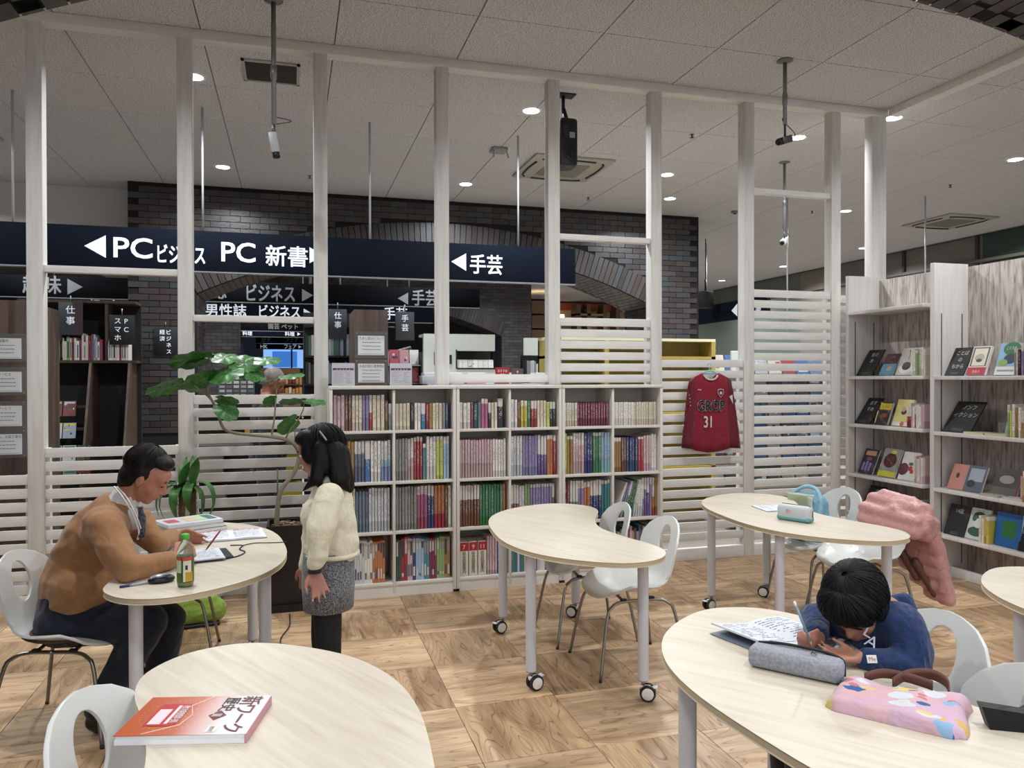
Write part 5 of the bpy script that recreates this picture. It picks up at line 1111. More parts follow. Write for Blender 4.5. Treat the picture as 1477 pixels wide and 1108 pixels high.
MB().bbox(.5, .54, 0, 2.2, 0, 3.74, col('#4b3524', .7)).build('back_panel', parent=ws)
lamp = thing('table_lamp', 'small glowing lamp with a white shade on the far wooden shelving', 'lamp', (8.22, 22.7, 3.30)); MB().lathe([(.10, .08), (.08, .28)], 16, emis('#fff0d2', 1.6)).build('lamp_shade', parent=lamp); MB().lathe([(.06, 0), (.015, .03), (.015, .10)], 12, BLACK).build('base', parent=lamp)
for x, z, nm, lb in ((7.25, 3.64, 'picture_frame', 'small framed picture high on the far wooden shelving'), (9.05, 3.61, 'picture_frame', 'landscape picture on the right part of the far wooden shelving')):
    f = thing(nm, lb, 'picture', (x, 22.62, z)); MB().rbox((0, 0, .09), (.2, .03, .18), .005, BLACK).build('frame', parent=f); MB().bbox(-.07, .07, -.017, -.015, .03, .15, col('#7d9094', .5)).build('picture', parent=f)
# yellow bookcase behind the slats
M_YEL = col('#a08a3a', .6); M_YD = col('#857333', .7)
yb = thing('yellow_bookcase', 'yellow bookcase standing behind the slats and the red shirt', 'bookcase', (3.55, 7.5, 0))
MB().bbox(-1.0, .98, .26, .30, 0, 1.96, M_YD).build('back_panel', parent=yb); MB().bbox(-1.0, .98, -.0, .3, 1.955, 1.985, col('#cfc9a8', .5)).build('top_panel', parent=yb)
for x in (-1.0, -.35, .93): MB().bbox(x, x + .05, 0, .3, 0, 1.955, col('#9c8a42', .6)).build('side_panel', parent=yb)
for z in (1.76, 1.45, 1.15, .85, .55, .25): MB().bbox(-1.0, .98, 0, .3, z, z + .03, M_YEL).build('shelf', parent=yb)
for k in range(12): MB().bbox(.98, .995, .02, .06, 1.92 - .08 * k, 1.95 - .08 * k, col('#c9a03a', .5)).build('peg', parent=yb)
# low racks seen in slices between slats on the right
rk = thing('magazine_rack', 'low grey rack of magazines seen in slices through the right slats', 'rack', (4.75, 7.6, 0))
MB().bbox(-.15, 1.6, .3, .34, 0, 1.75, col('#8b8985', .7)).build('back_panel', parent=rk)
for k in range(6): MB().bbox(-.15, 1.6, .0, .3, .28 + .26 * k, .30 + .26 * k, col('#77746f', .6)).build('ledge', parent=rk)
LOW = MB()
for r_ in range(6):
    for q in range(9): 
        c = rnd.choice(('#8f9296', '#5b6f86', '#8a3d42', '#b9b6ad', '#3f5f8c', '#4c4a48', '#a8a39a'))
        mag_cover(4.72 + .19 * q, 7.75, .305 + .26 * r_, .17, .22, c, 'magazine on the low grey rack behind the right slats', '', 12, None, LOW)
tag(LOW.build('packed_magazines'), 'rows of magazines on the low grey rack, seen in slices through the right slats', 'magazines', None, 'stuff')
o = thing('display_board', 'white tilted card standing above the slats between the red shirt and the post', 'board', (4.58, 6.9, 0)); MB().rbox((0, .2, 1.72), (.22, .02, .24), .004, col('#c3c7c8', .6), T(0, 0, 0, 0, 0, 0)).build('card', parent=o); MB().tube([(0, .22, 0), (0, .22, 1.65)], .012, 8, STEEL).lathe([(.12, 0), (.12, .012)], 16, STEEL, Matrix.Translation((0, .22, 0))).build('stand', parent=o)
# wares in the middle: pink and white stacks on the ledge of the middle bay
o = thing('display_counter', 'white counter with pink and white wares behind the middle bay of slats', 'counter', (1.75, 7.2, 0)); MB().bbox(-.5, .78, 0, .5, 0, 1.50, col('#b4b5b8', .6)).build('body', parent=o)
for k, (x, w, c, lb) in enumerate(((1.42, .42, '#b9bcc4', 'flat white stack at the left of the counter'), (1.75, .2, '#c98a9f', 'pink stack on the counter'), (2.1, .25, '#c2c3c6', 'pale grey stack on the counter'), (2.45, .18, '#8a8c92', 'dark grey stack at the right of the counter'))):
    tag(MB().rbox((0, 0, .04), (w, .2, .08), .005, col(c, .6)).rbox((0, .01, .095), (w * .9, .18, .03), .004, col('#d4d0d2', .6)).build('paper_stack', loc=(x, 7.4, 1.5)), lb, 'stack')
def stand_card(x, y, z, w, hh, c, txt, lb):
    o = thing('card_holder', lb, 'card', (x, y, z)); MB().rbox((0, 0, hh / 2), (w, .012, hh), .002, col(c, .5)).build('card', parent=o); MB().bbox(-w / 2, w / 2, 0, .06, 0, .008, col(c, .5)).build('foot', parent=o)
    b = MB(); M = Matrix.Translation((0, -.0066, 0)) @ Matrix.Rotation(R(90), 4, 'X'); 
    for k, t in enumerate(txt): b.word(t, 0, hh * (.72 - .25 * k), hh * .2, PAPER, M, 0, .8, 0, True)
    b.build('lettering', parent=o)
stand_card(2.0, 7.25, 1.50, .14, .16, '#9b1f2c', ['おすすめ', '新刊', 'コーナー'], 'small red card with white lettering on the counter in the middle bay')
stand_card(2.17, 7.3, 1.50, .12, .15, '#5a4540', ['本'], 'small brown card beside the red one')
o = thing('magazine_rack', 'tall slim rack of red and white magazines at the right of the notices', 'rack', (1.05, 7.6, 0))
MB().bbox(-.22, .2, .1, .13, 0, 1.82, col('#77706c', .6)).bbox(.19, .205, -.06, .13, 0, 1.82, BLACK).build('frame', parent=o)
for k in range(3): MB().bbox(-.22, .19, -.04, .1, 1.32 + .18 * k, 1.33 + .18 * k, STEEL).build('ledge', parent=o)
LOW = MB()
for r_ in range(3):
    for q in range(4): mag_cover(.885 + .10 * q, 7.62, 1.335 + .18 * r_, .09, .15, rnd.choice(('#b04a55', '#d0cfd2', '#b9868c', '#c9c6c4')), 'magazine on the slim rack right of the notices', '', 10, None, LOW)
tag(LOW.build('packed_magazines'), 'red and white magazines on the slim rack right of the framed notices', 'magazines', None, 'stuff')
# railing of the escalator
rl = thing('railing', 'dark slatted escalator railing with a pale handrail behind the handicraft board', 'railing', (1.6, 13.6, 0))
MB().tube([(-.6, 0, 1.82), (.45, 0, 2.12)], .02, 8, col('#77797c', .4, .5)).tube([(-.6, 0, 1.5), (.45, 0, 1.62)], .012, 8, col('#5a5c60', .4, .5)).build('handrail', parent=rl)
for k in range(16): MB().tube([(-.6 + .07 * k, 0, -.06), (-.6 + .07 * k, 0, 1.82 + .02 * k)], .008, 6, BLACK).build('baluster', parent=rl)
# brown end panel, shelves past the shopper with bakery glow put into their warm colours
o = thing('bookcase', 'dark walnut bookcase end with a red box, right of the bright window', 'bookcase', (.36, 14.9, 0)); MB().bbox(-.14, .3, 0, .8, 0, 2.45, M_DARKWOOD).build('body', parent=o); MB().rbox((.08, -.02, 2.33), (.12, .04, .3), .01, col('#8c1f26', .5)).build('notice_box', parent=o)
o = thing('shelf_rack', 'warmly lit rack of small wares below the bright window', 'rack', (-.30, 20.0, 0)); MB().bbox(-.45, .5, .3, .34, 0, 1.84, col('#8a6a45', .7)).build('back_panel', parent=o)
for z in (.9, 1.15, 1.4, 1.65): MB().bbox(-.45, .5, 0, .3, z, z + .03, col('#5b4630', .6)).build('shelf', parent=o)
for k in range(36): tag(MB().rbox((0, 0, .06), (.07, .08, .12 + .04 * (k % 3)), .01, col(rnd.choice(('#d8b27c', '#c98d4f', '#e0cdb0', '#8a3b2a', '#d9d6d0')), .6)).build('small_ware', loc=(-.72 + .085 * (k % 12), 20.1, .93 + .25 * (k // 12) + .005)), 'small boxed ware on the warmly lit rack', 'box', 'small wares on the warmly lit rack')
o = thing('newspaper_rack', 'patterned grey newspaper rack left of the shopper', 'rack', (-.95, 13.2, 0)); MB().bbox(-.2, .35, 0, .25, 0, 1.72, col('#55565a', .6)).build('frame', parent=o)
for k in range(9):
    for q in range(5): MB().box((-.14 + .11 * q, -.006, 1.64 - .07 * k), (.08, .012, .045), col(rnd.choice(('#9a9c9e', '#bcbdbb', '#6a6c70')), .6)).build('paper', parent=o)
cb = thing('bookcase', 'low dark bookcase with pale papers behind the slats beside the plant', 'bookcase', (-.2, 7.9, 0)); MB().bbox(-.75, .3, .3, .33, 0, 1.3, col('#35312f', .7)).build('back_panel', parent=cb)
for z in (.3, .6, .9, 1.2): MB().bbox(-.75, .3, 0, .3, z, z + .025, col('#6c6863', .6)).build('shelf', parent=cb)
for k, (x, z, w, c) in enumerate(((-.6, .625, .3, '#77746f'), (-.1, .925, .3, '#9c7a35'), (.12, .625, .34, '#a89c2a'), (.12, .325, .34, '#a89c2a'), (.14, .925, .3, '#7f7f97'), (.12, 1.225, .34, '#8f6a5c'), (-.6, .325, .35, '#6d6a66'))): tag(MB().rbox((0, 0, .09), (w, .2, .18), .008, col(c, .6)).build('storage_box', loc=(-.2 + x, 8.05, z)), 'storage box on the low dark bookcase behind the plant, %s' % ('lower left', 'ochre one', 'upper yellow one', 'lower yellow one', 'lilac one', 'brown one', 'bottom left')[k], 'box')

# ================================================ RED SHIRT ON A HANGER
js = thing('football_shirt', 'dark red long-sleeved football shirt with number 31 hanging on the slats', 'shirt', (3.40, 5.735, 0))
def shirt_panel(P, th, m, name, parent, rip=.004, sub=3, sx=24.):
    bm = bmesh.new(); vs = [bm.verts.new((x, 0, z)) for x, z in P]; bm.faces.new(vs); bmesh.ops.triangulate(bm, faces=bm.faces)
    for _ in range(sub): bmesh.ops.subdivide_edges(bm, edges=[e for e in bm.edges if e.calc_length() > .035], cuts=1, use_grid_fill=True); bmesh.ops.triangulate(bm, faces=bm.faces)
    me = bpy.data.meshes.new(name); 
    for v in bm.verts: d = min(1, max(0, (1.5 - v.co.z) / .4)); v.co.y = -th / 2 + rip * d * (math.sin(v.co.x * sx * 2.1 + v.co.z * 3) + .6 * noise.noise(v.co * 14))
    bmesh.ops.recalc_face_normals(bm, faces=bm.faces); bm.to_mesh(me); bm.free(); me.materials.append(m); me.polygons.foreach_set('use_smooth', [True] * len(me.polygons))
    o = ref(me, name, parent, (0, 0, 0)); md = o.modifiers.new('s', 'SOLIDIFY'); md.thickness = th; md.offset = 0; return o
RED = cloth('#770b22', '#840f28', fold=7, foldb=.35, bump=.1); REDD = cloth('#5d0b20', '#680c24', fold=8, foldb=.4, bump=.1)
shirt_panel([(-.145, 1.56), (-.07, 1.595), (-.06, 1.57), (-.02, 1.545), (.03, 1.545), (.07, 1.57), (.085, 1.595), (.16, 1.56), (.185, 1.40), (.19, 1.15), (.20, .955), (.10, .93), (-.02, .92), (-.13, .94), (-.18, .96), (-.165, 1.2), (-.16, 1.42)], .02, RED, 'body', js)
shirt_panel([(-.145, 1.56), (-.19, 1.52), (-.215, 1.35), (-.235, 1.15), (-.262, .968), (-.165, .955), (-.15, 1.2), (-.14, 1.42)], .022, REDD, 'sleeve', js)
shirt_panel([(.16, 1.56), (.205, 1.53), (.225, 1.40), (.255, 1.2), (.292, .948), (.19, .955), (.18, 1.2), (.17, 1.42)], .022, REDD, 'sleeve', js)
M = Matrix.Translation((0, -.031, 0)) @ Matrix.Rotation(R(90), 4, 'X'); b = MB(); WH = col('#c9c0c4', .6); DKN = col('#141022', .6)
b.add([(.065 * math.cos(math.pi + math.pi * k / 14) * 1.05 + .005, 1.578 + .045 * math.sin(math.pi + math.pi * k / 14), .0) for k in range(15)] + [(.05 * math.cos(math.pi + math.pi * k / 14) + .005, 1.578 + .032 * math.sin(math.pi + math.pi * k / 14), .0) for k in range(14, -1, -1)], [tuple((k, k + 1, 28 - k, 29 - k)) for k in range(14)], WH, M)
b.build('collar_band', parent=js)
b = MB(); 
for dx, dy in ((-.004, 0), (.004, 0), (0, .004), (0, -.004), (.003, .003), (-.003, -.003)): b.word('GROP', -.128 + dx, 1.275 + dy, .125, WH, M, .0, .78, .002)
b.word('GROP', -.128, 1.275, .125, DKN, M, .0025, .78, .0015)
b.word('31', -.072, 1.135, .135, WH, M, .001, .72, .003); b.word('~', -.125, 1.435, .07, WH, M, .001, .9); b.build('print', parent=js)
b = MB(); sh = [(-.028, 1.475), (.0, 1.482), (.028, 1.475), (.028, 1.44), (.0, 1.405), (-.028, 1.44)]
b.add([(x + .095, z - .02, .001) for x, z in sh], [tuple(range(5, -1, -1))], WH, M); b.add([(x * .86 + .095, (z - 1.443) * .86 + 1.423, .002) for x, z in sh], [tuple(range(5, -1, -1))], REDD, M); b.disc(.095, 1.425, .012, .012, WH, M, .003); b.build('badge', parent=js)
b = MB(); b.add([(.178, 1.395, .0), (.208, 1.41, .0), (.214, 1.33, .0)], [(0, 2, 1)], WH, M); 
for k in range(4): b.word('▸', -.205 + .003 * k, 1.40 - .03 * k, .035, WH, M, .0)
b.build('sleeve_print', parent=js)
hg = thing('coat_hanger', 'pale blue plastic hanger holding the red football shirt', 'hanger', (3.405, 5.735, 1.58)); HB = col('#7fb0b8', .3)
b = MB(); b.tube(smooth_path([(-.13, 0, -.03), (-.05, -.002, .02), (0, 0, .035), (.05, -.002, .02), (.13, 0, -.03)]), .006, 8, HB).tube([(-.06, -.004, .01), (.06, -.004, .01)], .006, 8, HB); b.build('arms', parent=hg)
MB().tube(smooth_path([(0, 0, .03), (0, 0, .06), (.014, .0, .078), (.004, 0, .098), (-.012, .0, .09), (-.014, .012, .082)]), .003, 8, HB).build('hook', parent=hg)

# ================================================ PLANTS
fg = thing('potted_fig', 'rubber fig with a bent trunk and big round leaves in a tall black pot', 'plant', (-.02, 5.40, 0))
b = MB(); BP = col('#0b0b0d', .3)
b.prism([(-.14, -.14), (.15, -.14), (.15, .15), (-.14, .15)], .0, .05, BP); b.build('saucer', parent=fg)
b = MB(); V = [(-.12, -.12, .05), (.12, -.12, .05), (.12, .12, .05), (-.12, .12, .05), (-.145, -.14, .575), (.15, -.14, .575), (.15, .15, .575), (-.145, .15, .575), (-.13, -.125, .575), (.135, -.125, .575), (.135, .135, .575), (-.13, .135, .575), (-.13, -.125, .54), (.135, -.125, .54), (.135, .135, .54), (-.13, .135, .54)]
b.add(V, [(3, 2, 1, 0), (0, 1, 5, 4), (1, 2, 6, 5), (2, 3, 7, 6), (3, 0, 4, 7), (4, 5, 9, 8), (5, 6, 10, 9), (6, 7, 11, 10), (7, 4, 8, 11), (8, 9, 13, 12), (9, 10, 14, 13), (10, 11, 15, 14), (11, 8, 12, 15), (12, 13, 14, 15)], BP); b.build('pot', parent=fg)
b = MB()
for k in range(70): s_ = rnd.uniform(.012, .03); b.ell((rnd.uniform(-.115, .12), rnd.uniform(-.11, .12), .548 + rnd.uniform(0, .015)), (s_, s_ * .6, s_ * .45), col(rnd.choice(('#6b5544', '#4c3b2f', '#86705c')), .9), n=6, h=4, rot=Matrix.Rotation(rnd.uniform(0, 3), 3, 'Z'))
o = b.build('bark_chips', parent=fg); o['kind'] = 'stuff'
BK = col('#7d7460', .8, bump=.5, bscale=40); L0 = Vector((-.02, 5.40, 0))
def tr_(P, r, name='branch', y=0., m=BK): MB().tube(smooth_path([(x + .02, y + yy, z) for x, z, yy in P]), r if not isinstance(r, tuple) else [r[0] + (r[1] - r[0]) * k / ((len(P) - 1) * 6) for k in range((len(P) - 1) * 6 + 1)], 10, m).build(name, parent=fg)
tr_([(-.104, .53, 0), (-.099, .631, 0), (-.086, .749, 0), (-.058, .819, 0), (.014, .912, .02), (.047, 1.015, .02), (.033, 1.078, .0), (-.004, 1.121, -.02), (-.072, 1.151, -.04), (-.162, 1.167, -.04), (-.273, 1.178, -.02), (-.383, 1.194, 0), (-.44, 1.228, 0), (-.466, 1.298, 0), (-.479, 1.344, 0), (-.505, 1.40, 0), (-.535, 1.46, 0)], (.017, .008), 'trunk')
tr_([(-.505, 1.4, 0), (-.544, 1.446, 0), (-.616, 1.506, 0), (-.68, 1.54, -.02)], .005); tr_([(-.535, 1.46, 0), (-.531, 1.506, 0), (-.492, 1.561, .02), (-.50, 1.62, 0), (-.52, 1.69, 0)], (.007, .004)); tr_([(-.492, 1.561, .02), (-.43, 1.6, 0), (-.34, 1.66, -.02), (-.24, 1.66, -.02)], (.006, .003))
tr_([(-.131, 1.176, -.04), (-.113, 1.293, -.04), (-.104, 1.411, -.02), (-.095, 1.506, 0), (-.08, 1.56, .02)], (.006, .004)); tr_([(-.04, 1.15, -.03), (-.004, 1.221, -.03), (.042, 1.277, -.02), (.074, 1.339, 0), (.083, 1.40, 0)], (.006, .003)); tr_([(.02, 1.09, 0), (.02, 1.2, .02), (.018, 1.28, .02)], .004)
MB().tube([(-.075, 0, .53), (-.075, 0, .94)], .005, 8, col('#2e4a30', .5)).build('support_stake', parent=fg)
LEAF = wood('fig_leaf', [(.3, '#24501f'), (.55, '#3a6e30'), (.8, '#5d9348')], (1, 1, 1), nscale=14, rough=.38, bump=.3)
def leaf_mesh():
    bm = bmesh.new(); n = 22; rings = 7; V = []
    c = [[None] * n for _ in range(rings)]
    for j in range(rings):
        f = (j + 1) / rings
        for k in range(n):
            a = 2 * math.pi * k / n; r_ = (1 - .26 * math.cos(a / 1.0 + math.pi) * 0 + .10 * math.cos(2 * a)) * (1 + .03 * math.cos(9 * a)); 
            if abs(a - math.pi) < .35: r_ *= .55 + abs(a - math.pi)        # notch at the stalk
            x = .5 * r_ * f * math.cos(a) + .42 * 1.0; y = .46 * r_ * f * math.sin(a)
            z = -.10 * (x ** 2) + .16 * abs(y) - .30 * y * y * 2 + .028 * math.cos(7 * a + 2 * f) * f
            c[j][k] = bm.verts.new((x, y, z))
    o_ = bm.verts.new((.42, 0, -.10 * .42 ** 2))
    for k in range(n):
        bm.faces.new((o_, c[0][k], c[0][(k + 1) % n]))
        for j in range(rings - 1): bm.faces.new((c[j][k], c[j + 1][k], c[j + 1][(k + 1) % n], c[j][(k + 1) % n]))
    me = bpy.data.meshes.new('leaf'); bm.to_mesh(me); bm.free(); me.materials.append(LEAF); me.polygons.foreach_set('use_smooth', [True] * len(me.polygons)); return me
LM_ = leaf_mesh()
for (x, z, y, s_, az, tl, ro) in ((-.68, 1.53, -.02, .22, 185, 14, 25), (-.60, 1.50, -.02, .20, 150, -12, 30), (-.52, 1.69, 0, .24, 200, 2, 30), (-.52, 1.70, 0, .20, 150, 2, -20), (-.52, 1.69, 0, .19, 20, -6, 25), (-.40, 1.66, 0, .20, 5, -2, 40), (-.36, 1.64, -.02, .19, -15, 22, 30), (-.50, 1.58, 0, .22, -40, -4, 35), (-.48, 1.57, 0, .20, 200, 8, 40), (-.24, 1.675, -.02, .16, -5, -4, 25),
                              (-.475, 1.39, -.02, .15, -20, 35, 50), (-.49, 1.42, 0, .14, 10, 5, -30), (-.10, 1.41, -.01, .09, 200, 5, 60), (.04, 1.28, -.03, .15, 190, 28, 55), (.083, 1.40, 0, .16, 190, -4, 20), (.083, 1.40, 0, .14, 10, 0, 20), (-.08, 1.545, .02, .13, 190, 4, 8), (-.08, 1.56, .02, .16, 5, -12, 12), (.09, 1.40, .02, .13, 60, 0, 10)):
    ref(LM_, 'leaf', fg, (x + .02, y, z), (s_ * 1.12, s_ * 1.12, s_ * 1.12), (R(ro), R(tl), R(az)))
yc = thing('potted_yucca', 'small yucca with two stubby scaly trunks and sword leaves beside the partition', 'plant', (-.68, 5.50, 0))
MB().lathe([(.11, 0), (.14, .42), (.15, .44), (.135, .44), (.125, .40), (.0, .40)], 24, col('#3a3532', .6)).build('pot', parent=yc)
SC_ = col('#6f5a44', .9)
for x, z1 in ((-.03, .83), (.04, .85)):
    b = MB().tube([(x, 0, .4), (x, 0, z1)], .020, 10, SC_)
    for k in range(46): a = k * 2.4; z_ = .45 + (z1 - .45) * k / 46; b.add([(x + .016 * math.cos(a - .5), .016 * math.sin(a - .5), z_), (x + .016 * math.cos(a + .5), .016 * math.sin(a + .5), z_), (x + .038 * math.cos(a), .038 * math.sin(a), z_ + .03)], [(0, 1, 2)], SC_)
    b.build('trunk', parent=yc)
def blade(x, z, az, L_, droop, w=.034):
    V = []; F = []
    for k in range(9):
        t = k / 8; ww = w * math.sin(math.pi * min(.97, .12 + .88 * t)) ; r_ = L_ * t * math.cos(R(droop[0] - droop[1] * t)); zz = L_ * t * math.sin(R(droop[0] - droop[1] * t))
        V += [(r_, -ww, zz + .25 * ww), (r_, 0, zz), (r_, ww, zz + .25 * ww)]
    for k in range(8): F += [(3 * k, 3 * k + 1, 3 * k + 4, 3 * k + 3), (3 * k + 1, 3 * k + 2, 3 * k + 5, 3 * k + 4)]
    MB().add(V, F, LEAF, None, True).build('leaf', parent=yc, loc=(x, 0, z), rz=R(az))
for x, z in ((-.03, .82), (.04, .84)):
    for a, L_, d in ((200, .24, (50, 120)), (160, .22, (60, 110)), (-20, .26, (50, 125)), (90, .22, (80, 20)), (250, .22, (40, 120)), (300, .20, (82, 20))): blade(x, z, a + rnd.uniform(-12, 12), L_ * rnd.uniform(.85, 1.1), d)
tag(MB().tube(smooth_path([(0, 0, 0), (.0, -.25, 0), (-.05, -.5, 0), (-.02, -.8, 0), (.03, -1.1, 0)]), .004, 6, col('#2e2a26', .6)).build('power_cord', loc=(-.02, 5.2, .005)), 'thin dark cord on the floor leading to the black plant pot', 'cord')

# ================================================ THINGS ON THE TABLES
TZ = .7125
def face_M(rz): return Matrix.Rotation(R(rz), 4, 'Z')
# orange workbook
wb = thing('workbook', 'orange and white history workbook lying on the foreground table', 'book', (-.225, 1.985, TZ), R(-14)); 
ORG = wood('cover_fade', [(.0, '#a84a12'), (1, '#a84a12')], rough=.3, bump=0)
def fade(h0, h1, axis='X', a=-.15, b_=.15):
    m, N, L, P = new_mat('printed_fade'); tc = N.new('ShaderNodeTexCoord'); s = N.new('ShaderNodeSeparateXYZ'); mr = N.new('ShaderNodeMapRange'); mr.inputs['From Min'].default_value = a; mr.inputs['From Max'].default_value = b_
    L.new(tc.outputs['Object'], s.inputs[0]); L.new(s.outputs[axis], mr.inputs['Value']); r = ramp(N, [(0, h0), (1, h1)]); L.new(mr.outputs[0], r.inputs['Fac']); L.new(r.outputs['Color'], P.inputs['Base Color']); P.inputs['Roughness'].default_value = .3; return m
MB().bbox(-.148, .148, -.105, .105, 0, .011, PAPER).build('under_volume', parent=wb)
MB().bbox(-.146, .146, -.103, .103, .0112, .021, PAPER).build('page_block', parent=wb)
b = MB().bbox(-.15, .15, -.106, .106, .021, .0222, fade('#b04d18', '#d8d6d8', 'X', -.02, .10)); b.bbox(.147, .151, -.106, .106, 0, .0215, col('#c08a92', .5)); b.build('cover', parent=wb)
M = Matrix.Translation((0, 0, .0228)); b = MB(); DKR = col('#6e3238', .5); DK2 = col('#2e3436', .5)
MR = M @ Matrix.Rotation(R(-90), 4, 'Z')
for k, ch in enumerate('新ワーク'): b.word(ch, -.075 + .050 * k, .088, .056, DKR, MR, 0, 1, .001, True)
for k, ch in enumerate('歴史'): b.word(ch, -.075 + .04 * k, .046, .042, DK2, MR, 0, 1, .0008, True)
b.add([(-.02, .052, 0), (.008, .074, 0), (.036, .052, 0), (.008, .030, 0)], [(3, 2, 1, 0)][:1], DKR, MR); b.word('II', .008, .040, .032, WHITE, MR, .0006, 1, .001, True)
for k in range(40): a = 2 * math.pi * k / 40; b.disc(-.045 + .085 * math.cos(a), .0 + .085 * math.sin(a) * .95, .0014, .0014, col('#e6c49a', .5), M, .0002, 6)
for k in range(26): a = 2 * math.pi * k / 26; b.disc(.03 + .055 * math.cos(a), -.01 + .06 * math.sin(a), .001, .001, col('#e6d0b6', .5), M, .0002, 6)
b.tube([(-.09, -.10, .0), (-.02, -.055, .0), (-.01, 0, 0), (-.03, .05, 0), (.01, .10, 0)], .0012, 4, col('#e8dccb', .5), M)
b.rect(-.105, -.03, -.06, .06, col('#b01e28', .5), M, .0004); b.rect(-.098, -.068, -.052, .03, col('#dfc8cc', .5), M, .0008); b.rect(-.06, -.052, -.05, .05, col('#e4d4d6', .5), M, .0008)
for k in range(3): b.word(('教科書', '完全', '準拠')[k], -.05 + .028 * k, .012, .022, WHITE, M @ Matrix.Rotation(R(-90), 4, 'Z') @ T(.0, -.06, 0), .0009, .9)
b.rect(.052, .076, -.095, -.065, WHITE, M, .0003); b.word('教師用', -.0, 0, .012, DK2, M @ Matrix.Translation((.058, -.068, .0005)) @ Matrix.Rotation(R(-90), 4, 'Z'), 0, .7); b.build('cover_print', parent=wb)

def open_book(label, loc, rz, w=.18, hh=.25, t=.012, lines=12, tint='#d9dbe0', red=False, curlL=.0, name='workbook'):
    o = thing(name, label, 'book', loc, R(rz)); n = 12
    for s_ in (-1, 1):
        pf = [(s_ * w * k / n, t * (1.0 - .9 * (1 - math.exp(-6 * k / n)) * 0) * (math.sin(math.pi * min(1, .12 + k / n * .9)) * .6 + .5) + (curlL * (k / n) ** 2 if s_ < 0 else 0)) for k in range(n + 1)]
        V = [(x, y, z) for x, z in pf for y in (-hh / 2, hh / 2)] + [(x, y, 0 if not (s_ < 0 and curlL) else curlL * (abs(x) / w) ** 2) for x, z in pf for y in (-hh / 2, hh / 2)]; m_ = 2 * (n + 1)
        F = [(2 * k, 2 * k + 2, 2 * k + 3, 2 * k + 1) for k in range(n)] + [(m_ + 2 * k, m_ + 2 * k + 1, m_ + 2 * k + 3, m_ + 2 * k + 2) for k in range(n)] + [(2 * k, m_ + 2 * k, m_ + 2 * k + 2, 2 * k + 2) for k in range(n)] + [(2 * k + 1, 2 * k + 3, m_ + 2 * k + 3, m_ + 2 * k + 1) for k in range(n)] + [(2 * n, m_ + 2 * n, m_ + 2 * n + 1, 2 * n + 1)]
        MB().add(V, F, col(tint, .8), None, False).build('page_block', parent=o)
        b = MB(); zf = lambda x: next((z0 + (z1 - z0) * (abs(x) - abs(x0)) / max(abs(x1) - abs(x0), 1e-6) for (x0, z0), (x1, z1) in zip(pf, pf[1:]) if abs(x1) >= abs(x)), pf[-1][1]) + .0009
        def q4(x0, x1, y0, y1, m): b.add([(x0, y0, zf(x0)), (x1, y0, zf(x1)), (x1, y1, zf(x1)), (x0, y1, zf(x0))], [(0, 1, 2, 3)], m)
        ink = col('#5b6070', .8)
        for r_ in range(lines):
            y = hh * .42 - hh * .84 * r_ / lines; x = .015
            while x < w - .03:
                l = rnd.uniform(.006, .02)
                if rnd.random() < .75: q4(*sorted((s_ * x, s_ * (x + l))), y - .0016, y + .0016, ink if rnd.random() < .8 else col('#7f86a8', .8))
                x += l + .004
        if red:
            for k in range(4): q4(*sorted((s_ * (.02 + .035 * k), s_ * (.048 + .035 * k))), hh * .43, hh * .49, col('#c9657a', .7))
        b.build('page_print', parent=o)
    b = MB().bbox(-w - .003, w + .003, -hh / 2 - .003, hh / 2 + .003, -.0005, .001, col('#7b8796', .6)); b.build('cover', parent=o); return o
closed = lambda label, loc, rz, w, hh, t, c, name='notebook', cat='notebook': None
def closed_book(label, loc, rz, w, hh, t, c, decor=(), name='notebook', cat='notebook'):
    o = thing(name, label, cat, loc, R(rz)); MB().bbox(-w / 2 + .002, w / 2 - .002, -hh / 2 + .002, hh / 2 - .002, .001, t - .001, PAPER).build('page_block', parent=o)
    MB().rbox((0, 0, t), (w, hh, .002), .0008, col(c, .5)).bbox(-w / 2, w / 2, -hh / 2, hh / 2, 0, .001, col(c, .5)).bbox(-w / 2, -w / 2 + .0015, -hh / 2, hh / 2, 0, t, col(c, .5)).build('cover', parent=o)
    b = MB(); M = Matrix.Translation((0, 0, t + .0014))
    for i, (x0, x1, y0, y1, cc) in enumerate(decor): b.rect(x0 * w, x1 * w, y0 * hh, y1 * hh, col(cc, .5), M, .0003 + .0003 * i)
    if b.v: b.build('cover_print', parent=o)
    return o
closed_book('stack-top textbook with pink, orange and green cover at the far side of the man\'s table', (-.555, 4.575, TZ + .0385), 28, .30, .22, .016, '#cfd3da', ((-.42, -.2, -.2, .25, '#c9606a'), (-.1, .1, -.3, .3, '#d9bfa0'), (.1, .3, -.3, .3, '#b9d0a0'), (.28, .45, -.3, .35, '#3f6f70')), 'textbook', 'book')
closed_book('grey clipboard folder lying under the colourful textbook', (-.55, 4.56, TZ + .019), 26, .30, .23, .018, '#8f8d86', (), 'folder', 'folder')
closed_book('olive folder at the bottom of the pile on the man\'s table', (-.545, 4.555, TZ), 30, .31, .24, .018, '#6c6749', (), 'folder', 'folder')
open_book('open workbook with pink headings on the man\'s table, nearest the plant', (-.315, 4.31, TZ + .0015), 8, .17, .245, .010, 14, '#d6d9de', True)
open_book('worksheets under the hand of the man in brown', (-.45, 3.83, TZ + .010), 12, .13, .24, .006, 12, '#d2d6de')
tag(MB().rbox((0, 0, .0045), (.29, .20, .009), .003, col('#1b1d21', .4)).build('tablet_computer', loc=(-.43, 3.85, TZ), rz=R(14)), 'thin black tablet lying under the worksheets', 'tablet')
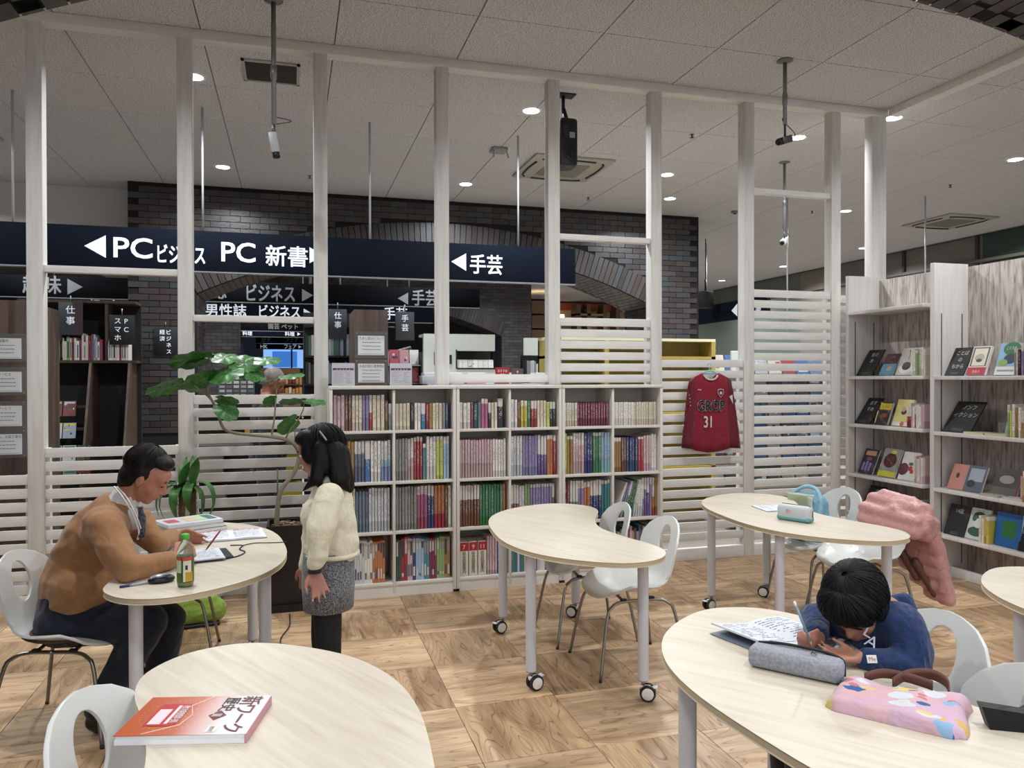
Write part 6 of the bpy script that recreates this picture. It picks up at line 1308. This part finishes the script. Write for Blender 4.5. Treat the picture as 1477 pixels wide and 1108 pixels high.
tag(MB().tube(smooth_path([(0, 0, 0), (.06, -.02, 0), (.05, -.10, .0), (.08, -.18, 0), (.05, -.26, 0), (.0, -.30, 0)]), .003, 6, BLACK).tube(smooth_path([(.06, -.02, 0), (.12, .02, 0), (.22, .0, 0), (.27, .0, 0)]), .0025, 6, BLACK).build('cable', loc=(-.30, 4.06, TZ + .003)), 'tangled black cable lying beside the worksheets', 'cable')
bt = thing('tea_bottle', 'small plastic green tea bottle with green cap in front of the man', 'bottle', (-.417, 3.325, TZ))
def glass(h, rough=.05, a=.9):
    m, N, L, P = new_mat('clear_plastic'); P.inputs['Base Color'].default_value = lin(h); P.inputs['Roughness'].default_value = rough; P.inputs['Transmission Weight'].default_value = a; P.inputs['IOR'].default_value = 1.3; return m
MB().lathe([(.026, 0), (.031, .006), (.032, .02), (.032, .125), (.0315, .135), (.028, .155), (.016, .180), (.012, .186), (.012, .193)], 24, glass('#dfe6d8')).build('body', parent=bt)
MB().lathe([(.0285, .004), (.0300, .02), (.0300, .118), (.0, .119)], 20, col('#7f8a3a', .3)).build('tea', parent=bt)
MB().lathe([(.0327, .020), (.0329, .022), (.0329, .122), (.0327, .124)], 28, col('#3d5a22', .35)).build('label', parent=bt)
b = MB()
def wrap(a0, a1, z0, z1, m, r=.0333, n=8):
    V = [(r * math.cos(R(a0 + (a1 - a0) * k / n)), r * math.sin(R(a0 + (a1 - a0) * k / n)), z) for k in range(n + 1) for z in (z0, z1)]; b.add(V, [(2 * k, 2 * k + 2, 2 * k + 3, 2 * k + 1) for k in range(n)], m)
wrap(215, 330, .108, .124, col('#b4453a', .4)); wrap(262, 318, .024, .108, col('#cfcdb8', .4)); wrap(276, 330, .024, .062, col('#b8932f', .4), .0335); wrap(200, 250, .06, .11, col('#b9c2a0', .4)); wrap(276, 292, .072, .090, col('#2c2c2a', .4), .0337); wrap(250, 256, .03, .12, col('#20341a', .4), .0336)
b.build('label_print', parent=bt)
MB().lathe([(.0155, .190), (.0165, .192), (.0165, .208), (.014, .212), (.0, .212)], 20, col('#4fae3a', .4)).build('cap', parent=bt)
ms = thing('computer_mouse', 'black and silver mouse beside the tea bottle', 'mouse', (-.52, 3.415, TZ), R(15))
V = MB(); V.ell((0, 0, .012), (.052, .030, .022), col('#121316', .35), n=20, h=12); o = V.build('shell', parent=ms)
for v in o.data.vertices: v.co.z = max(v.co.z, .0)
MB().ell((-.004, 0, .0165), (.046, .022, .020), col('#9a9da0', .3, .4), n=20, h=12).build('top_cover', parent=ms)
tag(MB().tube([(0, 0, 0), (.05, .02, 0), (.13, .055, 0)], .0045, 8, col('#9fa4b5', .3)).tube([(-.012, -.005, 0), (.03, .013, 0)], .0052, 8, col('#242c5c', .4)).build('pen', loc=(-.655, 3.37, TZ + .005)), 'blue-capped pen at the tip of the man\'s table', 'pen')

# table four: case and notebook
open_book('thin open notebook behind the white and teal pencil case', (2.96, 4.22, TZ + .0015), -8, .09, .21, .005, 9, '#cfd6de', name='notebook')
pc = thing('pencil_case', 'white and teal pencil case with a picture on its side', 'pencil case', (2.835, 3.82, TZ), R(-64))
MB().rbox((0, 0, .047), (.20, .075, .09), .02, col('#b9bec0', .6)).build('body', parent=pc, ang=60); MB().rbox((0, 0, .018), (.203, .078, .034), .015, col('#5f9c9c', .6)).build('base_panel', parent=pc, ang=60)
MB().tube([(-.085, .01, .092), (.085, .01, .092), (.101, .01, .06), (.101, .01, .03)], .004, 6, col('#4c5a58', .5)).build('zip', parent=pc)
b = MB(); M = Matrix.Translation((0, -.0385, 0)) @ Matrix.Rotation(R(90), 4, 'X'); b.disc(-.02, .055, .018, .014, col('#c9a8a0', .6), M); b.disc(-.03, .06, .008, .01, col('#8f9cae', .6), M, .0003); b.disc(.02, .05, .012, .006, col('#a9c4c4', .6), M); b.build('side_print', parent=pc)

# table five
open_book('open exercise book under the boy\'s hands with an orange page edge', (1.505, 2.125, TZ + .002), 14, .165, .245, .012, 13, '#cdd2da', curlL=.03)
op = thing('exercise_sheet', 'thin white answer booklet under the boy\'s arm', 'book', (1.66, 1.985, TZ), R(20)); MB().rbox((0, 0, .004), (.17, .22, .008), .001, col('#c9cdd3', .8)).build('page_block', parent=op)
b = MB(); 
for k in range(11): b.rect(-.07, -.07 + rnd.uniform(.06, .13), .095 - .017 * k, .098 - .017 * k, col('#8a90a0', .8), Matrix.Translation((0, 0, .0085)))
b.build('page_print', parent=op)
gc = thing('pencil_case', 'heather grey pencil case with a black zip on the boy\'s table', 'pencil case', (1.378, 1.852, TZ), R(-51))
MB().rbox((0, 0, .030), (.255, .088, .058), .016, cloth('#84878f', '#9a9da5', scale=120, bump=.4, fold=20, foldb=.1)).build('body', parent=gc, ang=60)
MB().tube(smooth_path([(-.112, .018, .058), (-.05, .022, .0655), (.06, .022, .0655), (.118, .018, .055), (.126, .012, .03), (.126, .01, .012)]), .0045, 8, BLACK).build('zip', parent=gc)
b = MB(); b.word('K', .04, -.018, .03, BLACK, Matrix.Translation((0, 0, .0655)), 0, 1.1, .0006); b.build('logo', parent=gc)
# printed fabric bag
bag = thing('tote_bag', 'pink printed fabric tote bag with brown handles, folded on the boy\'s table', 'bag', (1.475, 1.575, TZ), R(-52))
def bag_mat():
    m, N, L, P = new_mat('printed_cotton'); tc = N.new('ShaderNodeTexCoord'); prev = None
    base = lin('#c79fa8'); out = None
    mixs = []
    n0 = N.new('ShaderNodeTexNoise'); n0.inputs['Scale'].default_value = 9; L.new(tc.outputs['Object'], n0.inputs['Vector']); r0 = ramp(N, [(.4, '#c9a2a8'), (.6, '#c4a4b8')]); L.new(n0.outputs['Fac'], r0.inputs['Fac']); out = r0.outputs['Color']
    for sc_, c, th, seed in ((12, '#2a5690', .36, 1.3), (13, '#c9a860', .30, 5.1), (12, '#c6cace', .40, 9.7), (15, '#86a8c8', .28, 13.3), (17, '#b9706a', .25, 17.9), (15, '#cdbf74', .30, 23.1)):
        mp = N.new('ShaderNodeMapping'); mp.inputs['Location'].default_value = (seed, seed * .7, 0); mp.inputs['Scale'].default_value = (1, 1.35, .2); L.new(tc.outputs['Object'], mp.inputs['Vector'])
        dn = N.new('ShaderNodeTexNoise'); dn.inputs['Scale'].default_value = 22; L.new(mp.outputs[0], dn.inputs['Vector']); ad = N.new('ShaderNodeVectorMath'); ad.operation = 'MULTIPLY_ADD'; ad.inputs[1].default_value = (.05, .05, 0); L.new(dn.outputs['Color'], ad.inputs[0]); L.new(mp.outputs[0], ad.inputs[2])
        v = N.new('ShaderNodeTexVoronoi'); v.inputs['Scale'].default_value = sc_; L.new(ad.outputs[0], v.inputs['Vector']); lt = N.new('ShaderNodeMath'); lt.operation = 'LESS_THAN'; lt.inputs[1].default_value = th; L.new(v.outputs['Distance'], lt.inputs[0])
        # only some of the cells carry a patch
        sp = N.new('ShaderNodeSeparateColor'); L.new(v.outputs['Color'], sp.inputs[0]); g = N.new('ShaderNodeMath'); g.operation = 'GREATER_THAN'; g.inputs[1].default_value = .45; L.new(sp.outputs[0], g.inputs[0]); mu = N.new('ShaderNodeMath'); mu.operation = 'MULTIPLY'; L.new(lt.outputs[0], mu.inputs[0]); L.new(g.outputs[0], mu.inputs[1])
        mx = N.new('ShaderNodeMix'); mx.data_type = 'RGBA'; mx.inputs['B'].default_value = lin(c); L.new(mu.outputs[0], mx.inputs['Factor']); L.new(out, mx.inputs['A']); out = mx.outputs['Result']
    L.new(out, P.inputs['Base Color']); P.inputs['Roughness'].default_value = .75
    f2 = N.new('ShaderNodeTexNoise'); f2.inputs['Scale'].default_value = 14; f2.inputs['Distortion'].default_value = 1; L.new(tc.outputs['Object'], f2.inputs['Vector']); b2 = N.new('ShaderNodeBump'); b2.inputs['Strength'].default_value = .45; b2.inputs['Distance'].default_value = .02; L.new(f2.outputs['Fac'], b2.inputs['Height']); L.new(b2.outputs[0], P.inputs['Normal']); return m
c = MB(); nx, ny = 46, 30; V = []; F = []
for side_ in (1, 0):
    for j in range(ny + 1):
        for k in range(nx + 1):
            u, v = k / nx, j / ny; x = -.155 + .31 * u + .006 * math.sin(v * 7) * (1 if u > .9 else 0); y = -.115 + .225 * v + .006 * math.sin(u * 8.) * (v > .95)
            cr = max(0, (abs(u - .5) - .42) / .08) * max(0, (abs(v - .5) - .42) / .08); x -= .012 * cr * (1 if u > .5 else -1); y -= .012 * cr * (1 if v > .5 else -1)
            e_ = min(1, min(u, 1 - u) * 12) ** .45 * min(1, min(v, 1 - v) * 12) ** .45
            z = .030 * e_ + .010 * e_ * noise.noise(Vector((x * 13, y * 13, 3))) + .016 * e_ * max(0, u - .7) / .3 * max(0, v - .5) / .5 - .014 * e_ * max(0, v - .8) / .2 * (u < .6)
            V.append((x, y, max(z, .0012) if side_ else .0))
m_ = (nx + 1) * (ny + 1)
for j in range(ny):
    for k in range(nx): a_ = j * (nx + 1) + k; F.append((a_, a_ + 1, a_ + nx + 2, a_ + nx + 1)); F.append((m_ + a_, m_ + a_ + nx + 1, m_ + a_ + nx + 2, m_ + a_ + 1))
edge = [k for k in range(nx + 1)] + [j * (nx + 1) + nx for j in range(1, ny + 1)] + [ny * (nx + 1) + k for k in range(nx - 1, -1, -1)] + [j * (nx + 1) for j in range(ny - 1, 0, -1)]
for a_, b_ in zip(edge, edge[1:] + edge[:1]): F.append((a_, m_ + a_, m_ + b_, b_))
c.add(V, F, bag_mat(), None, True).build('body', parent=bag)
HL = col('#5b3428', .5)
def strap(P, w, parent, m, name, t=.003):
    P = smooth_path(P, 6); V = []; F = []; n = len(P)
    for p in P: V += [(p.x, p.y, p.z - w / 2), (p.x, p.y, p.z + w / 2)]
    for k in range(n - 1): F.append((2 * k, 2 * k + 2, 2 * k + 3, 2 * k + 1))
    o = MB().add(V, F, m, None, True).build(name, parent=parent); md = o.modifiers.new('s', 'SOLIDIFY'); md.thickness = t; return o
strap([(-.03, .11, .02), (.0, .155, .035), (.05, .165, .045), (.09, .14, .04), (.10, .105, .02)], .028, bag, HL, 'handle'); strap([(-.10, .108, .02), (-.06, .14, .03), (.0, .145, .03), (.06, .13, .028)], .026, bag, HL, 'handle')

# ---- rucksack, coat, black bag, green bag
rs = thing('rucksack', 'open light blue rucksack with books, standing on the chair behind the fourth table', 'bag', (3.42, 4.46, .43), R(-75))
LB = cloth('#6f9fb4', '#7aaabd', fold=14, foldb=.4); c = MB(); c.cap((-.08, 0, .07), (.08, 0, .07), .075, .075).cap((-.07, 0, .26), (.07, 0, .26), .075, .07).cap((-.08, 0, .07), (-.07, 0, .26), .075, .075).cap((.08, 0, .07), (.07, 0, .26), .075, .07); c.cap((0, .06, .1), (0, .05, .30), .05, .04)
smooth_union(c, 'body', LB, rs, .009, 6, .005, 14)
MB().tube(smooth_path([(-.125, -.04, .22), (-.11, -.03, .31), (-.04, 0, .365), (.05, 0, .365), (.115, -.03, .30), (.125, -.05, .2)]), .014, 8, cloth('#8ab4c6')).build('open_flap_rim', parent=rs)
b = MB(); b.rbox((-.02, -.03, .29), (.16, .012, .10), .002, col('#a9b79a', .6), T(0, 0, 0, 12, 0, 0)); b.rbox((0, -.055, .275), (.17, .012, .10), .002, col('#b9c4a8', .6)); b.rbox((0, -.075, .26), (.17, .01, .10), .002, col('#c9cfd2', .6)); b.build('packed_books', parent=rs)
ct = thing('padded_coat', 'pink padded child\'s coat draped over the chair back by the bookcase', 'coat', (3.62, 3.95, 0), 0)
c = MB()
for (x0, z0, ya, yb, r_) in ((-.01, .70, .205, -.215, .040), (-.025, .63, .20, -.22, .042), (.03, .66, .215, -.225, .05), (.075, .79, .12, -.12, .040), (.045, .76, .18, -.18, .044), (.105, .755, .17, -.18, .045), (.025, .70, .205, -.205, .042), (.120, .68, .18, -.21, .045), (.010, .64, .20, -.205, .040), (.060, .70, .20, -.22, .05), (.130, .61, .17, -.21, .045), (.06, .62, .20, -.22, .05), (.140, .53, .15, -.22, .045), (.150, .45, .11, -.23, .045), (.160, .37, .04, -.24, .045), (.170, .29, -.04, -.25, .042), (.178, .22, -.14, -.26, .038)):
    c.cap((x0, ya, z0), (x0 + .015, yb, z0 - .02), r_, r_)
for (p, q, r_) in (((.03, .02, .735), (.0, -.06, .725), .028), ((.0, -.06, .725), (.03, -.13, .70), .026), ((.03, .04, .70), (.0, .12, .60), .026), ((.03, .14, .66), (-.03, .17, .50), .030), ((.10, -.17, .72), (.16, -.23, .5), .045), ((.16, -.23, .5), (.20, -.27, .20), .04)): c.cap(p, q, r_)
smooth_union(c, 'shell', cloth('#b3827f', '#bd8c88', rough=.5, bump=.05, fold=14, foldb=.35), ct, .009, 16, .008, 9, (1, 2.2, .9))
c = MB().cap((.085, .03, .50), (.12, -.10, .30), .03, .02); c.cap((.12, -.1, .4), (.16, -.2, .22), .03, .02); smooth_union(c, 'lining', col('#5d3a30', .6), ct, .008, 2)
bb = thing('black_bag', 'soft black bag with a stiff pocket on the corner chair', 'bag', (1.655, 1.46, .42), R(-30)); c = MB(); c.cap((-.09, 0, .08), (.10, 0, .08), .085, .085).cap((-.07, 0, .17), (.09, 0, .2), .07, .06).cap((.02, .02, .2), (.10, .02, .28), .06, .05)
smooth_union(c, 'body', cloth('#0a0b0f', '#101118'), bb, .009, 4, .007, 12); MB().prism([(-.05, .345), (.075, .335), (.085, .26), (-.02, .255)][::-1], -.018, .018, cloth('#08090c', '#0a0b0e'), Matrix.Translation((0, -.05, 0)) @ Matrix.Rotation(R(90), 4, 'X')).build('pocket', parent=bb)
gb = thing('green_bag', 'yellow-green and orange sports bag on the floor under the man\'s table', 'bag', (-.60, 5.15, 0), R(10)); c = MB(); c.cap((-.10, 0, .085), (.12, 0, .085), .08, .08).cap((-.08, 0, .14), (.10, 0, .14), .06, .055); smooth_union(c, 'body', cloth('#7f9a3a', '#8aa545', fold=12), gb, .009, 4, .005, 10)
MB().rbox((-.15, 0, .12), (.05, .12, .14), .02, col('#b8552a', .6)).build('end_pocket', parent=gb, ang=50); MB().rbox((0, 0, .012), (.30, .15, .024), .008, BLACK).build('base', parent=gb, ang=50)

# ================================================ BOOKS ON THE GREY OAK BOOKCASE
CH = col('#0f1013', .6); CHK = col('#9c9c98', .8)
def cover(label, y, z, w, hh, t, c, decor, lean=22, xo=.05, name='book', cat='book', yaw=0):
    l = R(lean); Mx = Matrix(((0, math.sin(l), -math.cos(l)), (-1, 0, 0), (0, math.cos(l), math.sin(l)))).to_4x4()
    o = thing(name, label, cat); o.matrix_world = Matrix.Translation((XF + xo, y, z + t * math.sin(l) + .001)) @ Mx
    MB().bbox(-w / 2 + .001, w / 2 - .002, .002, hh - .002, -t + .002, -.002, PAPER).build('page_block', parent=o) if cat == 'book' else None
    MB().bbox(-w / 2, w / 2, 0, hh, -.002, 0, col(c, .4)).bbox(-w / 2, w / 2, 0, hh, -t, -t + .002, col(c, .4)).bbox(-w / 2, -w / 2 + .002, 0, hh, -t, 0, col(c, .4)).build('cover' if cat == 'book' else 'panel', parent=o)
    b = MB()
    for i, d in enumerate(decor):
        h_ = .0006 + .0004 * i
        if d[0] == 'r': b.rect(d[1] * w, d[2] * w, d[3] * hh, d[4] * hh, col(d[5], .45), None, h_)
        elif d[0] == 'e': b.disc(d[1] * w, d[2] * hh, d[3] * w, d[4] * w, col(d[5], .45), None, h_)
        elif d[0] == 't': b.word(d[1], d[2] * w, d[3] * hh, d[4] * hh, col(d[5], .6), None, h_, d[6] if len(d) > 6 else .8, 0, True)
    if b.v: b.build('cover_print' if cat == 'book' else 'chalk_lettering', parent=o)
    return o
def chalk(label, y, z, w, hh, lines, lean=30):
    o = cover(label, y, z, w, hh, .008, '#0f1013', [('t', t, .02, .74 - .24 * k, .17, '#b9b9b4', .9) for k, t in enumerate(lines)] + [('r', -.2, .2, .03, .12, '#3a3c3e')], lean, .04, 'chalkboard', 'sign'); return o
chalk('blank-looking black chalkboard on the top shelf next to the partition', 5.54, 1.566, .19, .27, ['食の', '本'], 33)
cover('book with brown top and light blue picture, top shelf of the wide bay', 5.30, 1.566, .15, .205, .015, '#4d2a2c', [('r', -.5, .5, 0, .52, '#5c9ab8'), ('e', .1, .3, .2, .16, '#c3a897'), ('t', 'ことば', 0, .8, .12, '#b9a9a0')], 28)
cover('white book showing a spoon and a dark round cake on a plate', 5.10, 1.566, .185, .24, .018, '#b9b5ae', [('e', 0, .24, .38, .24, '#d8d6d0'), ('e', 0, .32, .24, .18, '#2c201c'), ('e', 0, .38, .22, .13, '#4a3830'), ('r', -.012, .012, .55, .9, '#2c2724'), ('e', 0, .90, .05, .09, '#2c2724')], 22)
chalk('black chalkboard on the second shelf next to the partition', 5.56, 1.146, .18, .27, ['おす', 'すめ'], 35)
cover('black book with a yellow title block and gold edge', 5.355, 1.146, .145, .20, .022, '#2a201c', [('r', -.4, .5, .66, .95, '#c9b422'), ('t', 'くろい', .05, .72, .18, '#1b1b1b'), ('r', -.5, -.42, .05, .6, '#d8c79a'), ('e', .1, .4, .25, .14, '#8a4b30')], 20)
cover('pale yellow book with a small dark figure and a red dot', 5.145, 1.146, .175, .23, .02, '#c9c27a', [('r', -.5, .5, 0, .14, '#d6d2c8'), ('e', .05, .52, .16, .13, '#2b2624'), ('e', .0, .62, .12, .12, '#b98c84'), ('e', .12, .08, .12, .12, '#b85a50')], 20)
cover('dark book showing violet bottles', 5.54, .706, .17, .23, .015, '#2a2630', [('r', -.35, -.2, .12, .45, '#7f76a8'), ('r', -.13, .02, .12, .5, '#7f76a8'), ('r', .09, .24, .12, .45, '#7f76a8'), ('r', -.35, .35, .74, .92, '#b98f6a'), ('e', 0, .6, .2, .1, '#8a3d52')], 24)
cover('comic-style book with red lettering and a yellow band', 5.30, .706, .19, .25, .02, '#8f8c88', [('r', -.5, .5, 0, .2, '#c9c43a'), ('e', .0, .58, .36, .34, '#2a2422'), ('t', '極', -.12, .58, .2, '#8a2c34', 1), ('t', '旨', .14, .58, .2, '#8a2c34', 1), ('t', '飯', -.12, .38, .2, '#8a2c34', 1), ('t', '本', .14, .38, .2, '#8a2c34', 1), ('e', .1, .88, .16, .08, '#c9c43a')], 22)
cover('white book with red cherries and a dark red circle', 5.08, .706, .175, .24, .015, '#c3c0ba', [('e', -.3, .38, .3, .3, '#4c1620'), ('e', .1, .42, .13, .13, '#a52a2c'), ('e', .22, .32, .1, .1, '#a52a2c'), ('e', .08, .58, .14, .08, '#2c6a45'), ('t', 'ていねい', .3, .8, .07, '#8a3d44')], 20)
chalk('black chalkboard on the lowest visible shelf beside the pink coat', 5.50, .371, .19, .26, ['旅'], 30)
cover('cream book with a line drawing behind the blue rucksack chair', 5.24, .371, .15, .19, .015, '#b7aea2', [('e', 0, .35, .2, .14, '#8a8078'), ('t', 'だれかと', 0, .8, .09, '#8a4040')], 20)
cover('white book with handwritten title just above the pink coat', 5.06, .371, .14, .17, .015, '#b9b5ad', [('t', 'ひとりで', 0, .75, .12, '#55504c'), ('t', 'いく旅', 0, .5, .12, '#55504c')], 20)
chalk('black chalkboard with white hiragana on the upper right shelf', 4.60, 1.563, .17, .24, ['ことば', 'の', 'ちから'], 28)
cover('book with a dark green frame and a red band on the upper right shelf', 4.42, 1.563, .155, .225, .02, '#c9c4b4', [('r', -.44, .44, .3, .96, '#2f5249'), ('r', -.36, .36, .32, .92, '#cdc6b4'), ('e', 0, .6, .26, .2, '#a99c8c'), ('e', 0, .5, .16, .09, '#4c4a44'), ('r', -.5, .5, 0, .26, '#a32430'), ('t', 'ひみつ', .0, .07, .12, '#d9cfc9')], 20)
cover('book with a green patch, blue sky and white band, beside upright books', 4.18, 1.563, .165, .235, .02, '#7fa6c4', [('e', .1, .82, .4, .3, '#2f6a4c'), ('t', 'ことりの', .08, .8, .11, '#cdd6c8'), ('e', .1, .5, .3, .22, '#2c3a4c'), ('e', -.2, .38, .22, .16, '#7f9a58'), ('r', -.5, .5, 0, .26, '#c9cac6'), ('r', -.4, .4, .1, .16, '#8a8c8c')], 16)
chalk('wide black chalkboard on the second right shelf with faint writing', 4.58, 1.136, .25, .28, ['ノンフ', 'ィクション'], 36)
for k, (y, lb, c) in enumerate(((4.40, 'thin cream booklet lying flat right of the wide chalkboard', '#c9c49a'), (4.22, 'thin white booklet lying flat nearest the upright green books', '#c3bfa8'))): tag(MB().rbox((0, 0, .008), (.13, .17, .015), .002, col(c, .6)).build('booklet', loc=(XF + .075, y, 1.136)), lb, 'booklet')
cover('grey book with a small picture behind the upright green books', 4.165, 1.136, .15, .21, .015, '#8f8a80', [('r', -.5, .5, 0, .5, '#9aa2a8'), ('e', -.15, .42, .1, .09, '#2b2a2c')], 16, .12)
cover('wide book, pink half and misty dark picture half', 4.52, .701, .30, .20, .015, '#b27a6c', [('r', -.03, .5, .0, 1, '#4a5260'), ('r', .05, .45, .4, .9, '#8f9aa6'), ('e', .15, .3, .12, .1, '#22262e'), ('e', -.28, .55, .05, .07, '#2c2422')], 22)
cover('dark brown photo book with a red edge', 4.23, .701, .21, .20, .02, '#3a3230', [('e', 0, .6, .28, .15, '#8a8580'), ('r', -.5, .5, 0, .3, '#55504c'), ('r', .44, .5, 0, 1, '#7a1c26')], 22, .09)
cover('small book with a red and blue picture behind the upright books', 4.03, .701, .15, .20, .015, '#5a3438', [('r', -.3, .3, .5, .9, '#35507a'), ('e', .05, .65, .14, .14, '#9a3a3c')], 18, .13)
tag(MB().rbox((0, 0, .007), (.1, .15, .013), .002, col('#a9a498', .6)).build('booklet', loc=(XF + .06, 4.27, .701)), 'thin booklet lying flat in front of the dark photo book', 'booklet')
tag(MB().rbox((0, 0, .008), (.1, .15, .015), .002, col('#c3c0b4', .6)).build('booklet', loc=(XF + .06, 4.09, .701)), 'thin white booklet lying flat left of the upright books, third right shelf', 'booklet')
chalk('black chalkboard reading fourteen years old, lowest right shelf', 4.60, .353, .18, .24, ['14歳'], 20)
cover('white book with a dark green drawn face, lowest right shelf', 4.43, .353, .165, .235, .015, '#b9c0b8', [('e', 0, .25, .42, .22, '#23503c'), ('e', .02, .55, .24, .26, '#c6ccc4'), ('e', 0, .78, .3, .16, '#2b3a34'), ('e', -.22, .68, .12, .16, '#2f5a46'), ('t', 'わたしたち', 0, .9, .07, '#2b2b2b')], 20)
cover('thick blue book with a green square, lowest right shelf', 4.16, .353, .20, .235, .045, '#1f5a94', [('r', -.22, .3, .28, .78, '#2a6a34'), ('t', '本', .2, .5, .12, '#1c4a26')], 8)
chalk('black chalkboard about not wanting to study, lowest right shelf', 3.97, .353, .20, .245, ['勉強', 'したくない', '時に'], 16)
def upright(y0, y1, z, names, hr, lb, gp, xo=.03, tr=(.014, .024)):
    y = y0
    while y > y1 + .012:
        t = rnd.uniform(*tr); cn = rnd.choice(names)
        put_book(XF + xo, y - t / 2, z + .0008, t, rnd.uniform(*hr), .14, cn, '%s-spined upright book, %s' % (cn, lb), gp, R(-90)); y -= t * 1.04
upright(5.00, 4.86, 1.566, ('white', 'light green', 'cream'), (.19, .23), 'top shelf of the wide bay', 'upright books on the top shelf of the wide bay')
upright(5.045, 4.86, 1.146, ('pink', 'rose', 'white', 'red'), (.17, .2), 'second shelf of the wide bay', 'upright books on the second shelf of the wide bay')
upright(4.975, 4.86, .706, ('white', 'rose', 'cream'), (.19, .22), 'third shelf of the wide bay', 'upright books on the third shelf of the wide bay')
upright(4.99, 4.86, .371, ('light green', 'cream', 'lime', 'ochre'), (.16, .2), 'lowest shelf of the wide bay', 'upright books on the lowest shelf of the wide bay')
upright(4.09, 3.80, 1.563, ('cream', 'black', 'rose', 'light blue', 'grey', 'cream', 'white', 'violet', 'ochre'), (.17, .22), 'upper right shelf', 'upright books on the upper right shelf', .03)
upright(4.14, 3.80, 1.136, ('light green', 'lime', 'ochre', 'white', 'cream', 'dark green', 'teal', 'white'), (.18, .23), 'second right shelf', 'upright books on the second right shelf', .03)
upright(4.03, 3.80, .701, ('cream', 'green', 'light blue', 'yellow', 'red', 'rose', 'white', 'blue'), (.17, .22), 'third right shelf', 'upright books on the third right shelf', .02)
upright(4.36, 4.265, .353, ('rose', 'cream', 'yellow', 'white'), (.17, .2), 'lowest right shelf, left of the blue book', 'upright books left of the thick blue book', .02)
upright(3.87, 3.80, .353, ('teal', 'navy', 'cream', 'rose', 'cream', 'ochre'), (.18, .22), 'lowest right shelf, at the right edge', 'upright books on the lowest right shelf', .02)
# mid-air caster-free extras: white panel at the end of the bookcase
